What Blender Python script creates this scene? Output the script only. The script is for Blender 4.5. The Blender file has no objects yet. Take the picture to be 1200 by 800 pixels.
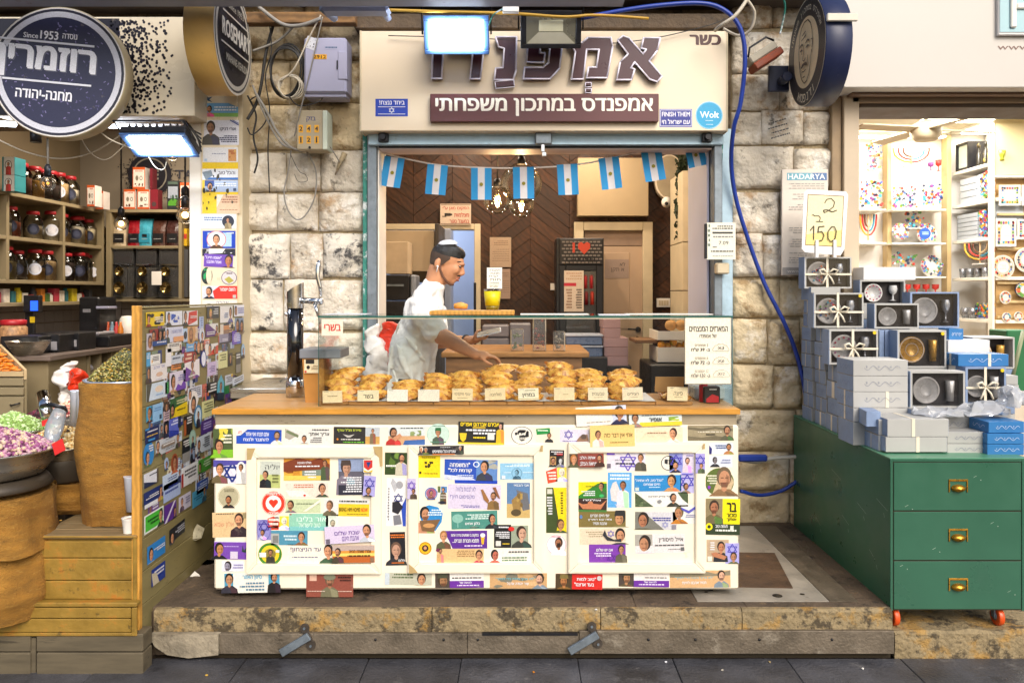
import bpy,math,random
from math import sin,cos,pi,radians,sqrt
from mathutils import Vector,Matrix,noise,geometry
S=bpy.context.scene
C=S.collection
rnd=random.Random(7)
FX,CX,CY,EYE=948.0,610.0,343.0,1.5
cam_data=bpy.data.cameras.new('camera')
cam=bpy.data.objects.new('camera',cam_data)
C.objects.link(cam)
cam.location=(0,0,EYE)
cam.rotation_euler=(radians(90),0,0)
cam_data.sensor_width=36
cam_data.lens=FX/1200*36
cam_data.shift_x=-10/1200
cam_data.shift_y=-57/1200
cam_data.clip_start=0.05
cam_data.clip_end=500
S.camera=cam
SUN_EL,SUN_AZ=38,22
world=bpy.data.worlds.new('World')
S.world=world
world.use_nodes=True
wn=world.node_tree
sky=wn.nodes.new('ShaderNodeTexSky')
sky.sky_type='NISHITA'
sky.sun_disc=False
sky.sun_elevation=radians(SUN_EL)
sky.sun_rotation=radians(180-SUN_AZ)
sky.air_density=1.0
sky.dust_density=3.0
sky.ozone_density=1.0
wn.links.new(sky.outputs[0],wn.nodes['Background'].inputs[0])
wn.nodes['Background'].inputs[1].default_value=0.13
sl=bpy.data.lights.new('sun','SUN')
sl.energy=2.3
sl.angle=radians(38)
sl.color=(1.0,0.94,0.85)
sun=bpy.data.objects.new('sun',sl)
C.objects.link(sun)
sd=Vector((sin(radians(SUN_AZ))*cos(radians(SUN_EL)),-cos(radians(SUN_AZ))*cos(radians(SUN_EL)),sin(radians(SUN_EL))))
sun.rotation_euler=sd.to_track_quat('Z','Y').to_euler()
S.view_settings.view_transform='Standard'
S.view_settings.look='None'
S.view_settings.gamma=1
S.view_settings.exposure=0.38
S.cycles.max_bounces=6
S.cycles.diffuse_bounces=3
S.cycles.glossy_bounces=3
S.cycles.transmission_bounces=4
S.cycles.transparent_max_bounces=14
S.cycles.caustics_reflective=False
S.cycles.caustics_refractive=False
S.cycles.sample_clamp_indirect=4
try:
 S.cycles.use_denoising=True
except Exception:
 pass
def X(px,Y):return(px-CX)*Y/FX
def Z(py,Y):return EYE-(py-CY)*Y/FX
def P(px,py,Y):return Vector((X(px,Y),Y,Z(py,Y)))
def lin(c):
 if isinstance(c,str):
  c=c.lstrip('#')
  if len(c)==3:c=''.join(k*2 for k in c)
  c=tuple(int(c[i:i+2],16)/255 for i in(0,2,4))
 return tuple((v/12.92 if v<=.04045 else((v+.055)/1.055)**2.4)for v in c[:3])
MATS={}
def M(name,col='#888',rough=.6,metal=0,var=.12,vs=6,bump=0,bs=40,dirt=None,emit=0,ecol=None,spec=.5,stretch=(1,1,1),coat=0,alpha=1,trans=0,vc=False,wave=None,random_obj=0):
 if name in MATS:return MATS[name]
 m=bpy.data.materials.new(name);MATS[name]=m
 m.use_nodes=True
 nt=m.node_tree;N=nt.nodes;Lk=nt.links.new
 b=N['Principled BSDF']
 b.inputs['Roughness'].default_value=rough
 b.inputs['Metallic'].default_value=metal
 b.inputs['Specular IOR Level'].default_value=spec
 if coat:b.inputs['Coat Weight'].default_value=coat
 c=lin(col)
 base=N.new('ShaderNodeRGB');base.outputs[0].default_value=(*c,1)
 out=base.outputs[0]
 if vc:
  a=N.new('ShaderNodeVertexColor');a.layer_name='Col';out=a.outputs[0]
 geo=N.new('ShaderNodeNewGeometry')
 mp=N.new('ShaderNodeMapping');mp.inputs['Scale'].default_value=stretch
 Lk(geo.outputs['Position'],mp.inputs[0])
 if random_obj:
  oi=N.new('ShaderNodeObjectInfo')
  h=N.new('ShaderNodeHueSaturation')
  mr=N.new('ShaderNodeMapRange');mr.inputs[3].default_value=1-random_obj;mr.inputs[4].default_value=1+random_obj
  Lk(oi.outputs['Random'],mr.inputs[0]);Lk(mr.outputs[0],h.inputs['Value']);Lk(out,h.inputs['Color']);out=h.outputs[0]
 if var:
  n=N.new('ShaderNodeTexNoise');n.inputs['Scale'].default_value=vs;n.inputs['Detail'].default_value=5;n.inputs['Roughness'].default_value=.6
  Lk(mp.outputs[0],n.inputs['Vector'])
  r=N.new('ShaderNodeMapRange');r.inputs[1].default_value=.3;r.inputs[2].default_value=.7
  r.inputs[3].default_value=1-var;r.inputs[4].default_value=1+var
  Lk(n.outputs[0],r.inputs[0])
  mx=N.new('ShaderNodeMix');mx.data_type='RGBA';mx.blend_type='MULTIPLY';mx.inputs[0].default_value=1
  Lk(out,mx.inputs[6]);Lk(r.outputs[0],mx.inputs[7]);out=mx.outputs[2]
  rr=N.new('ShaderNodeMapRange');rr.inputs[1].default_value=.3;rr.inputs[2].default_value=.7
  rr.inputs[3].default_value=max(.02,rough-.1);rr.inputs[4].default_value=min(1,rough+.1)
  Lk(n.outputs[0],rr.inputs[0]);Lk(rr.outputs[0],b.inputs['Roughness'])
 if dirt:
  for(dc,amt,sc,thr)in(dirt if isinstance(dirt,list)else[dirt]):
   n2=N.new('ShaderNodeTexNoise');n2.inputs['Scale'].default_value=sc;n2.inputs['Detail'].default_value=8;n2.inputs['Roughness'].default_value=.7
   Lk(mp.outputs[0],n2.inputs['Vector'])
   r2=N.new('ShaderNodeMapRange');r2.inputs[1].default_value=thr;r2.inputs[2].default_value=thr+.08;r2.inputs[4].default_value=amt
   Lk(n2.outputs[0],r2.inputs[0])
   m2=N.new('ShaderNodeMix');m2.data_type='RGBA'
   Lk(r2.outputs[0],m2.inputs[0]);Lk(out,m2.inputs[6]);m2.inputs[7].default_value=(*lin(dc),1);out=m2.outputs[2]
 Lk(out,b.inputs['Base Color'])
 if wave:
  w=N.new('ShaderNodeTexWave');w.inputs['Scale'].default_value=wave[0];w.inputs['Distortion'].default_value=wave[1];w.inputs['Detail'].default_value=3
  w.bands_direction=wave[3]
  Lk(geo.outputs['Position'],w.inputs['Vector'])
  m3=N.new('ShaderNodeMix');m3.data_type='RGBA';m3.blend_type='MULTIPLY';m3.inputs[0].default_value=1
  r3=N.new('ShaderNodeMapRange');r3.inputs[3].default_value=1-wave[2];r3.inputs[4].default_value=1+wave[2]*.5
  Lk(w.outputs[1],r3.inputs[0]);Lk(out,m3.inputs[6]);Lk(r3.outputs[0],m3.inputs[7]);Lk(m3.outputs[2],b.inputs['Base Color'])
 if bump:
  nb=N.new('ShaderNodeTexNoise');nb.inputs['Scale'].default_value=bs;nb.inputs['Detail'].default_value=6
  Lk(mp.outputs[0],nb.inputs['Vector'])
  bp=N.new('ShaderNodeBump');bp.inputs['Strength'].default_value=min(1,bump);bp.inputs['Distance'].default_value=.01*max(1,bump)
  Lk(nb.outputs[0],bp.inputs['Height']);Lk(bp.outputs[0],b.inputs['Normal'])
 if emit:
  b.inputs['Emission Color'].default_value=(*lin(ecol or col),1)
  b.inputs['Emission Strength'].default_value=emit
 if alpha<1:b.inputs['Alpha'].default_value=alpha
 if trans:b.inputs['Transmission Weight'].default_value=trans
 return m
def glass(name,tint='#ffffff',refl=1.0,rough=.02,dens=0.0):
 if name in MATS:return MATS[name]
 m=bpy.data.materials.new(name);MATS[name]=m
 m.use_nodes=True
 nt=m.node_tree;N=nt.nodes;Lk=nt.links.new
 N.remove(N['Principled BSDF'])
 o=N['Material Output']
 t=N.new('ShaderNodeBsdfTransparent');t.inputs[0].default_value=(*lin(tint),1)
 g=N.new('ShaderNodeBsdfGlossy');g.inputs['Roughness'].default_value=rough
 f=N.new('ShaderNodeFresnel');f.inputs[0].default_value=1.45
 mu=N.new('ShaderNodeMath');mu.operation='MULTIPLY';mu.inputs[1].default_value=refl
 mx=N.new('ShaderNodeMixShader')
 Lk(f.outputs[0],mu.inputs[0]);Lk(mu.outputs[0],mx.inputs[0]);Lk(t.outputs[0],mx.inputs[1]);Lk(g.outputs[0],mx.inputs[2])
 last=mx.outputs[0]
 if dens:
  d=N.new('ShaderNodeBsdfDiffuse');d.inputs[0].default_value=(*lin(tint),1)
  m2=N.new('ShaderNodeMixShader');m2.inputs[0].default_value=dens
  Lk(last,m2.inputs[1]);Lk(d.outputs[0],m2.inputs[2]);last=m2.outputs[0]
 Lk(last,o.inputs[0])
 return m
PRINT=M('printed_vinyl',rough=.4,var=.13,vs=150,vc=True,dirt=('#b9ad98',.25,14,.62))
PRINTM=M('printed_matt',rough=.8,var=.04,vs=30,vc=True)
WLOC={}
class MB:
 def __init__(s):
  s.v=[];s.f=[];s.c=[];s.sm=[];s.mi=[];s.cur=0
 def add(s,vs,fs,col=None,smooth=False,T=None):
  b=len(s.v)
  for p in vs:
   s.v.append(tuple(T@Vector(p))if T is not None else tuple(p))
  for f in fs:
   s.f.append(tuple(i+b for i in f));s.c.append(col);s.sm.append(smooth);s.mi.append(s.cur)
  return s
 def box(s,x0,x1,y0,y1,z0,z1,col=None,ch=0,T=None):
  x0,x1=min(x0,x1),max(x0,x1);y0,y1=min(y0,y1),max(y0,y1);z0,z1=min(z0,z1),max(z0,z1)
  if ch<=0:
   vs=[(x,y,z)for z in(z0,z1)for y in(y0,y1)for x in(x0,x1)]
   fs=[(0,2,3,1),(4,5,7,6),(0,1,5,4),(2,6,7,3),(0,4,6,2),(1,3,7,5)]
   return s.add(vs,fs,col,False,T)
  ch=min(ch,(x1-x0)*.45,(y1-y0)*.45,(z1-z0)*.45)
  X_=(x0,x1);Y_=(y0,y1);Z_=(z0,z1);vs=[];idx={}
  for i in(0,1):
   for j in(0,1):
    for k in(0,1):
     sx=1 if i==0 else-1;sy=1 if j==0 else-1;sz=1 if k==0 else-1
     idx[i,j,k,0]=len(vs);vs.append((X_[i],Y_[j]+sy*ch,Z_[k]+sz*ch))
     idx[i,j,k,1]=len(vs);vs.append((X_[i]+sx*ch,Y_[j],Z_[k]+sz*ch))
     idx[i,j,k,2]=len(vs);vs.append((X_[i]+sx*ch,Y_[j]+sy*ch,Z_[k]))
  fs=[]
  def q(*a):
   fs.append(a)
  for a in(0,1):
   o=(lambda t:t if a==1 else t[::-1])
   q(*o((idx[a,0,0,0],idx[a,1,0,0],idx[a,1,1,0],idx[a,0,1,0])))
   q(*o((idx[0,a,0,1],idx[0,a,1,1],idx[1,a,1,1],idx[1,a,0,1])))
   q(*o((idx[0,0,a,2],idx[1,0,a,2],idx[1,1,a,2],idx[0,1,a,2])))
  for a in(0,1):
   for b in(0,1):
    p=(a==b)
    t=(idx[a,b,0,0],idx[a,b,0,1],idx[a,b,1,1],idx[a,b,1,0]);q(*(t if not p else t[::-1]))
    t=(idx[a,0,b,0],idx[a,0,b,2],idx[a,1,b,2],idx[a,1,b,0]);q(*(t if p else t[::-1]))
    t=(idx[0,a,b,1],idx[0,a,b,2],idx[1,a,b,2],idx[1,a,b,1]);q(*(t if not p else t[::-1]))
  for i in(0,1):
   for j in(0,1):
    for k in(0,1):
     t=(idx[i,j,k,0],idx[i,j,k,1],idx[i,j,k,2]);q(*(t if(i+j+k)%2==1 else t[::-1]))
  return s.add(vs,fs,col,False,T)
 def pbox(s,px0,py0,px1,py1,Y0,Y1,col=None,ch=0,T=None):
  return s.box(X(px0,Y0),X(px1,Y0),Y0,Y1,Z(py1,Y0),Z(py0,Y0),col,ch,T)
 def lathe(s,prof,n=20,c=(0,0,0),col=None,cap=True,T=None,axis='Z',smooth=True):
  vs=[];fs=[]
  for(r,h)in prof:
   for i in range(n):
    a=2*pi*i/n
    p=(r*cos(a),r*sin(a),h)
    if axis=='Y':p=(p[0],h,p[1])
    elif axis=='X':p=(h,p[0],p[1])
    vs.append((p[0]+c[0],p[1]+c[1],p[2]+c[2]))
  flip=axis=='Y'
  for j in range(len(prof)-1):
   for i in range(n):
    a=j*n+i;b=j*n+(i+1)%n
    t=(a,b,b+n,a+n)
    fs.append(t[::-1]if flip else t)
  k=len(prof)
  if cap:
   if prof[0][0]>1e-6:fs.append(tuple(range(n))[::-1]if not flip else tuple(range(n)))
   if prof[-1][0]>1e-6:fs.append(tuple((k-1)*n+i for i in range(n))if not flip else tuple((k-1)*n+i for i in range(n))[::-1])
  s.add(vs,fs,col,smooth,T)
  if cap:
   for q in range(1,3):
    if len(s.f[-q])==n:s.sm[-q]=False
  return s
 def tube(s,pts,r,n=8,col=None,cap=True,r1=None,T=None,smooth=True,closed=False):
  pts=[Vector(p)for p in pts];k=len(pts)
  rs=r if isinstance(r,(list,tuple))else[r+((r1 if r1 is not None else r)-r)*i/max(1,k-1)for i in range(k)]
  vs=[];fs=[];up=None
  for i,p in enumerate(pts):
   if closed:d=pts[(i+1)%k]-pts[i-1]
   else:d=pts[min(i+1,k-1)]-pts[max(i-1,0)]
   if d.length<1e-9:d=Vector((0,0,1))
   d.normalize()
   if up is None:
    up=Vector((0,0,1))if abs(d.z)<.9 else Vector((1,0,0))
   a=d.cross(up)
   if a.length<1e-5:a=d.cross(Vector((1,.1,0)))
   a.normalize();b=a.cross(d).normalized();up=b
   for j in range(n):
    t=2*pi*j/n
    vs.append(tuple(p+a*(cos(t)*rs[i])+b*(sin(t)*rs[i])))
  for i in range(k if closed else k-1):
   for j in range(n):
    a0=i*n+j;b0=i*n+(j+1)%n;i1=((i+1)%k)*n
    fs.append((a0,i1+j,i1+(j+1)%n,b0))
  if cap and not closed:
   fs.append(tuple(range(n)));fs.append(tuple((k-1)*n+j for j in range(n))[::-1])
  return s.add(vs,fs,col,smooth,T)
 def ell(s,c,r,n=12,m=8,col=None,T=None,smooth=True):
  prof=[(sin(pi*j/m),-cos(pi*j/m))for j in range(m+1)]
  vs=[];fs=[]
  rx,ry,rz=r if isinstance(r,(tuple,list))else(r,r,r)
  for(q,h)in prof:
   for i in range(n):
    a=2*pi*i/n
    vs.append((c[0]+rx*q*cos(a),c[1]+ry*q*sin(a),c[2]+rz*h))
  for j in range(m):
   for i in range(n):
    a=j*n+i;b=j*n+(i+1)%n
    fs.append((a,b,b+n,a+n))
  return s.add(vs,fs,col,smooth,T)
 def prism(s,pts,y0,y1,col=None,T=None):
  n=len(pts)
  area=sum(pts[i][0]*pts[(i+1)%n][1]-pts[(i+1)%n][0]*pts[i][1]for i in range(n))
  if area<0:pts=pts[::-1]
  vs=[(p[0],y0,p[1])for p in pts]+[(p[0],y1,p[1])for p in pts]
  fs=[tuple(range(n)),tuple(range(n,2*n))[::-1]]
  for i in range(n):
   j=(i+1)%n
   fs.append((i,i+n,j+n,j))
  return s.add(vs,fs,col,False,T)
 def build(s,name,mats,parent=None,origin=None,local=False):
  """local: coordinates are already relative to the parent (or to the world for a top-level thing built at 0)"""
  if not s.v:return None
  me=bpy.data.meshes.new(name)
  xs=[p[0]for p in s.v];ys=[p[1]for p in s.v];zs=[p[2]for p in s.v]
  o=Vector(((min(xs)+max(xs))/2,(min(ys)+max(ys))/2,min(zs)))if origin is None else Vector(origin)
  me.from_pydata([(p[0]-o.x,p[1]-o.y,p[2]-o.z)for p in s.v],[],s.f)
  if not isinstance(mats,(list,tuple)):mats=[mats]
  for m in mats:me.materials.append(m)
  me.polygons.foreach_set('use_smooth',s.sm)
  if len(mats)>1:me.polygons.foreach_set('material_index',s.mi)
  if any(c is not None for c in s.c):
   at=me.color_attributes.new('Col','FLOAT_COLOR','CORNER')
   buf=[]
   for poly,c in zip(me.polygons,s.c):
    cc=(c or(.8,.8,.8))
    for _ in range(poly.loop_total):buf.extend((cc[0],cc[1],cc[2],1))
   at.data.foreach_set('color',buf)
  me.update()
  ob=bpy.data.objects.new(name,me);C.objects.link(ob)
  if parent is not None:
   ob.parent=parent
   pw=Vector((0,0,0))if local else WLOC.get(parent.name,Vector((0,0,0)))
   ob.location=o-pw
   WLOC[ob.name]=pw+ob.location
  else:
   ob.location=o;WLOC[ob.name]=o.copy()
  return ob
def tag(o,label=None,cat=None,group=None,kind=None):
 if label:o['label']=label
 if cat:o['category']=cat
 if group:o['group']=group
 if kind:o['kind']=kind
 return o
def empty(name,loc,label=None,cat=None,group=None,rz=0):
 o=bpy.data.objects.new(name,None);C.objects.link(o)
 o.location=loc;o.rotation_euler=(0,0,rz);o.empty_display_size=.05
 WLOC[o.name]=Vector(loc)
 return tag(o,label,cat,group)
KIDS={}
def copy_tree(o,parent=None):
 c=o.copy();C.objects.link(c)
 if parent is not None:
  c.parent=parent
 for ch in list(o.children):
  copy_tree(ch,c)
 return c
def dup(o,loc,label=None,group=None,rz=None,scale=None):
 c=copy_tree(o);c.location=loc
 if rz is not None:c.rotation_euler=(0,0,rz)
 if scale:c.scale=scale if isinstance(scale,(tuple,list))else(scale,)*3
 if label:c['label']=label
 if group:c['group']=group
 return c
def single(mb,name,mat,label,cat,group=None):
 o=mb.build(name,mat);return tag(o,label,cat,group)
def struct(mb,name,mat):
 o=mb.build(name,mat);o['kind']='structure';return o
def rz(a,c=(0,0,0)):
 return Matrix.Translation(c)@Matrix.Rotation(a,4,'Z')@Matrix.Translation([-v for v in c])
TXT={}
def rtl(s):
 out=[];run=''
 heb=any('\u0590'<=ch<='\u05ff' for ch in s)
 if not heb:return s
 for ch in s[::-1]:
  if ch.isascii()and(ch.isalnum()or ch in '.,:%' and run):run=ch+run
  else:
   if run:out.append(run);run=''
   out.append({'(':')',')':'('}.get(ch,ch))
 if run:out.append(run)
 return ''.join(out)
def raw_text(t,res=2):
 cu=bpy.data.curves.new('t','FONT');cu.body=t;cu.size=1;cu.resolution_u=res;cu.fill_mode='NONE'
 ob=bpy.data.objects.new('t',cu);C.objects.link(ob)
 dg=bpy.context.evaluated_depsgraph_get();dg.update()
 me=ob.evaluated_get(dg).to_mesh()
 r=([(v.co.x,v.co.y)for v in me.vertices],[tuple(e.vertices)for e in me.edges])
 ob.evaluated_get(dg).to_mesh_clear();bpy.data.objects.remove(ob);bpy.data.curves.remove(cu)
 return r
GLY={}
def glyph(ch):
 if ch in GLY:return GLY[ch]
 bar=max(v[0]for v in raw_text('||')[0]);adv=max(v[0]for v in raw_text('|'+ch+'|')[0])-bar
 vs,es=raw_text(ch)if ch!=' ' else([],[])
 fs=[]
 if vs:
  out=geometry.delaunay_2d_cdt([Vector(v)for v in vs],es,[],0,1e-5)
  V=[(v.x,v.y)for v in out[0]]
  for f in out[2]:
   x=sum(V[k][0]for k in f)/len(f);y=sum(V[k][1]for k in f)/len(f);n=0;w=0
   for a,b in es:
    (x0,y0),(x1,y1)=vs[a],vs[b]
    if(y0>y)!=(y1>y)and x<x0+(y-y0)/(y1-y0)*(x1-x0):n+=1;w+=1 if y1>y0 else-1
   if n%2 or w:fs.append(tuple(f))
  vs=V
 GLY[ch]=(vs,fs,adv)
 return GLY[ch]
def text_geo(s,bold=.02,ext=0):
 if s in TXT:return TXT[s]
 vs=[];fs=[];x=0
 for ch in rtl(s):
  g=glyph(ch);o=len(vs)
  vs+=[(v[0]+x,v[1],0)for v in g[0]];fs+=[tuple(k+o for k in f)for f in g[1]];x+=g[2]
 if not vs:vs=[(0,0,0),(1,0,0),(0,1,0)];fs=[(0,1,2)]
 TXT[s]=(vs,fs,(min(v[0]for v in vs),min(v[1]for v in vs),max(v[0]for v in vs),max(v[1]for v in vs)))
 return TXT[s]
class PR:
 """flat print: canvas w x h metres, unit coordinates 0..1 (v down), front faces local -Y"""
 def __init__(s,w,h,T=None,base=None,th=.0012,round_=0,shape=None):
  s.w=w;s.h=h;s.T=T;s.mb=MB();s.k=0;s.t0=th
  if base is not None:
   c=lin(base)
   if shape is None:pts=[(0,0),(w,0),(w,-h),(0,-h)]
   elif shape=='disc':pts=[(w/2+w/2*cos(2*pi*i/28),-h/2+h/2*sin(2*pi*i/28))for i in range(28)]
   else:pts=[(p[0]*w,-p[1]*h)for p in shape]
   s.mb.prism(pts,-th,0,c,T)
 def lay(s):
  s.k+=1;return-(s.t0+s.k*.00025)
 def poly(s,pts,col):
  y=s.lay();n=len(pts)
  vs=[(p[0]*s.w,y,-p[1]*s.h)for p in pts]
  ar=sum(vs[i][0]*vs[(i+1)%n][2]-vs[(i+1)%n][0]*vs[i][2]for i in range(n))
  f=tuple(range(n))
  s.mb.add(vs,[f if ar>0 else f[::-1]],lin(col)if isinstance(col,str)else col,False,s.T);return s
 def R(s,a,b,c,d,col):return s.poly([(a,b),(c,b),(c,d),(a,d)],col)
 def E(s,cx,cy,rx,ry,col,n=18):return s.poly([(cx+rx*cos(2*pi*i/n),cy+ry*sin(2*pi*i/n))for i in range(n)],col)
 def ring(s,cx,cy,rx,ry,t,col,n=28):
  y=s.lay();vs=[];fs=[]
  for i in range(n):
   a=2*pi*i/n
   for q in(1,1-t):
    vs.append(((cx+rx*q*cos(a))*s.w,y,-(cy+ry*q*sin(a))*s.h))
  for i in range(n):
   j=(i+1)%n;fs.append((2*i,2*i+1,2*j+1,2*j))
  s.mb.add(vs,fs,lin(col),False,s.T);return s
 def line(s,x0,y0,x1,y1,t,col):
  dx=(x1-x0)*s.w;dy=(y1-y0)*s.h;L=sqrt(dx*dx+dy*dy)or 1;nx=-dy/L*t/2;ny=dx/L*t/2
  y=s.lay()
  vs=[(x0*s.w+nx,y,-(y0*s.h+ny)),(x1*s.w+nx,y,-(y1*s.h+ny)),(x1*s.w-nx,y,-(y1*s.h-ny)),(x0*s.w-nx,y,-(y0*s.h-ny))]
  s.mb.add(vs,[(0,1,2,3)],lin(col),False,s.T);return s
 def T_(s,txt,x0,y0,x1,y1,col,bold=.02,keep=False,depth=0,skew=0):
  ex=max(0,bold)
  vs,fs,a=text_geo(txt,0)
  a=(a[0]-ex,a[1]-ex*.4,a[2]+ex,a[3]+ex*.4)
  W=(x1-x0)*s.w;H=(y1-y0)*s.h
  sx=W/max(1e-6,a[2]-a[0]);sy=H/max(1e-6,a[3]-a[1])
  ox=x0*s.w;oy=-y1*s.h
  if keep:
   q=min(sx,sy);ox+=(W-q*(a[2]-a[0]))/2;oy+=(H-q*(a[3]-a[1]))/2;sx=sy=q
  y=s.lay()
  for q_,(dx,dz)in enumerate(((0,0),)if ex==0 else((-ex,ex*.4),(ex,-ex*.4),(-ex*.4,-ex*.4),(ex*.4,ex*.4))):
   s.mb.add([(ox+(v[0]+dx-a[0])*sx+skew*(v[1]-a[1])*sy,y-q_*.00006,oy+(v[1]+dz-a[1])*sy)for v in vs],fs,lin(col),False,s.T)
  return s
 def L(s,x0,y0,x1,y1,col,n=3,r=None,fill=.55):
  r=r or rnd;y=s.lay();hh=(y1-y0)/n;c=lin(col)
  for i in range(n):
   u1=x1;lim=x0+(x1-x0)*r.choice((0,0,.1,.25))
   while u1>lim+.01:
    wl=(x1-x0)*r.uniform(.06,.16);u0=max(lim,u1-wl)
    a=y0+i*hh;b=a+hh*fill
    s.mb.add([(u0*s.w,y,-b*s.h),(u1*s.w,y,-b*s.h),(u1*s.w,y,-a*s.h),(u0*s.w,y,-a*s.h)],[(0,1,2,3)],c,False,s.T)
    u1=u0-(x1-x0)*.025
  return s
 def S(s,cx,cy,r,col,t=.16):
  ry=r;rx=r*s.h/s.w
  for o in(pi/2,-pi/2):
   pts=[(cx+rx*cos(o+2*pi*i/3),cy+ry*sin(o+2*pi*i/3))for i in range(3)]
   for i in range(3):
    a=pts[i];b=pts[(i+1)%3]
    s.line(a[0],a[1],b[0],b[1],r*s.h*t,col)
  return s
 def P(s,cx,top,w,shirt='#333',hair='#222',skin='#c98f6a',hat=None,bot=1.0,beard=False):
  hw=w;k=s.w/s.h
  rp=random.Random(int(cx*977+top*131+s.w*1e4));w*=rp.uniform(.9,1.3);hw=w;tl=rp.uniform(-.25,.25)*w
  sk=lin(skin);j=rp.uniform(.72,1.12);skin=tuple(v*j for v in sk);shade=tuple(v*.62 for v in skin);sh_=lin(shirt)if isinstance(shirt,str)else shirt;sh2=tuple(v*rp.choice((.6,1.5))+.01 for v in sh_)
  hy=hw*k*1.35
  cy=top+hy
  s.poly([(cx-w*2.1,bot),(cx-w*1.9,min(bot,cy+hy*1.75)),(cx-w*.8,cy+hy*1.15),(cx+w*.8,cy+hy*1.15),(cx+w*1.9,min(bot,cy+hy*1.75)),(cx+w*2.1,bot)],shirt)
  if cy+hy*1.6<bot:s.poly([(cx+tl,cy+hy*1.3),(cx+w*1.7,min(bot,cy+hy*1.8)),(cx+w*1.9,bot),(cx+w*.5,bot)],sh2)
  if cy+hy*1.4<bot:s.poly([(cx-w*.4,cy),(cx+w*.4,cy),(cx+w*.35,cy+hy*1.25),(cx,cy+hy*1.45),(cx-w*.35,cy+hy*1.25)],skin)
  s.E(cx,cy-hy*.12,w*1.03,hy*1.02,hair)
  s.E(cx+tl,cy+hy*.12,w*.78,hy*.86,skin)
  s.poly([(cx+tl+w*.2,cy-hy*.4),(cx+tl+w*.72,cy-hy*.1),(cx+tl+w*.6,cy+hy*.6),(cx+tl+w*.1,cy+hy*.95),(cx+tl+w*.3,cy+hy*.3)],shade)
  if rp.random()<.45:s.poly([(cx+tl-w*.6,cy+hy*.45),(cx+tl+w*.6,cy+hy*.45),(cx+tl+w*.4,cy+hy*.95),(cx+tl-w*.4,cy+hy*.95)],tuple(v*.35 for v in skin))
  if beard:s.E(cx,cy+hy*.62,w*.62,hy*.42,hair)
  if hat:s.poly([(cx-w*1.1,cy-hy*.35),(cx-w*.9,cy-hy*1.15),(cx+w*.9,cy-hy*1.15),(cx+w*1.1,cy-hy*.35)],hat)
  dk=tuple(v*.3 for v in skin);cx+=tl
  s.R(cx-w*.5,cy-hy*.06,cx-w*.12,cy+hy*.06,dk);s.R(cx+w*.12,cy-hy*.06,cx+w*.5,cy+hy*.06,dk)
  s.R(cx-w*.28,cy+hy*.52,cx+w*.22,cy+hy*.6,'#7a3b30')
  return s
 def B(s,cols,n=8,x0=0,y0=0,x1=1,y1=1,r=.16):
  for i in range(n):
   c=rnd.choice(cols);cx=rnd.uniform(x0,x1);cy=rnd.uniform(y0,y1);q=rnd.uniform(.4,1)*r
   pts=[]
   for k in range(7):
    a=2*pi*k/7;e=q*rnd.uniform(.6,1.2)
    pts.append((min(x1,max(x0,cx+e*cos(a))),min(y1,max(y0,cy+e*sin(a)*1.3))))
   s.poly(pts,c)
  return s
 def run(s,ops):
  for o in ops:getattr(s,{'T':'T_'}.get(o[0],o[0]))(*o[1:])
  return s
 def build(s,name,parent=None,mat=None,**k):
  return s.mb.build(name,mat or PRINT,parent,**k)
def label3(o,t):o['label']=t;return o
# materials
m_stone=M('limestone','#cbb997',.85,var=.3,vs=3.2,bump=2.4,bs=22,dirt=[('#8a6a3c',.7,3.6,.53),('#ece5d8',.65,4.2,.55),('#3c332a',.75,8.5,.61)],random_obj=.1)
m_stone_w=M('whitewashed_limestone','#d3c9b8',.85,var=.24,vs=4,bump=2.4,bs=24,dirt=[('#a07a48',.75,2.6,.53),('#f2eee6',.7,4.5,.54),('#4d463c',.8,9.5,.59)],random_obj=.07)
m_soot=M('sooty_limestone','#cfc8bb',.85,var=.2,vs=6,bump=1.6,bs=24,dirt=[('#26262b',.92,7.5,.51),('#b08a50',.45,3,.6)],random_obj=.05)
m_mortar=M('mortar','#a8987a',.95,var=.25,vs=12,bump=1.5,bs=50,dirt=('#5f503c',.6,9,.58))
m_slab=M('paving_stone','#454549',.42,var=.4,vs=5,bump=.5,bs=60,dirt=[('#7d7a78',.5,7,.6),('#1f1e20',.6,3,.58)],random_obj=.14)
m_grime=M('grimy_concrete','#57493a',.8,var=.4,vs=5,bump=1,bs=40,dirt=[('#1d1815',.8,6,.56),('#8a7250',.5,9,.6)])
m_ochre=M('worn_ochre_stone','#93815f',.8,var=.4,vs=9,bump=1.2,bs=50,dirt=[('#2b231b',.85,9,.5),('#a9813c',.7,6,.53),('#2a221a',.8,22,.6)])
m_steelplate=M('scuffed_steel','#6f6455',.5,metal=.35,var=.3,vs=9,bump=.4,bs=70,dirt=[('#332b22',.8,12,.6),('#a59a88',.6,6,.58)])
m_lightplate=M('light_steel_plate','#a9a194',.45,metal=.3,var=.2,vs=6,bump=.3,bs=50,dirt=[('#4f463b',.7,8,.62)])
m_rust=M('rusty_plate','#4f3a27',.7,var=.4,vs=10,bump=.6,bs=60,dirt=('#8b5a28',.7,6,.63))
m_paintblue=M('pale_blue_metal','#a9c3d3',.45,metal=.2,var=.14,vs=9,bump=.2,bs=40,dirt=[('#5d6d78',.6,12,.63)])
m_teal=M('peeling_teal_paint','#2f7d70',.6,var=.3,vs=14,bump=.5,bs=60,dirt=[('#d8dde0',.9,9,.52)])
m_galv=M('galvanised_metal','#7e8890',.45,metal=.6,var=.2,vs=20,dirt=('#4c4f52',.6,15,.6))
m_beam=M('grey_blue_beam','#8f98ae',.5,metal=.1,var=.14,vs=7,dirt=('#5a4f45',.7,9,.63))
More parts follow.
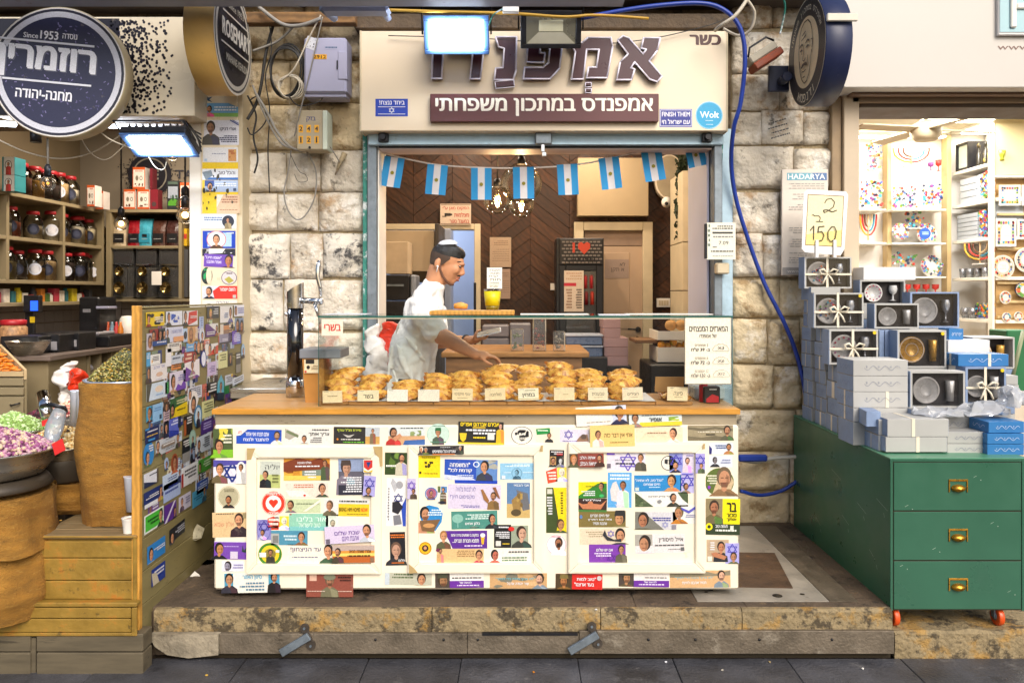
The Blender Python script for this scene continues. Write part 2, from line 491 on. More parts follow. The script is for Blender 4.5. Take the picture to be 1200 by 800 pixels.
m_cream=M('cream_panel','#e9dcc4',.6,var=.05,vs=4,dirt=('#cbb994',.4,6,.64))
m_creamd=M('cream_trim','#cbbd9f',.6,var=.08,vs=6)
m_white=M('white_enamel','#ece8e0',.45,var=.05,vs=6)
m_black=M('black_plastic','#17171a',.4,var=.2,vs=20)
m_dark=M('dark_metal','#26262a',.4,metal=.5,var=.2,vs=20)
m_chrome=M('chrome','#d5d6d8',.12,metal=1,var=.04,vs=10)
m_steel=M('brushed_steel','#b9b2a4',.3,metal=.85,var=.12,vs=8,stretch=(.4,1,6),dirt=('#7c7464',.4,5,.6))
m_brownwood=M('walnut_plank','#402512',.6,var=.3,vs=8,stretch=(1,1,1),wave=(9,7,.35,'DIAGONAL'),random_obj=.35)
m_ply=M('golden_plywood','#c7913f',.5,var=.15,vs=9,wave=(14,5,.2,'X'),dirt=('#7d5723',.6,12,.62))
m_butcher=M('butcher_block','#b98c56',.4,var=.15,vs=6,stretch=(1,14,14),random_obj=.12)
m_olive=M('olive_painted_board','#85794f',.55,var=.14,vs=8,stretch=(1,.5,3),dirt=[('#3c3423',.6,8,.6)],random_obj=.08)
m_yellow=M('mustard_painted_board','#8c6e2a',.55,var=.3,vs=7,bump=.3,bs=40,dirt=[('#b0661c',.6,7,.55),('#3c3216',.7,13,.6)],random_obj=.06)
m_gap=M('shadow_gap','#2d2413',.9,var=.1)
m_shelf=M('taupe_shelf','#8d7f62',.5,var=.1,vs=6)
m_shelfback=M('taupe_wall','#75664d',.8,var=.1,vs=3)
m_tile=M('white_wall_tile','#a8a099',.2,var=.06,vs=5,random_obj=.07)
m_grout=M('grout','#6d665d',.9)
m_green=M('green_enamel','#2c5c46',.34,var=.07,vs=5,dirt=[('#cfe0d0',.55,26,.735)])
m_greentop=M('green_enamel_edge','#4f8a6a',.35,var=.05)
m_brass=M('brass','#c48f32',.3,metal=.9,var=.15,vs=30)
m_jute=M('burlap','#ab7a30',.95,var=.3,vs=12,stretch=(1,1,3),bump=1.2,bs=110,dirt=[('#7a4e1a',.55,3,.54),('#c99c4e',.5,22,.56)],wave=(85,2,.14,'Z'))
m_card=M('corrugated_cardboard','#b98d57',.85,var=.08)
m_clay=M('plastic_clear','#dfe4ea',.2,var=.03,alpha=.35)
G_CASE=glass('display_glass','#fdfffe',.45)
G_EDGE=M('glass_edge','#1f5f55',.15,var=0)
G_JAR=glass('jar_glass','#f2f2f0',1.2,.05)
G_BULB=glass('bulb_glass','#fffaf0',.8,.03)
# ground and pavement
mb=MB();mb.box(-60,60,-60,60,-.5,-.262);struct(mb,'ground',m_grime)
pav=MB();pav.box(-9,9,-3,3.84,-.262,-.25);pav=struct(pav,'pavement',m_gap)
slab_x=[-9,-7.2,-5.6,-4.3,-3.35,-2.6,-1.95,-1.30,-.72,-.28,.27,.72,1.26,1.8,2.5,3.1,4.2,5.6,7.2,9]
rows=[(3.838,3.47),(3.466,3.02),(3.016,2.55),(2.546,2.0),(1.996,1.4)]
for r_,(ya,yb)in enumerate(rows):
 off=(0,.33,.12,.4,.2)[r_]
 for i in range(len(slab_x)-1):
  xa,xb=slab_x[i]+off,slab_x[i+1]+off
  if xb<-4.5 or xa>4.5:continue
  b=MB();h=-.232+rnd.uniform(-.0015,.0015)
  b.box(xa+.0015,xb-.0015,yb-.0015,ya+.0015,-.25,h,ch=.003);b.build('paving_slab',m_slab,pav)
plat=struct(MB().box(-1.76,1.77,3.872,5.35,-.23,-.004),'platform',m_grime)
def rough_strip(x0,x1,y0,y1,z0,z1,n,name,mat,parent,amp=.006,seed=1):
 b=MB();vs=[];fs=[]
 prof=[(y1,z1),((y0*.7+y1*.3),z1),(y0+.012,z1),(y0,z1-.012),(y0,(z0+z1)/2),(y0,z0)]
 k=len(prof)
 for i in range(n+1):
  x=x0+(x1-x0)*i/n
  for j,(yy,zz)in enumerate(prof):
   q=noise.noise(Vector((x*9,j*1.3,seed)))*amp
   vs.append((x,yy+q*(j>1),zz+(q if 0<j<4 else 0)))
 for i in range(n):
  for j in range(k-1):
   a=i*k+j;fs.append((a,a+1,a+k+1,a+k))
 fs.append(tuple(range(k))[::-1]);fs.append(tuple(n*k+j for j in range(k)))
 b.add(vs,fs,None,False);return b.build(name,mat,parent)
xs=[-1.74,-.42,.38,1.05,1.765]
for i in range(4):
 rough_strip(xs[i]+.002,xs[i+1]-.002,3.835,3.868,-.105,0.0,26,'edge_stone',m_ochre,plat,seed=i)
fs_=[(-1.74,-1.05,5.3,3.87),(-1.05,-.28,5.3,3.87),(-.28,.55,5.3,3.87),(.55,1.08,5.3,3.87),(1.08,1.76,5.3,3.87)]
for(a,b_,c,d)in fs_:
 q=MB();q.box(a+.003,b_-.003,d,c,-.02,-.001,ch=.003);q.build('floor_slab',m_grime,plat)
q=MB();q.prism([(-1.745,-.108),(-1.42,-.106),(-1.42,-.2),(-1.56,-.215),(-1.66,-.2),(-1.72,-.16)],3.8,3.86);q.build('broken_corner_stone',M('pale_broken_stone','#8f8470',.85,var=.35,vs=9,bump=1.2,bs=30,dirt=('#4a4033',.7,6,.55)),plat)
for(a,b_)in((-1.418,-.252),(-.25,.275),(.277,1.762)):
 q=MB();q.box(a,b_,3.812,3.836,-.2,-.105+(.012 if a>.2 else 0),ch=.002)
 q.build('steel_facing',m_steelplate,plat)
q=MB()
for px in(355,440,520,560,700,760,815,890,975):
 q.lathe([(.006,0),(.006,-.004),(0,-.005)],8,(X(px,3.81),3.812,Z(749,3.81)),axis='Y')
q.build('screw',m_dark,plat)
q=MB();q.box(-.18,.27,3.808,3.826,-.112,-.1);q.build('angle_strip',m_dark,plat)
q=MB();q.box(-1.6,1.76,3.85,3.87,-.235,-.19);q.build('recess',m_gap,plat)  # dark strip paints the shade in the gap below the facing
q=MB();q.box(.86,1.50,3.93,5.2,0.0,.003);q.build('cover_plate',m_lightplate,plat)
q=MB();vs=[(1.04,4.12),(1.38,4.10),(1.46,4.65),(1.16,4.66),(1.07,4.4)]
q.add([(a,b_,.008)for a,b_ in vs]+[(a,b_,.0031)for a,b_ in vs],[(0,1,2,3,4)]+[(i,i+5,(i+1)%5+5,(i+1)%5)for i in range(5)]);q.build('rusty_plate',m_rust,plat)
q=MB();q.box(1.505,1.64,3.93,5.2,0,.0025);q.build('floor_strip',m_steelplate,plat)
for(x,y,r)in((1.27,4.0,.025),(1.40,4.02,.012),(1.33,4.32,.01),(.93,4.05,.01)):
 q=MB();q.lathe([(r,.0045),(0,.005)],12,(x,y,0));q.build('hole_cover',m_gap,plat)
ledge=struct(MB().box(1.78,6,3.9,8.5,-.26,-.112),'ledge',m_grime)
for i,(a,b_)in enumerate(((1.78,2.62),(2.625,3.6),(3.61,6))):
 rough_strip(a,b_,3.845,4.3,-.24,-.108,18,'kerb_stone',m_ochre if i==0 else m_grime,ledge,.01,seed=9+i)
lfl=struct(MB().box(-6.5,-1.76,3.86,9,-.3,-.02),'shop_floor',m_grime)
struct(MB().box(-1.9,2.1,5.36,8.6,-.2,0.0),'kitchen_floor',M('kitchen_tile','#6b625a',.4,var=.2))
struct(MB().box(1.8,6,5.6,9,-.1,0.0),'gift_shop_floor',M('pale_floor','#b7a98f',.4,var=.1))
# stone walls
def course_wall(name,label,x0,x1,courses,Yw,seeds,matf,depth=.35,ztop=None):
 root=empty(name,((x0+x1)/2,Yw+depth/2,0),label,'wall')
 zt=Z(courses[0],Yw);zb=-.02
 b=MB();b.box(x0,x1,Yw+.016,Yw+depth,zb,zt);b.build('mortar',m_mortar,root)
 R_=random.Random(seeds)
 for k in range(len(courses)-1):
  zk1=z1=Z(courses[k],Yw);zk0=z0=Z(courses[k+1],Yw)
  x=x0;first=True
  widths=[]
  W=x1-x0
  n=max(2,round(W/R_.choice((.42,.36,.28,.24))))
  cuts=[0]+sorted((i+R_.uniform(-.22,.22))/n for i in range(1,n))+[1]
  for i in range(n):
   z1=zk1+R_.uniform(-.012,.008);z0=zk0+R_.uniform(-.004,.012);a=x0+W*cuts[i]+R_.uniform(.002,.007);c=x0+W*cuts[i+1]-R_.uniform(.002,.007)
   nx=max(5,int((c-a)/.03));nz=max(4,int((z1-z0)/.03));sd=R_.uniform(0,99)
   proud=R_.uniform(.0,.02)
   vs=[];fs=[]
   for j in range(nz+1):
    for q in range(nx+1):
     u=q/nx;v=j/nz
     e=min(u*(c-a),(1-u)*(c-a),v*(z1-z0),(1-v)*(z1-z0))
     edge=min(1,e/.016)**.6
     xx=a+(c-a)*u;zz=z0+.006+(z1-z0-.012)*v
     h=noise.fractal(Vector((xx*7,zz*7,sd)),1.0,2.1,5)*.036+noise.noise(Vector((xx*2.5,zz*2.5,sd)))*.018+(noise.cell(Vector((xx*9+sd,zz*12,1)))-.5)*.008
     if q in(0,nx):xx+=noise.noise(Vector((zz*12,sd,1)))*.006
     if j in(0,nz):zz+=noise.noise(Vector((xx*12,sd,2)))*.006
     vs.append((xx,Yw-.004-edge*(.014+proud)-h*edge,zz))
   m_=nx+1
   for j in range(nz):
    for q in range(nx):
     o=j*m_+q
     fs.append((o,o+1,o+m_+1,o+m_))
   bnd=[q for q in range(m_)]+[j*m_+nx for j in range(1,nz+1)]+[nz*m_+q for q in range(nx-1,-1,-1)]+[j*m_ for j in range(nz-1,0,-1)]
   base=len(vs)
   for t in bnd:vs.append((vs[t][0],Yw+.05,vs[t][2]))
   L_=len(bnd)
   for t in range(L_):
    u_=(t+1)%L_
    fs.append((bnd[t],base+t,base+u_,bnd[u_]))
   b=MB();b.add(vs,fs,None,True)
   b.build('stone',matf((a+c)/2,(z0+z1)/2,R_),root)
 return root
YW=5.3
cl=[-14,28,72,122,177,226,273,327,388,438,500,556,614]
def ml(x,z,R_):
 px=CX+x*FX/YW;py=CY-(z-EYE)*FX/YW
 if 265<py<392 and(px<350 or(py<330 and px>370)):return m_soot
 if 150<py:return m_stone_w
 return m_stone
wl=course_wall('stone_wall','rough whitewashed limestone wall with soot stains left of the hatch, behind the beer tap',X(281,YW),X(427,YW),cl,YW,3,ml)
cr=[-14,35,88,130,172,224,274,326,372,428,480,530,575,616]
wr=course_wall('stone_wall','rough limestone wall with a blue hose over it, between the hatch and the gift shop',X(857,YW),X(988,YW),cr,YW,5,lambda x,z,R_:m_stone_w if z>1.7 else m_stone)
g=PR(.16,.16,Matrix.Translation((X(895,5.25),5.252,Z(143,5.25)))@Matrix.Rotation(radians(-16),4,'Y'))
g.L(.1,.1,.9,.9,'#4a4a4a',4,fill=.25);go=g.build('scribble',wr)
ov=empty('upper_wall',(0,5.5,2.6),'grimy masonry band above the shop signs, darkened for overhang shade','wall')
b=MB();b.box(X(427,YW)-.0,X(857,YW),5.32,5.62,Z(160,5.3),3.9);b.box(-6.2,X(281,YW),5.40,5.62,2.62,3.9);b.box(X(988,YW),6.2,5.40,5.62,2.86,3.9)
b.build('masonry',M('shaded_grimy_masonry','#6b5c49',.9,var=.35,vs=7,bump=1.4,bs=25,dirt=('#2e2721',.8,5,.55)),ov)  # dark tone holds the overhang's shade as well as grime
# central shop: room shell
YB=8.3
zc=3.25
room=MB();room.box(-1.85,-1.75,5.65,8.9,0,zc);struct(room,'kitchen_wall_left',m_creamd)
room=MB();room.box(2.0,2.1,5.65,8.4,0,zc);struct(room,'kitchen_wall_right',M('kitchen_wall_brown','#6d4526',.6,var=.2,vs=5,wave=(6,5,.3,'Z')))
struct(MB().box(-1.9,2.15,5.62,8.6,zc,zc+.08),'kitchen_ceiling',M('kitchen_ceiling_paint','#8a7a68',.8,var=.1))
bw=empty('plank_wall',(0,YB,0),'walnut herringbone plank wall at the back of the hatch room','wall')
HX0,HX1,HZ=X(452,YB),X(561,YB),Z(266,YB)
b=MB();b.box(HX1,2.0,YB+.03,YB+.1,0,zc);b.box(-1.75,HX1,YB+.031,YB+.1,HZ,zc);b.build('backing',m_gap,bw)
def clip(poly,x0,x1,z0,z1):
 for ax,val,sgn in((0,x0,1),(0,x1,-1),(1,z0,1),(1,z1,-1)):
  out=[]
  for i in range(len(poly)):
   a=poly[i];b_=poly[(i+1)%len(poly)]
   da=(a[ax]-val)*sgn;db=(b_[ax]-val)*sgn
   if da>=0:out.append(a)
   if(da>=0)!=(db>=0):
    t=da/(da-db);out.append((a[0]+(b_[0]-a[0])*t,a[1]+(b_[1]-a[1])*t))
  poly=out
  if len(poly)<3:return None
 return poly
wcol=.40;ph=.135;sl_=.30
for ci in range(-5,6):
 xa=ci*wcol+.1;xb=xa+wcol
 up=1 if ci%2 else-1
 for k in range(-4,int(3.4/ph)):
  z0=k*ph
  za,zb_=(z0,z0+sl_)if up>0 else(z0+sl_,z0)
  poly=[(xa+.002,za+.002),(xb-.002,zb_+.002),(xb-.002,zb_+ph-.003),(xa+.002,za+ph-.003)]
  for rc in((HX1+.0,2.0,.3,zc),(-1.75,HX1,HZ,zc)):
   pp=clip(poly,*rc)
   if pp and(max(p[1]for p in pp)>.9):
    q=MB();q.prism(pp,YB-rnd.uniform(.0,.006),YB+.03);q.build('plank',m_brownwood,bw)
br=MB();br.box(-1.8,HX1+.3,9.7,9.8,0,3.3);struct(br,'back_room_wall',M('cool_white_wall','#b9c4dc',.6,var=.04))
struct(MB().box(HX1+.02,HX1+.1,8.42,9.7,0,3.3),'back_room_side_wall',M('cool_white_wall'))
struct(MB().box(-1.85,HX1+.3,8.42,9.7,2.72,2.8),'back_room_ceiling',M('cool_white_wall'))
struct(MB().box(-1.9,HX1+.3,8.4,9.8,-.1,0),'back_room_floor',m_grime)
df=empty('door_frame',(HX1,YB,0),'cream frame round the doorway into the cold store behind the man','door frame')
b=MB();b.box(HX1-.045,HX1+.02,YB-.03,YB+.12,0,HZ+.03,ch=.006);b.build('jamb',m_creamd,df)
b=MB();b.box(-1.72,HX1-.046,YB-.031,YB+.12,HZ-.03,HZ+.03,ch=.006);b.build('head',m_creamd,df)
# opening frame and rolled shutter
def jamb(px0,px1,label,parts):
 root=empty('shutter_jamb',(X((px0+px1)/2,5.28),5.3,0),label,'door frame')
 for(a,b_,y0,y1,nm,mt)in parts:
  q=MB();q.box(X(a,5.25),X(b_,5.25),y0,y1,0.0,Z(152,5.25),ch=.004);q.build(nm,mt,root)
 return root
jamb(424,445,'pale blue and peeling teal metal jamb left of the hatch',[(426,431.5,5.22,5.4,'painted_strip',m_teal),(432,443,5.2,5.45,'track',m_galv),(443.3,445,5.22,5.5,'lip',m_white)])
jr=jamb(832,857,'pale blue metal jamb with conduit right of the hatch',[(834,843.5,5.18,5.5,'track',m_galv),(844,857.5,5.22,5.4,'painted_strip',m_paintblue),(830.5,833.5,5.3,5.9,'lip',M('lilac_white','#ccd0e6',.5,var=.03))])
q=MB();q.tube([(X(845.5,5.16),5.2,0.6),(X(846,5.16),5.19,1.7),(X(845,5.16),5.19,2.2),(X(848,5.16),5.19,2.5)],.008,8);q.build('conduit',m_teal,jr)
hd=empty('shutter_header',(0,5.25,Z(172,5.2)),'pale blue metal header rail of the rolled shutter under the sign','shutter')
q=MB();q.pbox(431,154.5,848,170,5.16,5.5,ch=.006);q.build('rail',m_paintblue,hd)
q=MB();q.pbox(443,155.5,836,159,5.15,5.159,ch=.002);q.pbox(443,166.5,836,169.5,5.148,5.159,ch=.002);q.build('rib',m_paintblue,hd)
q=MB();q.pbox(444,170.3,834,173.6,5.2,5.45);q.build('bottom_slot',m_dark,hd)
q=MB();q.pbox(444,173.8,834,175,5.2,5.4);q.build('edge_bead',M('pinkish_bead','#c7b2ab',.5),hd)
q=MB();q.pbox(627,155,647,169,5.11,5.148,ch=.008);q.build('lock_box',m_galv,hd)
q=MB();q.pbox(634,169,638.5,178,5.12,5.14,ch=.003);q.pbox(635,178,640.5,183,5.12,5.14,ch=.003);q.build('latch_tongue',m_chrome,hd)
for px in(449,829):
 q=MB();q.pbox(px-6,156,px+6,166,5.12,5.148,ch=.004);q.lathe([(.018,-.03),(.018,0)],12,(X(px,5.12),5.12,Z(161,5.12)),axis='Y');q.build('roller_bracket',m_dark,hd)
 # overhead beam and added shade canopy
bm=empty('roof_beam',(0,4.3,3.0),'grey blue steel roof beam along the top above the shop signs','beam')
q=MB();q.box(-3.2,X(731,4.3),4.3,4.355,Z(7,4.36),3.3,ch=.004);q.box(-3.2,X(731,4.3),4.24,4.36,Z(8,4.36),Z(-6,4.24));q.build('gutter',m_beam,bm)
q=MB();q.box(X(375,4.5),X(455,4.5),4.5,4.62,Z(12,4.5),Z(4,4.5),ch=.02);q.build('bracket_arm',m_beam,bm)
q=MB();q.tube([P(378,10,4.55),P(392,22,4.7)],.022,10);q.tube([P(447,10,4.55),P(455,22,4.7)],.02,10);q.build('bracket_foot',m_beam,bm)
rf=MB();rf.box(-4.5,4.5,5.02,5.42,3.36,3.42);q=rf.build('shade_canopy',M('dark_canopy','#5a5048',.8,var=.2));tag(q,'added unseen canopy sheet behind the beam, shading the wall top','canopy')  # unseen canopy, added to shade the top of the walls
q=MB();q.box(X(238,5.1),X(418,5.1),5.05,5.13,Z(27,5.05),Z(14,5.05),ch=.004);single(q,'timber_batten',M('old_timber','#7d5d3a',.8,var=.3,vs=9,wave=(7,5,.3,'Z')),'brown timber batten running under the roof beam above the meter boxes','batten')
q=MB();q.box(X(418,5.2),X(868,5.2),5.12,5.3,Z(35,5.15),Z(18,5.15),ch=.004);single(q,'concrete_lintel',m_grime,'dirty lintel above the main sign, darkened for overhang shade','lintel')  # dark colour also carries the shade under the overhang
# sales counter
YF=3.98
def CXp(px):return X(px,YF)
def CZp(py):return Z(py,YF)
ct=empty('sales_counter',(CXp(558),4.28,0),'long cream market counter covered in memorial stickers, with a wooden top','counter')
ct_mats=dict(cream=M('cream_laminate','#efe4cd',.5,var=.05,vs=5,bump=.08,bs=60,dirt=[('#c9b48a',.45,7,.66),('#8c7a58',.6,20,.74)]),strip=M('counter_steel','#b9ab92',.32,metal=.55,var=.12,vs=5,stretch=(.6,1,5),dirt=('#8b7a5e',.5,5,.6)))
q=MB();q.box(CXp(250),CXp(866),YF+.004,4.56,CZp(691),CZp(498),ch=.01);q.build('body',ct_mats['cream'],ct)
q=MB();q.box(CXp(251),CXp(864),YF+.012,4.55,CZp(498)+.001,CZp(485.5),ch=.002);q.build('steel_band',ct_mats['strip'],ct)
zt0,zt1=CZp(485),CZp(479)
for i in range(9):
 a=YF-.012+i*(4.60-YF+.012)/9;b_=YF-.012+(i+1)*(4.60-YF+.012)/9
 L0=CXp(250)-.004;L1=CXp(867)
 cuts=[L0]+sorted(rnd.uniform(L0+.2,L1-.2)for _ in range(3))+[L1]
 if i==0:cuts=[L0,L1]
 for j in range(len(cuts)-1):
  if cuts[j+1]-cuts[j]<.02:continue
  q=MB();q.box(cuts[j]+.0004,cuts[j+1]-.0004,a+.0004,b_-.0004,zt0,zt1,ch=.0012)
  q.build('wood_plank',M('golden_front_edge','#c98d35',.4,var=.18,vs=8,stretch=(1,8,8))if i==0 else m_butcher,ct)
def cbox(px0,py0,px1,py1,y0,y1,name,mat,ch=.002,par=ct):
 q=MB();q.box(CXp(px0),CXp(px1),y0,y1,CZp(py1),CZp(py0),ch=ch);return q.build(name,mat,par)
for(x0,y0,x1,y1)in((290,524,447,671),(479,521,637,670),(666,518,826,670)):
 w=11.5
 cbox(x0+w,y0+w,x1-w,y1-w,YF-.002,YF+.0035,'door_panel',ct_mats['cream'],.001)
 for tr in(((x0,y0),(x1,y0),(x1-w,y0+w),(x0+w,y0+w)),((x0+w,y1-w),(x1-w,y1-w),(x1,y1),(x0,y1)),((x0,y0),(x0+w,y0+w),(x0+w,y1-w),(x0,y1)),((x1-w,y0+w),(x1,y0),(x1,y1),(x1-w,y1-w))):
  cx_=sum(p[0]for p in tr)/4;cy_=sum(p[1]for p in tr)/4
  pts=[(CXp(p[0]+(cx_-p[0])*.003),CZp(p[1]+(cy_-p[1])*.003))for p in tr]
  q=MB();q.prism(pts,YF-.016,YF+.0035)
  inner=[(CXp(p[0]+(cx_-p[0])*.06),CZp(p[1]+(cy_-p[1])*.22))if abs(tr[1][0]-tr[0][0])>60 or abs(tr[3][0]-tr[2][0])>60 else(CXp(p[0]+(cx_-p[0])*.22),CZp(p[1]+(cy_-p[1])*.06))for p in tr]
  q.prism(inner,YF-.019,YF-.0155);q.build('moulding',ct_mats['cream'],ct)
tan=M('bare_board','#b59a67',.7,var=.15,vs=20)
for pts in(((291,524),(301,524),(298,530),(296,537),(291,538)),((438,522),(449,522),(449,545),(446,545),(445,535),(440,530)),((480,659),(486,664),(490,669),(480,670)),((634,521),(636,521),(636,528),(632,528)),((823,519),(825,519),(825,525),(822,525))):
 q=MB();q.prism([(CXp(a),CZp(b_))for a,b_ in pts],YF-.0205,YF-.0192);q.build('chipped_corner',tan,ct)
for px in(265,572,838,700):
 cw=empty('caster',(CXp(px),YF+.1,0));cw.parent=ct;cw.location=Vector((CXp(px),YF+.1,0))-WLOC[ct.name]
 q=MB();q.lathe([(.0,-.012),(.02,-.012),(.021,-.008),(.021,.008),(.02,.012),(0,.012)],14,(CXp(px),YF+.1,.0215),axis='X');q.build('wheel',m_black,cw)
 q=MB();q.box(CXp(px)-.017,CXp(px)+.017,YF+.085,YF+.115,.03,CZp(691)-.001,ch=.003);q.build('fork',m_galv,cw)
q=MB();q.box(CXp(262),CXp(855),YF+.2,4.5,.004,CZp(691)-.002);q.build('toe_board',m_black,ct)
WH='#e8e8ea';K='#17171c'
def stk(x0,y0,x1,y1,bg,ops,rot=0,shape=None,Yp=None,parent=None,front=.0,name='sticker'):
 """a printed sticker on the counter face, pixel box -> metres on the face plane"""
 Y=YF+.004 if Yp is None else Yp
 w=X(x1,Y)-X(x0,Y);h=Z(y0,Y)-Z(y1,Y)
 cx_=(x0+x1)/2;cy_=(y0+y1)/2;yy=Y
 if Yp is None:
  for(a,b_,c,d)in((290,524,447,671),(479,521,637,670),(666,518,826,670)):
   if x1>a+3 and x0<c-3 and y1>b_+3 and y0<d-3:
    if x0>=a+10 and x1<=c-10 and y0>=b_+9 and y1<=d-9:yy=YF-.002
    else:yy=YF-.0192
 yy-=front
 rot+=rnd.uniform(-1.3,1.3)if shape is None else 0
 T=Matrix.Translation((X(cx_,Y),yy,Z(cy_,Y)))@Matrix.Rotation(radians(rot),4,'Y')@Matrix.Translation((-w/2,0,h/2))
 p=PR(w,h,T,bg,.0006,shape=shape)
 p.run(ops)
 return p.build(name,parent or ct)
FLAGOPS=[('L',0,0,1,1,'#e8e8ee',1)]
PUR='#5a2d91';NAVY='#1f2f7a';BL='#2b4bb0'
def bulk():
 s=stk;Pp='P';Tt='T'
 s(250,502,273,536,'#4c5a34',[('B',['#3a4528','#8aa03c','#d9c94a','#27301f'],9),('R',0,.72,1,1,'#7fb92c'),('P',.3,.38,.2,'#7fb92c','#2a2018'),('L',.4,.2,.95,.55,'#e9e6cf',3)])
 s(277,503,330,520,'#2450b8',[('T','אתם תנצחו ואני אחזור',.2,.2,.72,.45,WH),('T','להתגבר ולנצח',.16,.55,.72,.8,WH),('P',.9,.12,.06,'#d8d8d8','#3a3028','#c99a78'),('poly',[(0,0),(.25,0),(.1,.4),(0,.45)],'#e6e2dc'),('T','רגע',.04,.1,.12,.28,'#d22')])
 s(334,502,388,520,'#dcd9d2',[('poly',[(0,0),(.3,.4),(.1,.75),(0,.6)],'#a9a294'),('poly',[(.05,.1),(.3,.45),(.28,.6),(.02,.25)],'#6f7a58'),('P',.42,.45,.05,'#9aa0a0'),('T','צריך אותך',.52,.25,.96,.48,K),('L',.55,.55,.8,.95,'#777',3),('L',.55,.02,.95,.16,'#555',1)])
 s(391,500,445,520,'#2f2c2b',[('R',.69,0,1,1,'#b9c0c4'),('R',.69,.55,1,1,'#c79c55'),('P',.85,.1,.035,'#7a6a50'),('T','סיירת מג"ל עורף',.08,.1,.6,.3,'#c9d84a'),('poly',[(.2,.42),(.33,.5),(.46,.42),(.36,.62),(.3,.62)],'#b9b5ac'),('L',.12,.7,.58,.8,'#e7e3da',1),('L',.06,.86,.66,.96,'#6fbf3a',1),('E',.09,.72,.02,.06,'#e08a2a')])
 s(455,500,498,521,'#cfd6d4',[('R',0,.5,1,1,'#cda177'),('poly',[(.45,.75),(1,.7),(1,1),(.4,1)],'#3d63a0'),('L',.25,.04,.95,.14,'#2c2c2c',1),('B',['#6b7d52','#8b9a62'],6,.6,.2,.9,.5,.1),('P',.14,.05,.1,'#b5322d','#241a15'),('poly',[(.12,.6),(.32,.35),(.38,.5),(.2,.8)],'#c98f6a')])
 s(500,496,527,521,'#b4cfc0',[('E',.5,.5,.46,.46,'#c2dacb'),('L',.2,.1,.8,.17,'#5d7d70',1),('P',.5,.22,.12,'#4a5a48','#2c5a3a','#c98f6a','#2f6b3f'),('L',.15,.84,.85,.92,'#4c7d6a',1)],shape='disc')
 s(537,494,590,520,'#262522',[('T','אבירם אברהם אפרים',.05,.04,.9,.2,'#f2d322',.035),('R',.32,.22,.6,.3,'#b89b2b'),('L',.15,.34,.82,.62,WH,2),('L',.25,.68,.6,.8,'#f2d322',1),('poly',[(.03,.52),(.19,.52),(.17,.8),(.11,.92),(.05,.8)],'#e0c02a'),('P',.93,.06,.045,'#d8b32a','#222','#d8a58a'),('R',.65,.48,.8,.8,'#dcd9d2'),('R',0,.93,1,1,'#e0c02a')])
 s(598,499,625,521,'#e9e3d6',[('ring',.5,.5,.46,.48,.06,K),('B',[K],9,.2,.2,.8,.8,.16),('E',.42,.42,.05,.07,'#e9e3d6'),('E',.62,.42,.05,.07,'#e9e3d6'),('L',.3,.6,.7,.75,'#e9e3d6',2)],shape='disc')
 s(628,501,648,518,'#e9dcc4',[('poly',[(0,.1),(.8,.0),(.85,.4),(.05,.5)],'#1f8a3f'),('L',.1,.15,.7,.3,'#e9f3df',1),('P',.78,.35,.13,'#2b2b30')])
 s(656,503,690,518,'#d6cfdc',[('S',.3,.4,.36,'#5b4ea6'),('poly',[(.55,.95),(.7,.5),(.95,.35),(1,.9)],'#8a6a55'),('L',.1,.88,.6,.96,'#4b3aa0',1),('E',.82,.55,.1,.2,'#5a4a40')])
 s(691,497,743,522,'#eac77a',[('P',.18,.25,.07,'#e6e0d4','#3a2a20'),('T','אחי אין דבר כזה',.32,.38,.95,.62,'#6d5527',.0),('L',.4,.78,.85,.84,'#8a7030',1)],rot=-1)
 s(745,500,800,518,'#efd8ba',[('poly',[(0,1),(.2,.4),(.5,.2),(1,.5),(1,1)],'#efcfae'),('P',.8,.1,.06,'#ecd8cc','#33241c'),('L',.2,.35,.65,.45,'#8a6a50',1)])
 s(806,498,859,516,'#9a8d70',[('poly',[(0,.1),(.3,.2),(.6,.1),(1,.25),(1,.4),(.6,.25),(.3,.38),(0,.25)],'#6f6650'),('poly',[(0,.7),(.3,.8),(.6,.68),(1,.85),(1,1),(0,1)],'#6f6650'),('L',.05,.4,.75,.5,'#e0d8c4',1),('P',.87,.05,.06,'#5b5a45','#2e241c'),('L',.4,.55,.6,.7,'#3b3428',1)])
 s(675,476,734,498,'#eee6da',[('T','שקרים שנשמרו',.2,.2,.62,.42,'#5b5148',.0),('L',.15,.8,.68,.88,'#8a8078',1),('R',.72,0,1,1,'#c9cfe0'),('P',.86,.06,.075,'#26284a','#2a211c')],rot=-3,Yp=YF-.002)
 s(737,483,799,499,'#d5dedb',[('R',.2,.7,1,1,'#f0cf3a'),('B',['#8aa83a','#b9c94a'],6,.75,.25,.95,.7,.09),('P',.12,.06,.06,'#8d8d86','#2a211c'),('T','אופיר',.38,.38,.62,.66,'#333'),('L',.25,.15,.8,.26,'#777',1)],rot=-1,Yp=YF-.001)
 s(250,539,290,566,'#dcd9e6',[('S',.56,.52,.42,NAVY,.2),('poly',[(0,0),(1,0),(1,.12),(0,.3)],'#4f4a9a'),('P',.2,.16,.09,'#6b5d3f','#3a2c20'),('E',.82,.4,.14,.36,'#e9e6e2'),('P',.82,.15,.07,'#e9e6e2','#2a211c')])
 s(255,569,281,595,'#b3ab8c',[('ring',.5,.5,.48,.48,.05,'#e6dfc6'),('L',.25,.15,.75,.3,'#5d573f',2),('P',.5,.45,.11,'#2b2b22','#2a211c','#b5764e')],shape='disc')
 s(249,600,291,629,'#d8b98a',[('L',.05,.04,.6,.1,K,1),('T','אלון שמא',.06,.36,.6,.62,'#c98060',.0),('P',.75,.06,.1,'#33202a','#33241c'),('R',.86,.03,.98,.24,'#9a8a66')])
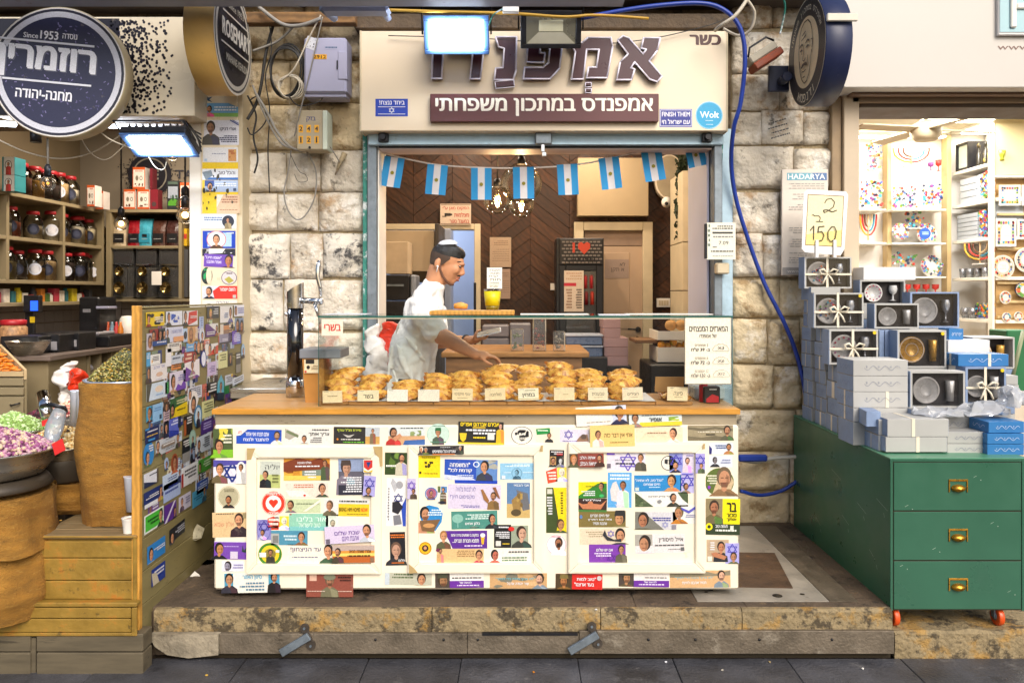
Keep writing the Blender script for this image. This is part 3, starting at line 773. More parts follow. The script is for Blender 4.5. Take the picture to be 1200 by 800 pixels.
 s(251,634,291,655,'#7446a8',[('R',0,0,1,.04,'#d8cfe6'),('P',.15,.1,.1,'#1b1a1e','#1e1814','#c48a55'),('L',.3,.25,.72,.32,'#cdb8e6',1),('R',.48,.55,.7,.95,'#cfc4d8'),('poly',[(.84,.2),(.88,.5),(.98,.2),(.93,.6),(.82,.55)],'#24402f')])
 s(260,657,286,669,'#dcdce6',[('P',.28,.05,.13,'#3b3b4c','#2a2420','#8e8a9a'),('L',.5,.3,.95,.8,'#8c86b4',2)])
 s(263,671,328,694,'#e9e4d8',[('R',0,0,.16,1,'#4f97b4'),('P',.09,.02,.07,'#33313c','#1e1814','#d09a72'),('T','סיוון האזור',.33,.1,.68,.36,'#3aa0c8'),('L',.28,.46,.72,.95,'#5a7d96',3),('R',.8,0,1,1,'#4f97b4'),('P',.9,.0,.06,'#201c1c','#17120f')])
 s(305,540,329,571,'#c2c7bb',[('R',0,.5,1,1,'#b7bf77'),('T','יוליה',.25,.1,.95,.3,'#33343a',.0),('P',.28,.36,.13,'#1d1c20','#1e1510'),('L',.6,.48,.92,.85,'#6d7043',3)])
 s(333,536,387,562,'#c98a2e',[('B',['#e0a63c','#8a4a1a','#5b3a1c'],8),('R',0,.78,1,1,'#e9c65a'),('R',.4,.5,1,.8,'#7e8c7c'),('poly',[(0,.2),(.3,0),(.6,.1),(.8,0),(1,.3),(1,.5),(0,.6)],'#7a3a22'),('T','מפלס האהבה',.3,.14,.6,.26,WH),('L',.25,.34,.78,.44,WH,1),('L',.45,.58,.7,.95,WH,3),('P',.9,.1,.04,'#4a5a3a')])
 s(397,537,427,579,'#8b99b8',[('R',0,.35,1,1,'#5d5a66'),('P',.3,.06,.16,'#7b7280','#3a2d28','#c8987c','#4a3d36'),('R',0,.72,1,1,'#2e2d3a'),('L',.1,.5,.9,.95,WH,7)])
 s(427,537,438,552,'#e9e2d2',[('poly',[(.05,.05),(.95,.05),(.95,.6),(.5,.85),(.05,.6)],'#c8342e'),('poly',[(.3,.2),(.8,.2),(.5,.65)],'#1e3c78'),('poly',[(0,.8),(.5,.95),(1,.8),(.9,.98),(.1,.98)],'#e0b22a')])
 s(427,556,441,580,'#a9a3d8',[('S',.5,.36,.26,'#4b45a0'),('P',.45,.55,.17,'#2e2a26')],rot=3)
 s(335,565,385,582,'#eed5c4',[('poly',[(.0,.5),(.4,.55),(.6,.95),(.1,.95)],'#f0e6da'),('L',.2,.1,.65,.4,'#c07a60',2),('P',.86,.08,.07,'#4b4a40','#2a211c'),('E',.45,.85,.03,.07,'#c8342e')])
 s(307,575,335,603,'#e23b24',[('E',.5,.5,.33,.33,'#f1ece2'),('E',.41,.44,.1,.1,'#e23b24'),('E',.59,.44,.1,.1,'#e23b24'),('poly',[(.31,.47),(.69,.47),(.5,.7)],'#e23b24'),('T','רגישות',.25,.05,.75,.16,'#f1ece2'),('T','ואהבה',.3,.85,.7,.95,'#f1ece2'),('ring',.5,.5,.48,.48,.03,'#f1ece2')],shape='disc')
 s(335,584,376,600,'#c5cfa6',[('P',.15,.12,.08,'#7b7a70','#3a2c20'),('L',.3,.3,.95,.42,'#6d7a60',1),('poly',[(1,0),(1,.2),(.6,.9),(.5,.9)],'#efe6d2')])
 s(380,584,433,604,'#dcd9d4',[('R',.32,.28,1,1,'#edc52c'),('P',.13,.12,.07,'#6b6248','#55402c'),('L',.34,.08,.95,.22,'#3a3a2c',1),('T','BRING HIM HOME',.34,.48,.8,.72,'#3a3014',.01),('T','NOW',.82,.48,.97,.72,'#e0442a',.02),('L',.5,.84,.95,.9,'#7a6a20',1)])
 s(314,604,328,618,'#e9e2d6',[('poly',[(.0,.2),(.5,.0),(1,.5),(1,.9),(0,.9)],'#d2452e'),('L',.1,.2,.9,.9,'#f1e6da',2)])
 s(302,608,318,632,'#8d89c4',[('S',.5,.35,.28,'#3c3690'),('P',.4,.5,.16,'#c9c8d4','#2a211c'),('ring',.5,.5,.5,.5,.05,'#5450a8')])
 s(318,605,327,620,'#d9442e',[('L',.1,.1,.9,.9,'#f3e6da',3)])
 s(328,604,339,620,'#efd23e',[('P',.5,.1,.22,'#f4efe4','#e8e0c8','#f0e6d0')])
 s(339,601,385,621,'#8fc6ad',[('R',0,.75,1,1,'#7cc0bb'),('T','אור בליבו',.2,.15,.95,.45,'#e2f0e6',.0),('T','טוב לישראל',.25,.5,.8,.8,'#e2f0e6',.0),('E',.05,.05,.02,.05,'#a33')])
 s(382,602,397,618,'#dfe6d6',[('P',.55,.4,.2,'#e4e4d8','#8a8a7a','#d8c8a8'),('R',.3,.1,.8,.25,'#cfd8c4')])
 s(318,621,361,638,'#4f8fa8',[('R',0,.2,.22,1,'#a9a9a4'),('R',.05,.35,.2,.85,'#7c7c78'),('P',.83,.1,.08,'#8a5a3a','#3a2018'),('L',.35,.3,.7,.75,'#cfe2e6',2)])
 s(382,614,440,634,'#d2c4dc',[('P',.85,.0,.07,'#bfc3cc','#221c18'),('T','שבת שלום',.2,.25,.7,.5,'#5b2d91',.0),('T','אהבת חינם',.35,.6,.68,.85,'#5b2d91',.0),('R',.02,.7,.1,.96,'#6d6472')],rot=-4)
 s(303,635,331,662,'#e3c62c',[('ring',.5,.5,.49,.49,.22,'#3f7d2e'),('E',.5,.5,.24,.24,'#8a7a34'),('P',.52,.3,.1,'#3a3a2e'),('R',.06,.42,.34,.62,'#e9e9e4'),('R',.74,.3,.9,.42,'#cfd6da')],shape='disc')
 s(337,637,392,660,'#efe6d2',[('T','עד הניצחון!',.07,.14,.72,.42,'#33306e',.02),('L',.1,.62,.65,.72,'#6d6a8a',1),('P',.88,.02,.08,'#3f5a40','#2a211c')])
 s(391,637,440,657,'#e3923a',[('R',0,.6,1,1,'#b9622a'),('R',0,.45,1,.62,'#f0cf6a'),('R',0,0,1,.3,'#b8a49a'),('P',.13,.15,.06,'#4a4030'),('T','אמרו שאתה תהיה',.4,.25,.92,.42,'#4a3018'),('L',.3,.55,.9,.7,'#4a3018',1),('R',.9,.7,.99,.95,'#8a6a50')])
 s(359,672,414,699,'#8a4a3c',[('R',.07,.02,.22,.3,'#d6b09a'),('P',.5,.02,.09,'#6f6b52','#55523e','#b98262','#6f6b52'),('E',.5,.12,.13,.14,'#7a7a64'),('L',.68,.1,.95,.35,'#3a1c18',2),('L',.03,.72,.4,.78,'#d8c0b0',1),('L',.65,.72,.97,.78,'#d8c0b0',1)],front=.001)
 s(451,530,477,556,'#33461f',[('B',['#55702c','#6d8a3a','#22301a'],9),('P',.75,.05,.12,'#c8c0a8'),('L',.05,.55,.5,.7,'#e6e6da',1)])
 s(453,560,476,616,'#e9e6e4',[('poly',[(.3,0),(.6,.15),(.4,.3),(.2,.1)],'#b4b4b8'),('E',.65,.14,.18,.08,'#9c9ca0'),('poly',[(1,.4),(1,1),(.85,1),(.75,.6)],'#2b4bb0'),('S',.6,.42,.1,NAVY),('poly',[(.3,.5),(.6,.47),(.85,.6),(.6,.75),(.3,.7)],'#28262c'),('poly',[(.35,.78),(.7,.76),(.8,.95),(.4,.98)],'#7a7a80'),('L',.06,.2,.14,.9,'#55555a',12)])
 s(478,559,488,583,'#c3b8d8',[('S',.5,.35,.22,'#6a4ab0'),('P',.75,.5,.18,'#5a4a3a')])
 s(457,623,475,662,'#1e1c20',[('R',.05,.05,.95,.2,'#2a2018'),('L',.05,.07,.95,.2,'#e0752a',2),('P',.4,.32,.3,'#2c2a30','#6a5040','#c99a80'),('T','חלום',.55,.8,.95,.88,'#e8e8e8'),('L',.1,.9,.9,.96,'#e0752a',1)])
 s(451,671,506,685,'#b9b8a4',[('L',.15,.05,.6,.55,'#5d6a48',2),('P',.78,.02,.08,'#c9b898','#3a2c20'),('R',0,.0,.1,1,'#c3cdd4')])
 s(492,521,544,531,'#1f1d26',[('P',.05,.1,.035,'#444','#e0d8c8'),('P',.15,.15,.035,'#6d7a3a','#888'),('T','עוצרים הכל ומתגייסים',.3,.4,.82,.8,WH,.03),('P',.92,.05,.03,'#333','#aaa'),('L',.4,.1,.7,.28,'#aaa',1),('R',.3,.9,.8,1,'#d8752a')],front=.0005)
 s(489,532,516,559,'#f0d31e',[('B',['#3a3410'],6,.3,.3,.7,.65,.09),('L',.2,.1,.8,.2,'#8a7a10',1),('L',.1,.8,.9,.86,'#6d5f10',1),('E',.14,.78,.05,.06,'#3a3410')])
 s(521,538,583,562,'#2a4fb0',[('poly',[(0,1),(0,.75),(.5,.85),(.6,1)],'#cfd3e6'),('R',.6,0,1,1,'#5f86c0'),('B',['#a9a89c','#8a8f8a'],6,.82,0,1,.5,.1),('T','"המשפחה',.1,.14,.48,.36,WH,.03),('T','קודמת לכל"',.07,.42,.52,.66,WH,.03),('L',.2,.74,.55,.9,'#cfd8ee',2),('ring',.6,.22,.06,.14,.3,'#e6ecf8'),('P',.76,.05,.08,'#3c4048','#2a211c'),('S',.09,.86,.07,WH,.3)])
 s(533,562,583,566,'#1f43b4',[],front=.0003)
 s(586,542,627,561,'#8fc0dc',[('L',.15,.08,.85,.25,'#e4f0f6',2),('ring',.48,.62,.15,.32,.1,'#5a8ba8'),('P',.48,.42,.05,'#33566a','#24323a','#7aa8c0'),('L',.04,.55,.3,.62,'#e4f0f6',1),('L',.65,.55,.95,.62,'#e4f0f6',1),('R',.05,.75,.15,.95,'#e0e8ee')])
 s(498,570,513,585,'#b8c6e0',[('E',.5,.5,.4,.4,'#a8607a'),('P',.5,.25,.16,'#8a5a4a','#3a2c6a'),('ring',.5,.5,.48,.48,.1,'#3a6ab0')],shape='disc')
 s(513,569,524,590,'#e9e3d6',[('R',0,0,.3,.35,'#5a6a3a'),('R',.35,0,1,.35,'#5a8ac0'),('P',.6,.08,.16,'#5a5a3a'),('L',.1,.45,.9,.75,'#bdb6a8',2),('poly',[(0,.9),(.5,.8),(1,.9),(.5,1)],'#26283a')])
 s(525,567,587,596,'#d3c8dc',[('T','לא לבכות בלוויה',.15,.08,.52,.28,'#3a3490',-.005),('T','מקסימום חיוך?',.04,.42,.5,.62,'#3a3490',-.005),('L',.2,.84,.6,.96,'#6a64a4',2),('P',.86,.3,.06,'#8a6a3c','#4a3a24'),('poly',[(.68,.6),(.62,.2),(.66,.18),(.78,.62),(.76,.75)],'#9a6a3c'),('poly',[(.94,.5),(.84,.1),(.9,.08),(.99,.55)],'#8a5a3c')])
 s(594,565,621,606,'#5c7ea8',[('R',0,.6,1,1,'#c7a86a'),('poly',[(.4,.2),(.9,.3),(1,.75),(.7,.8)],'#6b6b6e'),('poly',[(.2,.5),(.6,.25),(.6,.8),(.3,.85)],'#9a7a44'),('E',.4,.85,.22,.1,'#54462e'),('T','אבי הבנאי',.3,.04,.95,.1,WH),('B',['#b0904e','#7a6236'],4,.3,.3,.7,.8,.1)])
 s(492,591,519,624,'#2f86c6',[('P',.22,.08,.17,'#c08a6a','#1f1b1a'),('poly',[(.1,.9),(.0,.55),(.9,.5),(.6,.95)],'#7a5a3a'),('L',.35,.15,.95,.4,'#e0f0f8',3),('E',.4,.72,.25,.08,'#c9925a')],shape=[(.1,.1),(.4,0),(.8,.08),(1,.3),(.95,.6),(.7,.9),(.45,1),(.2,.85),(0,.4)])
 s(529,598,583,619,'#4b8b7e',[('E',.14,.4,.12,.25,'#86b7a8'),('R',.13,.5,.15,.9,'#86b7a8'),('T','בלגן אחים',.3,.6,.62,.8,WH,.03),('L',.3,.18,.82,.5,'#dcece4',3),('P',.88,.2,.06,'#23282c'),('L',.4,.88,.6,.94,'#23282c',1)])
 s(513,621,571,642,'#5b2d8f',[('poly',[(0,0),(.12,0),(.22,.5),(.3,1),(0,1)],'#e6ddd0'),('P',.12,.02,.08,'#5a5a3c','#a07038','#c89068'),('T','במקום בו שומעים בירה אחת',.27,.17,.83,.36,WH,.03),('T','תמצא חבורת חברים...',.3,.46,.83,.65,WH,.03),('L',.4,.8,.9,.92,'#e8d8f4',1),('poly',[(.87,.3),(.95,.3),(.93,.75),(.89,.75)],'#f0b22a'),('E',.91,.25,.05,.12,WH)])
 s(579,614,599,641,'#1b1a1a',[('L',.15,.08,.85,.18,WH,1),('L',.1,.3,.9,.62,WH,4),('R',.1,.7,.4,.92,'#d8d4cc'),('L',.5,.8,.9,.88,'#e8c22a',1)],front=.0002)
 s(599,615,619,641,'#97a08a',[('P',.6,.05,.24,'#3a3c34','#33241c','#d8a88c'),('E',.02,.14,.18,.1,'#d42a26')],front=.0004)
 s(491,634,506,649,'#efb31e',[('ring',.5,.5,.47,.47,.1,'#8a5a10'),('E',.5,.5,.26,.26,'#3a2c20'),('E',.5,.48,.12,.14,'#c98f6a')],shape='disc')
 s(512,642,567,659,'#d9b681',[('L',.3,.12,.8,.6,'#9a7448',4),('P',.9,.1,.06,'#b8324a','#2a1c18'),('E',.04,.1,.06,.12,'#7a2c50'),('P',.08,.0,.03,'#c9a06a')],front=.0002)
 s(574,643,622,660,'#efe8da',[('P',.12,.02,.08,'#b83a28','#23201e','#c8705a'),('L',.3,.1,.95,.3,'#555',1),('L',.3,.5,.9,.85,'#6d8a6a',2)])
 s(510,671,567,688,'#efe9e2',[('R',0,0,.3,1,'#4a4038'),('P',.15,.05,.08,'#5a5038','#3a3020','#b08058','#4a4a38'),('R',.3,.52,1,1,'#6a2f9a'),('L',.35,.28,.95,.42,'#4a4a4a',1),('T','להיות של',.5,.56,.75,.72,WH),('L',.4,.8,.9,.93,'#e8d8f4',1)])
 s(574,671,641,689,'#c9a070',[('B',['#8f8a78','#d8b080','#7d7a6a'],9),('T','"לא צריך סיבה כדי לחייך"',.1,.28,.78,.48,'#5fc0d0',.01),('T','שיר יהודה ארבל',.3,.56,.68,.76,WH,.02),('P',.88,.02,.06,'#7a8894','#3a2c20','#d8a88c')])
 s(644,527,661,547,'#1d1b1d',[('L',.1,.08,.9,.3,'#e0e0e0',2),('R',.05,.38,.45,.95,'#b8905a'),('P',.25,.45,.15,'#333'),('P',.75,.45,.15,'#888','#333','#c8c8c8'),('T','שובו',.5,.17,.9,.3,'#d22')])
 s(640,548,653,566,'#e8e0d4',[('poly',[(0,.2),(1,0),(1,.9),(.1,1)],'#d24a2e'),('L',.15,.25,.9,.85,'#f3e6da',3)],rot=-4)
 s(653,547,664,564,'#ecd85a',[('P',.5,.1,.24,'#f4efe4','#e8e0c8','#f0e6d0')])
 s(640,571,664,624,'#efd21c',[('poly',[(0,0),(.35,0),(.6,.7),(.5,1),(0,1)],'#3c4a22'),('R',.05,.03,.3,.14,'#c8c8b8'),('L',.04,.2,.3,.62,WH,7),('L',.7,.1,.82,.6,'#3a3410',9),('P',.7,.7,.2,'#4c5a2c','#4a3a22','#c08a5a')])
 s(640,626,664,650,'#ece4e4',[('ring',.5,.5,.48,.48,.05,'#d8a0a8'),('L',.2,.08,.7,.16,'#c8506a',1),('P',.62,.16,.15,'#ececec','#2e1c14','#b87a58'),('E',.62,.5,.1,.1,'#2e1c14')],shape='disc')
 s(651,672,706,690,'#cf2a24',[('R',0,0,.35,1,'#4a3a24'),('P',.18,.08,.08,'#7a5a2c','#3a2c18','#b87a48','#7a6a3c'),('T','"טוב למות',.45,.2,.86,.42,WH,.03),('T','בעד ארצנו"',.4,.54,.82,.78,WH,.03),('E',.93,.25,.05,.16,'#c9c0c0')])
 s(725,669,784,687,'#eee6e0',[('R',0,0,.3,1,'#4a4038'),('P',.15,.05,.08,'#5a5038','#3a3020','#b08058','#4a4a38'),('R',.3,.58,1,1,'#6a2f9a'),('L',.35,.36,.95,.46,'#4a4a4a',1),('T','להיות של',.5,.6,.75,.74,WH),('L',.4,.8,.9,.93,'#e8d8f4',1)])
 s(785,668,856,688,'#d3a878',[('poly',[(0,0),(.3,.1),(.55,0),(.75,.2),(1,0),(1,.3),(0,.4)],'#8a8068'),('T','"לא צריך סיבה כדי לחייך"',.08,.34,.72,.52,'#5fb8c8',.01),('T','תמיד אהבנו לחיות',.2,.6,.6,.78,WH,.02),('P',.85,.02,.06,'#7a8894','#3a2c20','#d8a88c')])
 s(667,530,707,546,'#8a4034',[('R',0,0,.24,1,'#4c3c2c'),('P',.12,.1,.08,'#5a5a3c','#b07038'),('T','אתה הלב',.3,.16,.75,.4,WH),('T','יציאת הכלב',.3,.56,.78,.86,WH),('P',.88,.1,.06,'#4a2a20')],front=.0002)
 s(711,530,756,551,'#ded7e2',[('S',.55,.5,.5,'#6a58b8',.14),('P',.88,.05,.07,'#5a5544','#3a2c20'),('T','יחד עם הארץ בלי פחד',.2,.35,.7,.45,'#26263a'),('L',.15,.55,.72,.68,'#26263a',1),('R',.01,.6,.1,.84,'#6d6472'),('R',0,0,.2,.1,'#6a3ac0')])
 s(774,533,792,551,'#e9e3d6',[('ring',.5,.5,.48,.48,.1,'#333'),('B',['#2c2c30'],5,.25,.25,.75,.75,.15)],shape='disc')
 s(784,530,800,553,'#8d93d0',[('S',.5,.42,.32,'#4b45b0'),('P',.45,.45,.17,'#2e2a3a')])
 s(800,530,813,553,'#d8cfe0',[('P',.4,.25,.2,'#d8c8d4','#33201c','#d8a48a'),('L',.1,.1,.9,.2,'#8a80c0',1)])
 s(814,530,825,553,'#a9a0d8',[('S',.5,.35,.26,'#4b45b0'),('P',.6,.5,.2,'#5a6a4a')])
 s(797,553,813,577,'#b9b4de',[('S',.5,.45,.35,'#4b45b0'),('P',.4,.52,.14,'#8a8a7a'),('R',.1,.04,.9,.1,'#6a64c0')])
 s(676,564,711,583,'#dcd014',[('poly',[(0,.9),(.7,.1),(1,.1),(1,1),(0,1)],'#2f7a2c'),('L',.3,.25,.75,.35,'#55551a',1),('L',.15,.55,.6,.9,WH,3),('P',.82,.05,.09,'#2f7a2c','#2a211c'),('E',.82,.85,.08,.1,'#3ab060')])
 s(676,583,711,599,'#3a2420',[('poly',[(0,.3),(.2,.45),(.4,.4),(.6,.4),(.8,.45),(1,.1),(.8,.8),(.2,.8)],'#c07a54'),('E',.45,.38,.09,.16,'#c07a54'),('T','אולמה',.2,.05,.8,.2,WH),('R',0,.85,1,1,'#4a7a3a')])
 s(712,553,740,594,'#5aa4dc',[('L',.1,.05,.9,.25,'#e6f2fa',2),('poly',[(.2,.3),(.35,.25),(.5,.5),(.45,.85),(.15,.8),(.1,.5)],'#d6d2d0'),('P',.64,.25,.12,'#dcd8e0','#3a2a20','#b87a58'),('T','בן טל',.3,.9,.7,.97,WH)])
 s(743,556,798,575,'#2b86c4',[('T','"הכל טוב, לא אחיזה"',.02,.22,.62,.42,WH,.02),('T','חיים שמחים',.2,.5,.55,.64,WH,.02),('L',.3,.72,.55,.8,'#cfe6f4',1),('R',.02,.75,.1,.95,'#c8d2c8'),('P',.8,.0,.1,'#c8905c','#2a1f1a','#c8905c')])
 s(744,576,806,593,'#e9e6de',[('poly',[(0,0),(.35,1),(0,1)],'#4a5a3c'),('B',['#6a7a55','#3a4a30'],5,0,.3,.15,1,.08),('poly',[(.8,0),(1,0),(1,.8),(.9,.5)],'#4a5a3c'),('T','זכר צדיק לברכה',.25,.22,.68,.36,'#444'),('P',.72,.1,.06,'#33342c'),('E',.46,.62,.04,.12,'#888')])
 s(678,598,733,617,'#7a6a38',[('P',.88,.02,.09,'#8a8458','#2a2a26','#c08a60','#2a2a2a'),('T','יופי חיים חברים',.25,.2,.65,.36,WH),('T','ומה עם הארץ',.2,.46,.7,.6,WH),('T','אהבת תמיד',.3,.68,.6,.84,WH),('E',.05,.35,.03,.12,'#5a7ab0')])
 s(679,618,733,637,'#dccbb0',[('L',.1,.2,.5,.6,'#a89878',3),('S',.68,.35,.22,'#6a64b0'),('P',.88,.05,.08,'#33363c','#1f1b1a'),('poly',[(.55,.1),(.6,.5),(.75,.7),(.9,.65),(.9,.85),(.6,.75),(.5,.4)],'#2a2d33')])
 s(690,637,733,658,'#7a3aa4',[('S',.6,.75,.25,'#5a2a88'),('T','אם יש שלום',.2,.2,.65,.38,WH),('L',.15,.46,.6,.72,'#e8d8f4',2),('P',.88,.05,.08,'#5a5544','#2a211c')])
 s(744,599,793,620,'#cfcdd0',[('poly',[(0,0),(.2,0),(.7,1),(0,1)],'#77766c'),('P',.2,.06,.1,'#5c5a44','#2a211c','#b87a58'),('L',.4,.3,.85,.55,'#3a3a90',2),('S',.72,.7,.18,'#9a9ac8'),('R',.88,.7,.98,.95,'#8a8690')])
 s(788,591,815,613,'#e6e2da',[('P',.28,.1,.2,'#c07a2a','#6a5a3a','#c88a60'),('poly',[(.35,.1),(.7,.3),(1,.05),(1,.2),(.7,.45),(.4,.25)],'#5a58b8'),('L',.55,.5,.95,.7,'#8a8ab0',2)])
 s(744,625,802,647,'#ded8d6',[('R',0,.0,.35,.6,'#a9a49a'),('P',.2,.08,.09,'#b9bcd8','#2a211c'),('T','אייל מיסודין',.48,.15,.97,.45,'#222',-.01),('L',.4,.55,.98,.68,'#555',1),('L',.65,.78,.95,.85,'#777',1),('R',.92,.7,.99,.9,'#666')],rot=-1)
 s(831,519,859,532,'#d8dfe6',[('poly',[(0,.2),(.12,.5),(.1,1),(0,1)],'#2a2a70'),('P',.82,.05,.1,'#b87a48','#2a211c','#c88a60'),('L',.25,.15,.7,.55,'#4a5a90',2)])
 s(831,534,858,547,'#dce0ea',[('P',.25,.1,.1,'#2e3038','#2a211c','#8a8488'),('L',.5,.3,.92,.75,'#8f96b8',2)])
 s(826,548,860,581,'#5a6a30',[('poly',[(.25,.95),(.4,.5),(.5,.1),(.8,.05),(1,.5),(.85,.9),(.5,1)],'#c9b08a'),('P',.66,.0,.2,'#8a6a48','#6a5a44','#c8906c'),('L',.08,.25,.4,.6,'#e6e4c8',4),('E',.14,.68,.05,.06,'#8a3ac0')],shape='disc')
 s(826,584,867,626,'#efdf14',[('R',0,0,.5,.72,'#8a7c5c'),('P',.26,.06,.13,'#6a6040','#3a2c20','#b87a58'),('R',0,.7,1,1,'#2c3a22'),('T','בר',.62,.1,.9,.36,'#1e1c14',.03),('T','נזכור',.62,.4,.9,.5,'#1e1c14'),('T','אותך',.62,.53,.9,.62,'#1e1c14'),('E',.12,.78,.1,.1,'#efdf14'),('E',.12,.78,.05,.05,'#2c3a22'),('T','תעשה טוב',.3,.72,.65,.8,WH),('L',.3,.85,.9,.94,'#e6e6da',1),('R',.72,.74,.82,.86,'#d8d8c8')],front=.0002)
 s(828,632,854,658,'#b9a083',[('P',.65,.1,.14,'#23252c','#1f1b1a','#b87a58'),('poly',[(.2,.6),(.4,.55),(.9,.75),(.8,.9),(.3,.75)],'#b87a58'),('L',.15,.1,.35,.5,WH,4),('R',.04,.74,.24,.96,'#e0dccc')])
 s(850,636,866,660,'#a9a4dc',[('S',.5,.3,.26,'#4b45b0'),('P',.6,.45,.2,'#5a6a4a','#3a2c20','#c98f6a')],front=.0003)
bulk()
Yd0,Yd1=4.06,4.50
zc0=zt1+.001
dx0,dx1=X(373.5,Yd0),X(858,Yd0);zdt=Z(370,Yd0)
dc=empty('display_case',((dx0+dx1)/2,4.28,zc0),'glass display case on the counter with piles of empanadas inside','display case')
q=MB();q.box(dx0+.006,dx1-.006,Yd0,Yd0+.006,zc0,zdt-.008);q.build('front_pane',G_CASE,dc)
q=MB();q.box(dx0,dx0+.006,Yd0,Yd1,zc0,zdt-.008);q.build('side_pane',G_CASE,dc)
q=MB();q.box(dx1-.006,dx1,Yd0,Yd1,zc0,zdt-.008);q.build('side_pane',G_CASE,dc)
q=MB();q.box(dx0-.003,dx1+.003,Yd0-.006,Yd1+.02,zdt-.0075,zdt);q.build('top_pane',glass('top_glass','#f6fcfa',.8,.05),dc)
q=MB();q.box(dx0-.003,dx1+.003,Yd0-.0075,Yd0-.0062,zdt-.0075,zdt);q.build('green_glass_edge',G_EDGE,dc)
q=MB();q.box(dx0+.006,dx1-.006,Yd0-.001,Yd0+.007,zdt-.016,zdt-.0085,ch=.001);q.build('seal_strip',M('ivory_seal','#ddd2b8',.5),dc)
q=MB();q.box(dx0-.0015,dx0+.0005,Yd0-.002,Yd0+.004,zc0,zdt-.008);q.build('corner_edge',G_EDGE,dc)
q=MB();q.box(dx1-.0005,dx1+.0015,Yd0-.002,Yd0+.004,zc0,zdt-.008);q.build('corner_edge',G_EDGE,dc)
for(a,b_,ya,c)in((610,690,4.35,'#f0eee8'),(700,735,4.25,'#e0e4ea'),(735,835,4.36,'#efece4'),(378,430,4.38,'#cfd6dc')):
 q=MB();q.box(X(a,4.3),X(b_,4.3),ya-.08,ya+.06,zdt+.0006,zdt+.003,T=rz(rnd.uniform(-.05,.05),(X((a+b_)/2,4.3),ya,0)))
 single(q,'paper_sheet',M('paper_'+c[1:],c,.8,var=.03),'loose paper on the glass case, %s'%{432:'by the man\'s shirt',610:'right of the cutting board',700:'middle of the right half, small',735:'long one above the price menu end',378:'at the left end over the kosher card'}[a],'paper','papers on the display case')
wb=M('riser_wood','#a9783f',.5,var=.2,vs=8,dirt=('#6d4a22',.5,14,.6),random_obj=.14)
edges=[376,408,463,508,550,594,637,681,724,768,812]
for i in range(len(edges)-1):
 q=MB();q.box(X(edges[i],4.11)+.001,X(edges[i+1],4.11)-.001,4.11,4.46,zc0,Z(470.5,4.11),ch=.003)
 single(q,'wood_block',wb,'wooden block under the empanada tray, %s from the left end of the case'%['first','second','third','fourth','fifth','sixth','seventh','eighth','ninth','tenth'][i],'wood block','wooden blocks under the empanadas')
pm=M('baking_paper','#d9d6d4',.8,var=.05,vs=9)
q=MB();zz=Z(470.5,4.11)+.001
n=46;vs=[];fs=[]
for i in range(n+1):
 x=X(378,4.12)+(X(768,4.12)-X(378,4.12))*i/n
 for j,y in enumerate((4.105,4.2,4.45)):
  vs.append((x,y+noise.noise(Vector((x*14,1,0)))*.008*(j==0),zz+(.0025+abs(noise.noise(Vector((x*20,y*9,0))))*.004)*(1 if j else 1)))
for i in range(n):
 for j in range(2):o=i*3+j;fs.append((o,o+3,o+4,o+1))
q.add(vs,fs,None,True);single(q,'baking_paper',pm,'crinkled white baking paper under the empanadas','paper')
def empanada_mesh(seed,w=.068,d=.050,h=.028):
 R_=random.Random(seed);b=MB();nu,nv=18,8
 vs=[];fs=[];rowc=[]
 for sgn in(1,-1):
  off=len(vs)
  for i in range(nu+1):
   a=pi*i/nu
   for j in range(nv+1):
    r=j/nv
    cr=1+.075*cos(a*15)*(r>.9)
    x=-cos(a)*w*r*cr;y=-sin(a)*d*1.5*r*cr+d*.55
    hh=0
    hh=h*max(0,(1-r**3))*min(1,(sin(a)*r+.28)*1.5)+(.0035 if r>.86 else 0)
    hh+=noise.noise(Vector((x*45+seed,y*45,3)))*.0018*(r<.95)
    if r>.85:hh+=.004*cos(a*15)
    z=hh if sgn>0 else-hh*.25-.002
    vs.append((x,y,z))
  m_=nv+1
  for i in range(nu):
   for j in range(nv):
    o=off+i*m_+j
    f=(o,o+m_,o+m_+1,o+1)
    fs.append(f if sgn>0 else f[::-1])
 for f in fs:
  c=[sum(vs[k][t]for k in f)/4 for t in range(3)]
  t=noise.noise(Vector((c[0]*38+seed*3,c[1]*38,1)))*.5+.5
  rr=min(1,sqrt((c[0]/w)**2+((c[1]-d*.55)/(d*1.5))**2))
  t=min(1,max(0,t*1.7-.5+(.3 if rr>.86 else 0)+(.5 if noise.noise(Vector((c[0]*110,c[1]*110,seed)))>.45 else 0)))
  A=lin('#f2ba58');B_=lin('#a35a18')
  b.add([vs[k]for k in f],[(0,1,2,3)],tuple(A[k]*(1-t)+B_[k]*t for k in range(3)),True)
 key={};nvv=[];mp=[]
 for p in b.v:
  k=tuple(round(q*1e5)for q in p)
  if k not in key:key[k]=len(nvv);nvv.append(p)
  mp.append(key[k])
 b.v=nvv;b.f=[tuple(dict.fromkeys(mp[i]for i in f))for f in b.f]
 keep=[i for i,f in enumerate(b.f)if len(f)>=3]
 b.f=[b.f[i]for i in keep];b.c=[b.c[i]for i in keep];b.sm=[b.sm[i]for i in keep];b.mi=[b.mi[i]for i in keep]
 return b
m_emp=M('baked_dough',rough=.28,var=.16,vs=60,vc=True,bump=.25,bs=120,random_obj=.14)
protos=[empanada_mesh(k,.082+.005*(k%2),.052,.034+.003*(k%3)).build('empanada',m_emp,origin=(0,0,0))for k in range(4)]
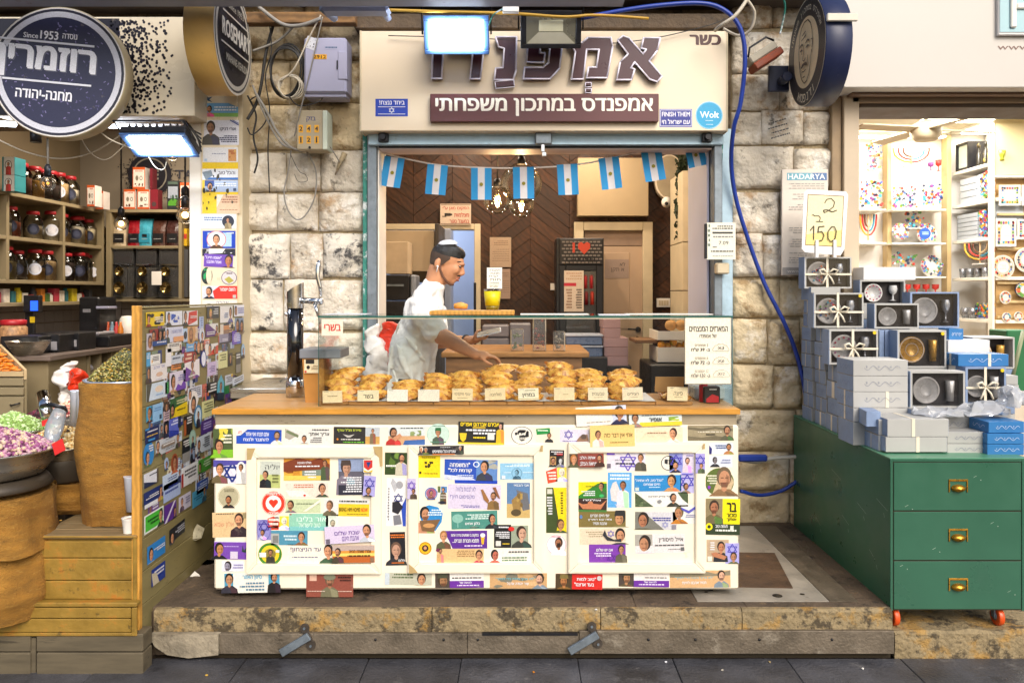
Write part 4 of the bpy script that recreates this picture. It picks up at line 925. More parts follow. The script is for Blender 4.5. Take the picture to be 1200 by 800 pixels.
piles=[(400,433,5,'first'),(437,441,5,'second'),(472,448,4,'third'),(511,440,5,'fourth'),(547,438,5,'fifth'),(584,430,5,'sixth'),(621,430,5,'seventh'),(658,427,5,'eighth'),(694,435,5,'ninth'),(730,436,5,'tenth'),(790,456,2,'eleventh')]
used_p=[False]*4
look={0:'dark baked',1:'golden',2:'pale',3:'crisp',4:'golden',5:'browned',6:'golden',7:'plump',8:'sugared',9:'seeded',10:'small'}
for pi_,(px,pt,n,nm)in enumerate(piles):
 zb=zz+.006;zt_=Z(pt,4.32)-.02
 rank=['bottom','second lowest','third lowest','fourth lowest','fifth lowest','sixth lowest','seventh lowest']
 for k in range(n):
  t=k/max(1,n-1)
  i=rnd.randrange(4)
  y=4.16+.17*t+rnd.uniform(-.006,.006);z=zb+(zt_-zb)*t**.9
  x=X(px,4.2)*1.0+rnd.uniform(-.02,.02)
  if used_p[i]:o=protos[i].copy();C.objects.link(o)
  else:o=protos[i];used_p[i]=True
  o.location=(x,y,z+.002)
  s_=rnd.uniform(.96,1.08);o.scale=(s_*.98,s_*1.02,s_*1.15)
  o.rotation_euler=(radians(rnd.uniform(16,34)if k else 10),radians(rnd.uniform(-9,9)),radians(rnd.uniform(-20,20)))
  r_='topmost' if k==n-1 else rank[k]
  tag(o,'%s empanada, %s in the %s pile from the left'%(look[pi_],r_,nm),'empanada','empanadas piled in the display case')
for i in range(4):
 if not used_p[i]:bpy.data.objects.remove(protos[i])
cards=[(378,401,458,472,'#ecd8b0',[('L',.25,.4,.75,.55,'#a08a60',1)]),(419,444,457,470,'#f0e2bf',[('T','בשר',.28,.38,.75,.72,K,.01)]),(454,478,456,470,'#f3efe6',[]),(490,515,456,470,'#f1e9da',[]),(530,554,455,469,'#efd9b0',[('T','עוף פיקנטי',.12,.35,.88,.62,'#4a4030',0),('L',.25,.75,.75,.82,'#8a7a50',1)]),(568,592,455,469,'#efd9b0',[('T','מולחנה',.25,.38,.8,.65,'#4a4030',0)]),(607,631,455,469,'#f4ead0',[('L',.15,.15,.85,.25,'#8a7a50',1),('T','במחין',.2,.42,.82,.78,K,.02),('R',0,.86,1,.9,'#b8a060')]),(649,673,454,469,'#f0dcb6',[('L',.35,.5,.7,.6,'#b8a070',1)]),(689,712,454,469,'#f2e2c4',[('T','טבעונית',.2,.38,.82,.62,'#4a4030',0),('L',.3,.75,.75,.8,'#8a7a50',1)]),(729,753,454,469,'#f1e0c4',[('T','חצילים',.25,.38,.8,.62,'#4a4030',0),('L',.3,.75,.75,.8,'#8a7a50',1)]),(782,806,453,469,'#f0dcb6',[('T','פיצה',.32,.35,.75,.6,'#4a4030',0),('L',.3,.72,.75,.78,'#8a7a50',1)])]
for i,(a,b_,c,d,bg,ops)in enumerate(cards):
 w=X(b_,4.1)-X(a,4.1);h=Z(c,4.1)-Z(d,4.1)
 p=PR(w,h,Matrix.Translation((X(a,4.1),4.1,Z(c,4.1)))@Matrix.Rotation(radians(rnd.uniform(-2,2)),4,'Y'),bg,.002)
 p.L(.06,.06,.3,.14,'#8a8070',1);p.run(ops)
 o=p.build('name_card');tag(o,'small cream name card before the %s empanada pile%s'%(piles[i][3],', blank' if not ops else ''),'card','name cards in the display case')
q=MB();T=Matrix.Translation((X(785,4.25),4.28,zz+.03))@Matrix.Rotation(radians(18),4,'X')
q.box(-.075,.075,-.004,0,0,.085,T=T);q.build('paper_board',m_card)
tag(bpy.data.objects[q and 'paper_board'],'brown cardboard sheet leaning behind the last name card','cardboard')
for k,(px,col)in enumerate(((826,'#b3182a'),(834,'#2a1a1a'))):
 r=empty('drink_carton' if k else 'drink_can',(X(px,4.2),4.2+.03*(1-k),zc0),['red drink can at the right end of the display case','dark red and black drink pack at the right end of the case'][k],'drink')
 q=MB()
 if k==0:q.lathe([(.02,0),(.0235,.004),(.0235,.085),(.019,.095),(.0,.095)],18,(X(px,4.2),4.23,zc0));q.build('body',M('red_can','#b3182a',.3,metal=.3),r)
 else:
  q.box(X(825,4.18),X(844,4.18),4.18,4.25,zc0,zc0+.085,ch=.004);q.build('body',M('black_carton','#1d1718',.4),r)
  p=PR(.075,.08,Matrix.Translation((X(826,4.18),4.179,zc0+.083)),None);p.poly([(.1,.75),(.5,.45),(.95,.6),(.95,.98),(.1,.98)],'#c01a26');p.L(.3,.1,.8,.25,'#d8d8d8',1);p.build('print',r)
q=MB();q.box(X(814,4.3),X(850,4.3),4.3,4.46,zc0,zc0+.07,ch=.01);single(q,'napkin_pack',M('napkin_pack_film','#a9b6b9',.3,var=.2,vs=20),'clear wrapped napkin pack behind the drink can in the case','pack')
k1=PR(X(402,Yd0)-X(377,Yd0),Z(373,Yd0)-Z(392,Yd0),Matrix.Translation((X(377,Yd0),Yd0-.001,Z(374,Yd0))),'#efe0c8',.001)
k1.T_('בשרי',.12,.3,.9,.72,'#c8281e',.03);k1.ring(.5,.5,.46,.44,.03,'#d89a90',4)
tag(k1.build('kosher_card'),'small cream card with red lettering at the top left of the glass case','card')
pm_=PR(X(857,Yd0)-X(802,Yd0),Z(370,Yd0)-Z(449,Yd0),Matrix.Translation((X(802,Yd0),Yd0-.002,Z(371,Yd0))),'#f0e8d2',.002)
pm_.R(.0,0,1,.01,'#8a8070');pm_.R(0,.99,1,1,'#8a8070');pm_.R(0,0,.015,1,'#8a8070');pm_.R(.985,0,1,1,'#8a8070')
pm_.T_('המארזים המנצחים',.1,.14,.92,.22,K,.02);pm_.T_('של אמפנדו',.32,.25,.68,.31,K,.01)
for i,(t1,t2,t3)in enumerate((('3 אמפנדס','ב- 39 ש"ח','X3'),('6 אמפנדס','ב- 72 ש"ח','X6'),('12 אמפנדס','ב- 132 ש"ח','X12'))):
 y=.42+i*.19
 pm_.T_(t1,.22,y-.02,.5,y+.02,'#6a5a48',0);pm_.T_(t2,.14,y+.04,.54,y+.09,K,.02)
 for k in range(12):
  a=pi*k/12;a2=pi*(k+1)/12
  pm_.line(.77-.17*cos(a),y+.08-.09*sin(a)-.012*(k%2),.77-.17*cos(a2),y+.08-.09*sin(a2)-.012*((k+1)%2),.0014,'#55483a')
 pm_.line(.6,y+.085,.94,y+.085,.0014,'#55483a');pm_.T_(t3,.7,y+.02,.84,y+.06,K,.01)
tag(pm_.build('price_menu'),'cream price menu with three empanada drawings on the right end of the case','menu')
q=MB();q.box(X(505,4.2),X(603,4.2),4.12,4.36,zdt+.001,zdt+.024,ch=.004);single(q,'cutting_board',m_ply,'light wooden board lying on the glass case top under the juice cup','board')
o=protos[1].copy()if used_p[1]else None
b=MB();b.tube([(X(532,4.3),4.3,zdt+.045),(X(540,4.3),4.3,zdt+.048),(X(548,4.3),4.3,zdt+.042)],[.014,.02,.013],10);q=single(b,'cut_pastry',M('cut_pastry','#d99c4a',.5,var=.3,vs=60,dirt=('#a33a18',.7,70,.58)),'half eaten filled pastry on the wooden board above the case','pastry')
cupx,cupy=X(577,4.24),4.24
cp=empty('juice_cup',(cupx,cupy,zdt+.024),'clear cup of bright yellow drink with a handwritten note, on the wooden board','cup')
q=MB();q.lathe([(.034,0),(.046,.085),(.046,.11),(.05,.112)],22,(cupx,cupy,zdt+.024),cap=False);q.build('cup_wall',glass('thin_cup','#ffffff',.3,.1),cp)
q=MB();q.lathe([(.0,.025),(.037,.025),(.045,.1),(0,.1)],22,(cupx,cupy,zdt+.024));q.build('drink',M('yellow_drink','#f7e21a',.4,var=.1,vs=30),cp)
q=MB();q.lathe([(.0,.003),(.032,.003),(.036,.024),(0,.024)],22,(cupx,cupy,zdt+.024));q.build('syrup',M('olive_syrup','#8d7a1e',.3,var=.4,vs=60),cp)
p=PR(X(588,4.22)-X(570,4.22),Z(313,4.22)-Z(338,4.22),Matrix.Translation((X(570,4.22),4.285,Z(313,4.22))),'#efece4',.001)
for i,t in enumerate(('לימונדה','מנטה','קרח','תות','פסיפלורה','ענבים')):p.T_(t,.15+.05*(i%2),.08+i*.15,.9-.08*(i%3),.18+i*.15,'#222',-.01)
tag(p.build('handwritten_note'),'white handwritten paper note standing in the juice cup','note')
# main sign over the hatch
Ys=5.06
sg=empty('shop_sign',(X(637,Ys),5.12,Z(153,Ys)),'wide cream sign box with big brown Hebrew letters over the hatch','sign')
q=MB();q.pbox(422,36.5,852.5,153.5,Ys,5.3,ch=.004);q.build('sign_box',M('sign_face','#e9d8bd',.38,var=.03,vs=2),sg)
for a_ in(421.5,851):q=MB();q.pbox(a_,36,a_+2,154,Ys-.003,5.29);q.build('edge_trim',m_creamd,sg)
def sprint(x0,y0,x1,y1,bg,ops,Y,parent,name='sticker',rot=0,shape=None,th=.001):
 w=X(x1,Y)-X(x0,Y);h=Z(y0,Y)-Z(y1,Y)
 T=Matrix.Translation((X((x0+x1)/2,Y),Y,Z((y0+y1)/2,Y)))@Matrix.Rotation(radians(rot),4,'Y')@Matrix.Translation((-w/2,0,h/2))
 return PR(w,h,T,bg,th,shape=shape).run(ops).build(name,parent)
m_burg=M('burgundy_letter','#43202a',.35,var=.05)
m_wout=M('white_outline','#f4f0ff',.4,var=0)
LET=[[(816,130),(832,117),(851,124),(893,172),(903,158),(888,154),(895,123),(946,123),(936,162),(912,193),(951,240),(936,256),(913,248),(868,196),(856,214),(868,218),(858,250),(813,250),(824,196),(848,172)],[(664,128),(684,122),(708,138),(726,122),(796,122),(801,150),(784,244),(722,244),(728,212),(752,212),(760,158),(722,158),(712,248),(676,248),(688,165)],[(545,120),(628,120),(648,148),(640,215),(612,247),(530,247),(534,212),(590,212),(606,198),(611,152),(582,152),(580,168),(596,170),(592,198),(540,196)],[(446,120),(510,120),(508,222),(500,250),(442,250),(446,215),(468,213),(472,155),(455,150)],[(303,122),(425,122),(428,150),(410,160),(400,247),(368,247),(378,158),(308,155)],[(235,118),(288,118),(288,150),(283,246),(252,246),(256,160),(238,155)]]
for pl in LET:
 pts=[(X(a/2.609+410,Ys),Z(c/2.609,Ys))for a,c in pl]
 if sum(pts[i][0]*pts[i-1][1]-pts[i-1][0]*pts[i][1]for i in range(len(pts)))>0:pts=pts[::-1]
 b=MB();b.prism(pts,Ys-.04,Ys);o=b.build('letter',m_burg,sg)
 b=MB();n=len(pts);r=.0065
 for i in range(n):
  p0,p1=pts[i],pts[(i+1)%n]
  b.tube([(p0[0],Ys-.041,p0[1]),(p1[0],Ys-.041,p1[1])],.0058,4);b.ell((p0[0],Ys-.041,p0[1]),.0058,6,4)
 b.build('outline',m_wout,o)
for pts in([(580,96),(602,94),(603,102),(581,104)],[(686,97),(693,97),(693,102),(686,102)],[(686,104),(693,104),(693,109),(686,109)]):
 b=MB();b.prism([(X(a,Ys),Z(c,Ys))for a,c in pts],Ys-.04,Ys);o=b.build('vowel_mark',m_burg,sg)
 b=MB();cx_=sum(p[0]for p in pts)/len(pts);cy_=sum(p[1]for p in pts)/len(pts)
 for i in range(len(pts)):
  a,c=pts[i],pts[(i+1)%len(pts)]
  b.tube([P(a[0],a[1],Ys-.041),P(c[0],c[1],Ys-.041)],.0028,4)
 b.build('outline',m_wout,o)
sprint(808,41,845,53,None,[('T','כשר',0,0,1,1,'#4b1f1f',.05)],Ys,sg,'lettering')
bn=MB();bn.pbox(504,110,772,142.5,Ys-.045,Ys-.001,ch=.003);bn=bn.build('name_banner',M('burgundy_panel','#5a2b2e',.38,var=.06,vs=6,dirt=('#8a6a60',.4,20,.68)),sg)
b=PR(X(764,Ys)-X(511,Ys),Z(117,Ys)-Z(138,Ys),Matrix.Translation((X(511,Ys),Ys-.0455,Z(117,Ys))))
b.T_('אמפנדס במתכון משפחתי',0,0,1,1,'#f2ecdf',.03);b.build('lettering',bn)
sprint(440,116,478,136.5,'#1b3fae',[('T','ביחד ננצח!',.12,.08,.9,.34,'#f2f2f8',.02),('S',.5,.66,.17,'#f2f2f8',.14),('R',.08,.45,.92,.48,'#f2f2f8'),('R',.08,.86,.92,.89,'#f2f2f8')],Ys-.0005,sg)
sprint(773,128,811,149,'#2a3fae',[('R',.02,.04,.98,.96,'#e8e8f2'),('R',.035,.07,.965,.93,'#26308e'),('T','FINISH THEM',.07,.16,.93,.42,'#f2f2f8',.02),('T','עם ישראל חי',.07,.56,.93,.84,'#f2f2f8',.02)],Ys-.0005,sg)
sprint(815,119,847,151.5,'#8ccdea',[('E',.5,.5,.46,.46,'#1b9fd0',28),('T','Wolt',.16,.36,.86,.6,'#f2f8fb',.02),('L',.36,.68,.64,.73,'#bfe4f2',1),('L',.36,.82,.64,.87,'#bfe4f2',1)],Ys-.0005,sg,shape='disc')
# flood lights
def flood(name,label,px0,py0,px1,py1,Y,lit,strength=30,tilt=25,energy=12):
 cx_,cz_=X((px0+px1)/2,Y),Z((py0+py1)/2,Y)
 w=X(px1,Y)-X(px0,Y);h=Z(py0,Y)-Z(py1,Y)
 h2=h/cos(radians(tilt))if tilt<60 else h/.55
 root=empty(name,(cx_,Y,cz_),label,'floodlight')
 T=Matrix.Translation((cx_,Y,cz_))@Matrix.Rotation(radians(tilt),4,'X')
 q=MB();q.box(-w/2,w/2,-.008,.04,-h2/2,h2/2,ch=.006,T=T);q.build('housing',m_dark,root)
 q=MB()
 for a,b_,c,d in((-w/2,w/2,h2*.38,h2/2),(-w/2,w/2,-h2/2,-h2*.38),(-w/2,-w*.41,-h2*.379,h2*.379),(w*.41,w/2,-h2*.379,h2*.379)):
  q.box(a,b_,-.02,-.0085,c,d,ch=.003,T=T)
 q.build('bezel',M('blue_glow_bezel','#4a6a9c',.3,metal=.3)if lit else m_dark,root)  # glow of the lit panel is put into the blue bezel colour
 q=MB();q.box(-w*.405,w*.405,-.012,-.0086,-h2*.375,h2*.375,T=T)
 if lit:q.build('led_panel',M('lit_led_panel','#e8f1ff',.5,var=0,emit=strength),root)
 else:
  q.build('reflector',M('dull_reflector','#8d8b7a',.3,metal=.5,var=.1),root)
  q=MB();q.box(-w*.2,w*.2,-.016,-.0122,-h2*.05,h2*.25,ch=.002,T=T);q.build('led_chip',M('led_chip','#d8d6b8',.4),root)
  q=MB()
  q.prism([(-w*.4,-h2*.37),(w*.4,-h2*.37),(w*.2,-h2*.06),(-w*.2,-h2*.06)],-.0145,-.0122,T=T);q.build('reflector_lip',M('reflector_light','#b6b3a0',.3),root)
 q=MB()
 for i in range(9):
  x=-w*.42+i*w*.105;q.box(x,x+.006,.041,.07,-h2*.4,h2*.4,T=T)
 q.build('cooling_fins',m_dark,root)
 q=MB();q.tube([T@Vector((-w/2-.012,.02,0)),T@Vector((-w/2-.012,.03,h2*.75)),T@Vector((w/2+.012,.03,h2*.75)),T@Vector((w/2+.012,.02,0))],.006,6);q.build('bracket',m_dark,root)
 if lit:
  ld=bpy.data.lights.new('flood_lamp','AREA');ld.shape='RECTANGLE';ld.size=w*.8;ld.size_y=h2*.72;ld.energy=energy;ld.color=(.85,.93,1)
  lo=bpy.data.objects.new('flood_lamp',ld);C.objects.link(lo)
  lo.matrix_world=T@Matrix.Translation((0,-.03,0))@Matrix.Rotation(radians(90),4,'X')
 return root
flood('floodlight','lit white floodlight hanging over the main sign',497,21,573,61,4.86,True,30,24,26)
flood('floodlight','unlit dark floodlight over the middle of the main sign',610,15,681,55,4.86,False,tilt=18)
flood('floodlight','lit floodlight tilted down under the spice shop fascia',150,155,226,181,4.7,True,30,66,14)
# cables and hoses
def cable(name,pts,r,mat,label,cat='cable',group=None,n=7,sub=8):
 V=[P(*p)for p in pts];out=[]
 k=len(V)
 for i in range(k-1):
  p0=V[max(0,i-1)];p1=V[i];p2=V[i+1];p3=V[min(k-1,i+2)]
  for t in range(sub):
   u=t/sub
   out.append(.5*((2*p1)+(-p0+p2)*u+(2*p0-5*p1+4*p2-p3)*u*u+(-p0+3*p1-3*p2+p3)*u**3))
 out.append(V[-1])
 b=MB();b.tube(out,r,n);return single(b,name,mat,label,cat,group)
m_blue=M('blue_hose','#1c3a96',.4,var=.1)
m_cab=M('grey_cable','#8d8982',.6,var=.15);m_cabk=M('black_cable','#2a2929',.5);m_cabw=M('dirty_white_cable','#c9c0ae',.6,var=.15)
cable('water_hose',[(677,23,4.95),(700,18,4.9),(760,8,4.88),(820,4,4.88),(850,13,4.88),(868,35,4.88),(873,70,4.9),(868,120,4.95),(860,150,5.0),(857,190,5.12),(862,230,5.17),(875,275,5.2),(895,330,5.22),(920,380,5.22),(935,420,5.23),(945,470,5.2),(952,560,5.2)],.014,m_blue,'thick blue hose arching over the sign and down the right stone wall','hose')
cable('pipe',[(868,575,5.15),(890,580,5.18),(915,575,5.2),(935,563,5.2)],.012,m_blue,'blue hose low on the right wall behind the counter end','hose')
cable('pipe',[(866,538,5.15),(885,541,5.2),(905,537,5.22),(935,535,5.2)],.013,M('white_pipe','#b9b5ab',.6),'white pipe with blue tap low on the right wall','pipe')
q=MB();q.box(X(866,5.1),X(900,5.1),5.1,5.14,Z(541,5.1),Z(533,5.1),ch=.01);single(q,'tap',m_blue,'blue tap handle low on the right wall beside the counter','tap')
cable('power_cable',[(455,12,4.75),(520,14,4.8),(600,16,4.8),(660,20,4.8),(700,18,4.82),(760,22,4.85)],.009,M('yellow_cable','#b98f2a',.5),'yellow cable stretched behind the floodlights under the beam')
q=MB();q.pbox(589,5,608,14,4.7,4.74,ch=.003);single(q,'junction_box',m_white,'small grey junction box between the two floodlights','junction box')
cable('power_cable',[(573,30,4.8),(578,18,4.78),(590,10,4.72)],.004,m_teal,'thin green lead from the lit floodlight to the junction box')
cable('power_cable',[(455,42,5.03),(560,45,5.02),(680,52,5.03),(760,46,5.03),(830,30,5.03),(850,22,5.03)],.003,m_cabk,'thin black wire sagging across the letters of the main sign')
cable('power_cable',[(878,-4,4.75),(862,18,4.75),(845,30,4.8),(838,36,4.9)],.011,m_cabw,'thick dirty white cable crossing the top right corner of the main sign')
cable('power_cable',[(872,-4,4.8),(884,14,4.85),(880,34,4.9),(866,42,4.95),(848,34,5.0)],.009,m_cabw,'looped dirty white cable beside the round portrait sign')
cable('power_cable',[(917,-6,5.0),(920,10,5.05),(916,32,5.1),(914,40,5.1)],.006,m_teal,'green cable dropping behind the round portrait sign')
mbx=empty('meter_box',(X(381,5.05),5.1,Z(112,5.05)),'grey lilac utility box with yellow number 2912 on the stone wall','utility box')
mt=M('lilac_grey_plastic','#a5a5bf',.45,var=.05,vs=5)
q=MB();q.pbox(356,44,406,109,5.05,5.22,ch=.012);q.build('lid',mt,mbx)
q=MB();q.pbox(357,109.5,405,114,5.07,5.21,ch=.004);q.build('base',mt,mbx)
q=MB();q.pbox(396,60,406.5,93,5.044,5.1,ch=.003);q.build('side_door',mt,mbx)
q=MB();q.pbox(394.4,71,395.6,81,5.042,5.05);q.build('latch',m_dark,mbx)
sprint(366.5,64,383,69.5,'#e0a21a',[('T','2912',.06,.15,.94,.88,K,.02)],5.0495,mbx,'number_plate')
sprint(381,55,395,58,'#a5a5bf',[('L',0,0,1,1,'#3a5a7a',1)],5.0497,mbx,'print')
sprint(358,44,372,58,'#cfd0d8',[('B',[K],10,.05,.05,.95,.95,.07)],5.049,mbx,'sticker',rot=20)
mb2=empty('meter_box',(X(365,5.05),5.1,Z(175,5.05)),'beige utility box with yellow numbers 244 and 121 under the grey one','utility box')
q=MB();q.pbox(347.5,129,383,175.5,5.07,5.22,ch=.006);q.build('case',M('beige_plastic','#a99b80',.5,var=.08),mb2)
q=MB();q.pbox(378,129.5,383.5,175,5.06,5.2,ch=.003);q.build('side_flap',M('pale_green_plastic','#c3cbb9',.5),mb2)
q=MB();q.lathe([(.008,-.004),(.008,.01)],10,(X(363,5.07),5.068,Z(173,5.07)),axis='Y');q.build('lock',m_dark,mb2)
sprint(352,137,376,144,'#a99b80',[('T','בזק',.3,.0,.75,.9,'#26306a',.02)],5.0695,mb2,'print')
for i,d in enumerate('244121'):
 x=350+(i%3)*9.2;y=146.5+(i//3)*13
 sprint(x,y,x+5.2,y+9,'#e0a21a',[('T',d,.15,.12,.85,.88,K,.04,True)],5.0696,mb2,'number_plate')
def coil(px,py,r,n,rr,mat,label,Y=5.12,sq=1.2):
 b=MB()
 for k in range(n):
  pts=[]
  for i in range(28):
   a=2*pi*i/28
   q_=r*(1+.05*k-.04*n/2)+.004*sin(3*a+k)
   pts.append((X(px,Y)+q_*cos(a)+.004*k,Y+.008*k-.01,Z(py,Y)+q_*sq*sin(a)))
  b.tube(pts,rr,6,closed=True)
 return single(b,'cable_coil',mat,label,'cable coil')
coil(335,84,.105,4,.006,m_cabk,'black cable coil hanging beside the grey utility box',sq=1.55)
coil(339,102,.072,4,.0042,m_cabw,'small white cable coil hanging in front of the black one',Y=5.08,sq=1.0)
cl_='cables hanging in a tangle on the left stone wall'
for i,(pts,r,mt_,lb)in enumerate((([(376,18,5.0),(362,45,5.04),(345,80,5.05),(329,95,5.06)],.005,m_cabw,'pale cable running diagonally from the beam to the white coil'),([(378,20,5.0),(371,50,5.03),(362,90,5.04),(352,130,5.05),(345,160,5.1)],.004,m_cab,'grey cable hanging across the front of the grey utility box'),([(360,178,5.15),(370,200,5.2),(369,230,5.22),(358,252,5.22),(347,257,5.22),(337,245,5.22),(333,225,5.22),(338,200,5.21),(341,176,5.2)],.005,m_cab,'grey cable loop hanging low on the white stones'),([(315,20,5.1),(318,60,5.12),(311,90,5.14),(316,130,5.16),(314,175,5.18),(316,226,5.2)],.004,m_cabk,'dark wire dropping straight down the left side of the stone wall'),([(300,110,5.1),(312,130,5.1),(325,155,5.12),(340,172,5.14),(358,178,5.15)],.009,m_cab,'thick grey cable running into the beige utility box'),([(296,100,5.1),(306,125,5.1),(318,150,5.12),(330,168,5.13),(345,175,5.15)],.007,m_cab,'second grey cable beside the thick one into the beige box'),([(290,112,5.1),(300,135,5.14),(297,160,5.14),(302,185,5.16),(298,203,5.18)],.006,m_cabk,'black cable bundle end hanging beside the sticker pillar'),([(322,24,5.12),(312,60,5.14),(306,100,5.14),(300,122,5.14),(290,140,5.12)],.01,m_cabk,'thick black cable curving down behind the round sign'),([(345,30,5.1),(330,45,5.12),(318,52,5.12),(296,60,5.12)],.008,m_cab,'grey pipe slanting under the beam beside the coil'),([(385,170,5.12),(392,180,5.15),(398,190,5.2)],.004,m_cab,'short grey wire at the right of the beige box'),([(338,112,5.05),(350,124,5.08),(372,120,5.08),(380,112,5.1)],.004,m_cabk,'black lead entering the grey utility box from below'),([(292,118,5.1),(304,114,5.1),(312,140,5.12),(296,158,5.12),(290,150,5.12)],.004,m_cabk,'curled black wire beside the sticker pillar'),([(340,180,5.2),(350,200,5.22),(358,205,5.22),(360,212,5.22),(350,213,5.22),(345,204,5.22)],.002,m_cabk,'hair thin wire curl under the beige box'),([(303,8,5.0),(330,28,5.02),(352,30,5.02),(376,22,5.0)],.012,m_cab,'grey conduit sagging under the roof beam'))):
 cable('cable',pts,r,mt_,lb,'cable',cl_)
q=MB();q.tube([P(404,180,5.24),P(398,192,5.22),P(393,205,5.24)],[.02,.014,.004],6);single(q,'cement_lump',m_mortar,'cement lump stuck on the white stones right of the beige box','cement lump')
# round projecting signs
def arc_text(p,txt,cx_,cy_,r,a0,a1,col,size,flip=False):
 s_=rtl(txt);n=len(s_)
 for i,ch in enumerate(s_):
  if ch==' ':continue
  t=(i+.5)/n;a=a0+(a1-a0)*t
  vs,fs,bb=text_geo(ch,0)
  k=size*p.h;px_=(cx_+r*cos(a))*p.w;pz_=-(cy_+r*sin(a))*p.h
  rot=(-a-pi/2)if not flip else(-a+pi/2)
  w=(bb[2]-bb[0])/2+bb[0]
  y=p.lay()if i==0 else-(p.t0+p.k*.00025)
  p.mb.add([(px_+((v[0]-w)*cos(rot)-v[1]*sin(rot))*k,y,pz_+((v[0]-w)*sin(rot)+v[1]*cos(rot))*k)for v in vs],fs,lin(col),False,p.T)
def disc_sign(name,label,xf,y0,y1,zc_,th,side,rim,ops_fn):
 """disc in the y-z plane; side=+1 face looks to +x"""
 R_=(y1-y0)/2;yc=(y0+y1)/2
 root=empty(name,(xf,yc,zc_-R_),label,'sign')
 xa,xb=(xf-th,xf)if side>0 else(xf,xf+th)
 q=MB();q.lathe([(R_-.003,xa),(R_,xa+.003),(R_,xb-.003),(R_-.003,xb)],48,(0,yc,zc_),axis='X');q.build('drum',rim,root)
 a=radians(90)*side
 T=Matrix.Translation((xf,yc,zc_))@Matrix.Rotation(a,4,'Z')@Matrix.Translation((-R_,0,R_))
 p=PR(2*R_,2*R_,T,None,0.0012);ops_fn(p);p.build('face_print',root)
 q=MB();q.box(xf-th*.6*side,xf-th*.3*side,y1,5.32,zc_-.03,zc_+.03);q.build('arm',m_dark,root)
 return root,T
def rose(p):
 p.E(.5,.5,.497,.497,'#d8d2c4',48);p.E(.5,.5,.475,.475,'#2b2a33',48);p.E(.5,.5,.455,.455,'#cfc9bc',48);p.E(.5,.5,.415,.415,'#26252e',48)
 p.B(['#3c3a48','#1d1c24'],60,.2,.2,.8,.8,.03)
 p.T_('Since 1953',.3,.2,.7,.26,'#b9b4a6',.01);p.R(.16,.31,.84,.325,'#d8d2c4')
 p.T_('ROSEMARY',.14,.38,.88,.54,'#e6e0d4',.05);p.R(.12,.6,.86,.615,'#d8d2c4')
 p.T_('MAHANE-YEHUDA',.24,.68,.8,.75,'#b9b4a6',.03)
disc_sign('round_sign','round black ROSEMARY sign seen edge-on with a yellowed rim, above the sticker pillar',-1.71,4.5,5.14,Z(48,4.82),.17,1,M('yellowed_rim','#c9a25a',.5,var=.12,vs=4,stretch=(1,1,1),dirt=[('#6a5334',.6,14,.66)]),rose)
def face(p):
 p.E(.5,.5,.498,.498,'#d9cdb4',48);p.E(.5,.5,.49,.49,'#29262a',48);p.E(.5,.5,.33,.33,'#d9c39c',40)
 arc_text(p,'אמפנדס במתכון משפחתי',.5,.5,.385,radians(200),radians(340),'#e8ddc4',.075)
 arc_text(p,'אמפנדו'[::-1],.5,.5,.46,radians(122),radians(58),'#e8ddc4',.13,True)
 k='#33261f'
 def st(pts,t=.007):
  for i in range(len(pts)-1):p.line(*pts[i],*pts[i+1],t,k)
 st([(.33,.38),(.34,.3),(.39,.24),(.47,.205),(.56,.21),(.63,.26),(.67,.34),(.68,.44),(.66,.5)])
 st([(.33,.38),(.32,.46),(.33,.56),(.36,.66),(.41,.74),(.47,.785),(.54,.775),(.6,.72),(.64,.62),(.665,.52)])
 st([(.66,.42),(.7,.43),(.7,.5),(.665,.55)]);st([(.36,.42),(.41,.4),(.45,.42)],.012);st([(.52,.42),(.57,.4),(.62,.42)],.012)
 st([(.37,.46),(.41,.45),(.44,.465)]);st([(.53,.465),(.57,.45),(.61,.465)]);p.E(.41,.465,.014,.012,k);p.E(.57,.465,.014,.012,k)
 st([(.48,.43),(.47,.52),(.45,.56),(.49,.58),(.53,.56)]);st([(.42,.49),(.44,.5)]);st([(.42,.37),(.55,.35)]);st([(.44,.33),(.54,.31)])
 p.poly([(.4,.63),(.44,.6),(.49,.595),(.55,.6),(.59,.64),(.55,.635),(.49,.62),(.44,.635)],k)
 st([(.44,.67),(.49,.68),(.54,.67)]);st([(.37,.55),(.4,.62)]);st([(.6,.55),(.58,.62)]);st([(.46,.73),(.52,.73)])
 for i in range(7):st([(.37+.012*i,.58+.02*i),(.39+.012*i,.57+.02*i)],.004)
sgr,_=disc_sign('round_sign','round dark sign with a line drawn moustached man and navy rim',1.70,4.5,5.13,Z(62,4.82),.15,-1,M('navy_rim','#1d2547',.4,var=.12,vs=6,dirt=[('#d8d0bc',.9,8,.69)]),face)
q=MB();q.box(1.70,1.87,4.478,4.5,Z(26,4.5),Z(17,4.5),ch=.004);q.build('tape_patch',M('peeled_tape','#d8d2c2',.6),sgr)
q=MB();q.pbox(901,77,925,107,5.17,5.2,ch=.004);q.lathe([(.03,5.05),(.03,5.2)],12,(X(920,5.1),0,Z(92,5.1)),axis='Y');q.build('wall_plate',M('navy_steel','#232a44',.4),sgr)
fb=empty('old_floodlight',(X(898,5),5.05,Z(90,5)),'old rusty orange floodlight hanging askew beside the round portrait sign','floodlight')
T=Matrix.Translation(P(899,64,4.98))@Matrix.Rotation(radians(-33),4,'Y')
q=MB();q.box(-.1,.1,0,.14,-.045,.0,ch=.006,T=T);q.build('hood',M('rusty_orange','#8a3c1e',.6,var=.3,vs=20),fb)
q=MB();q.box(-.1,.09,.01,.13,.001,.05,ch=.008,T=T);q.build('case',M('grey_cast_case','#a39c8c',.6,var=.2),fb)
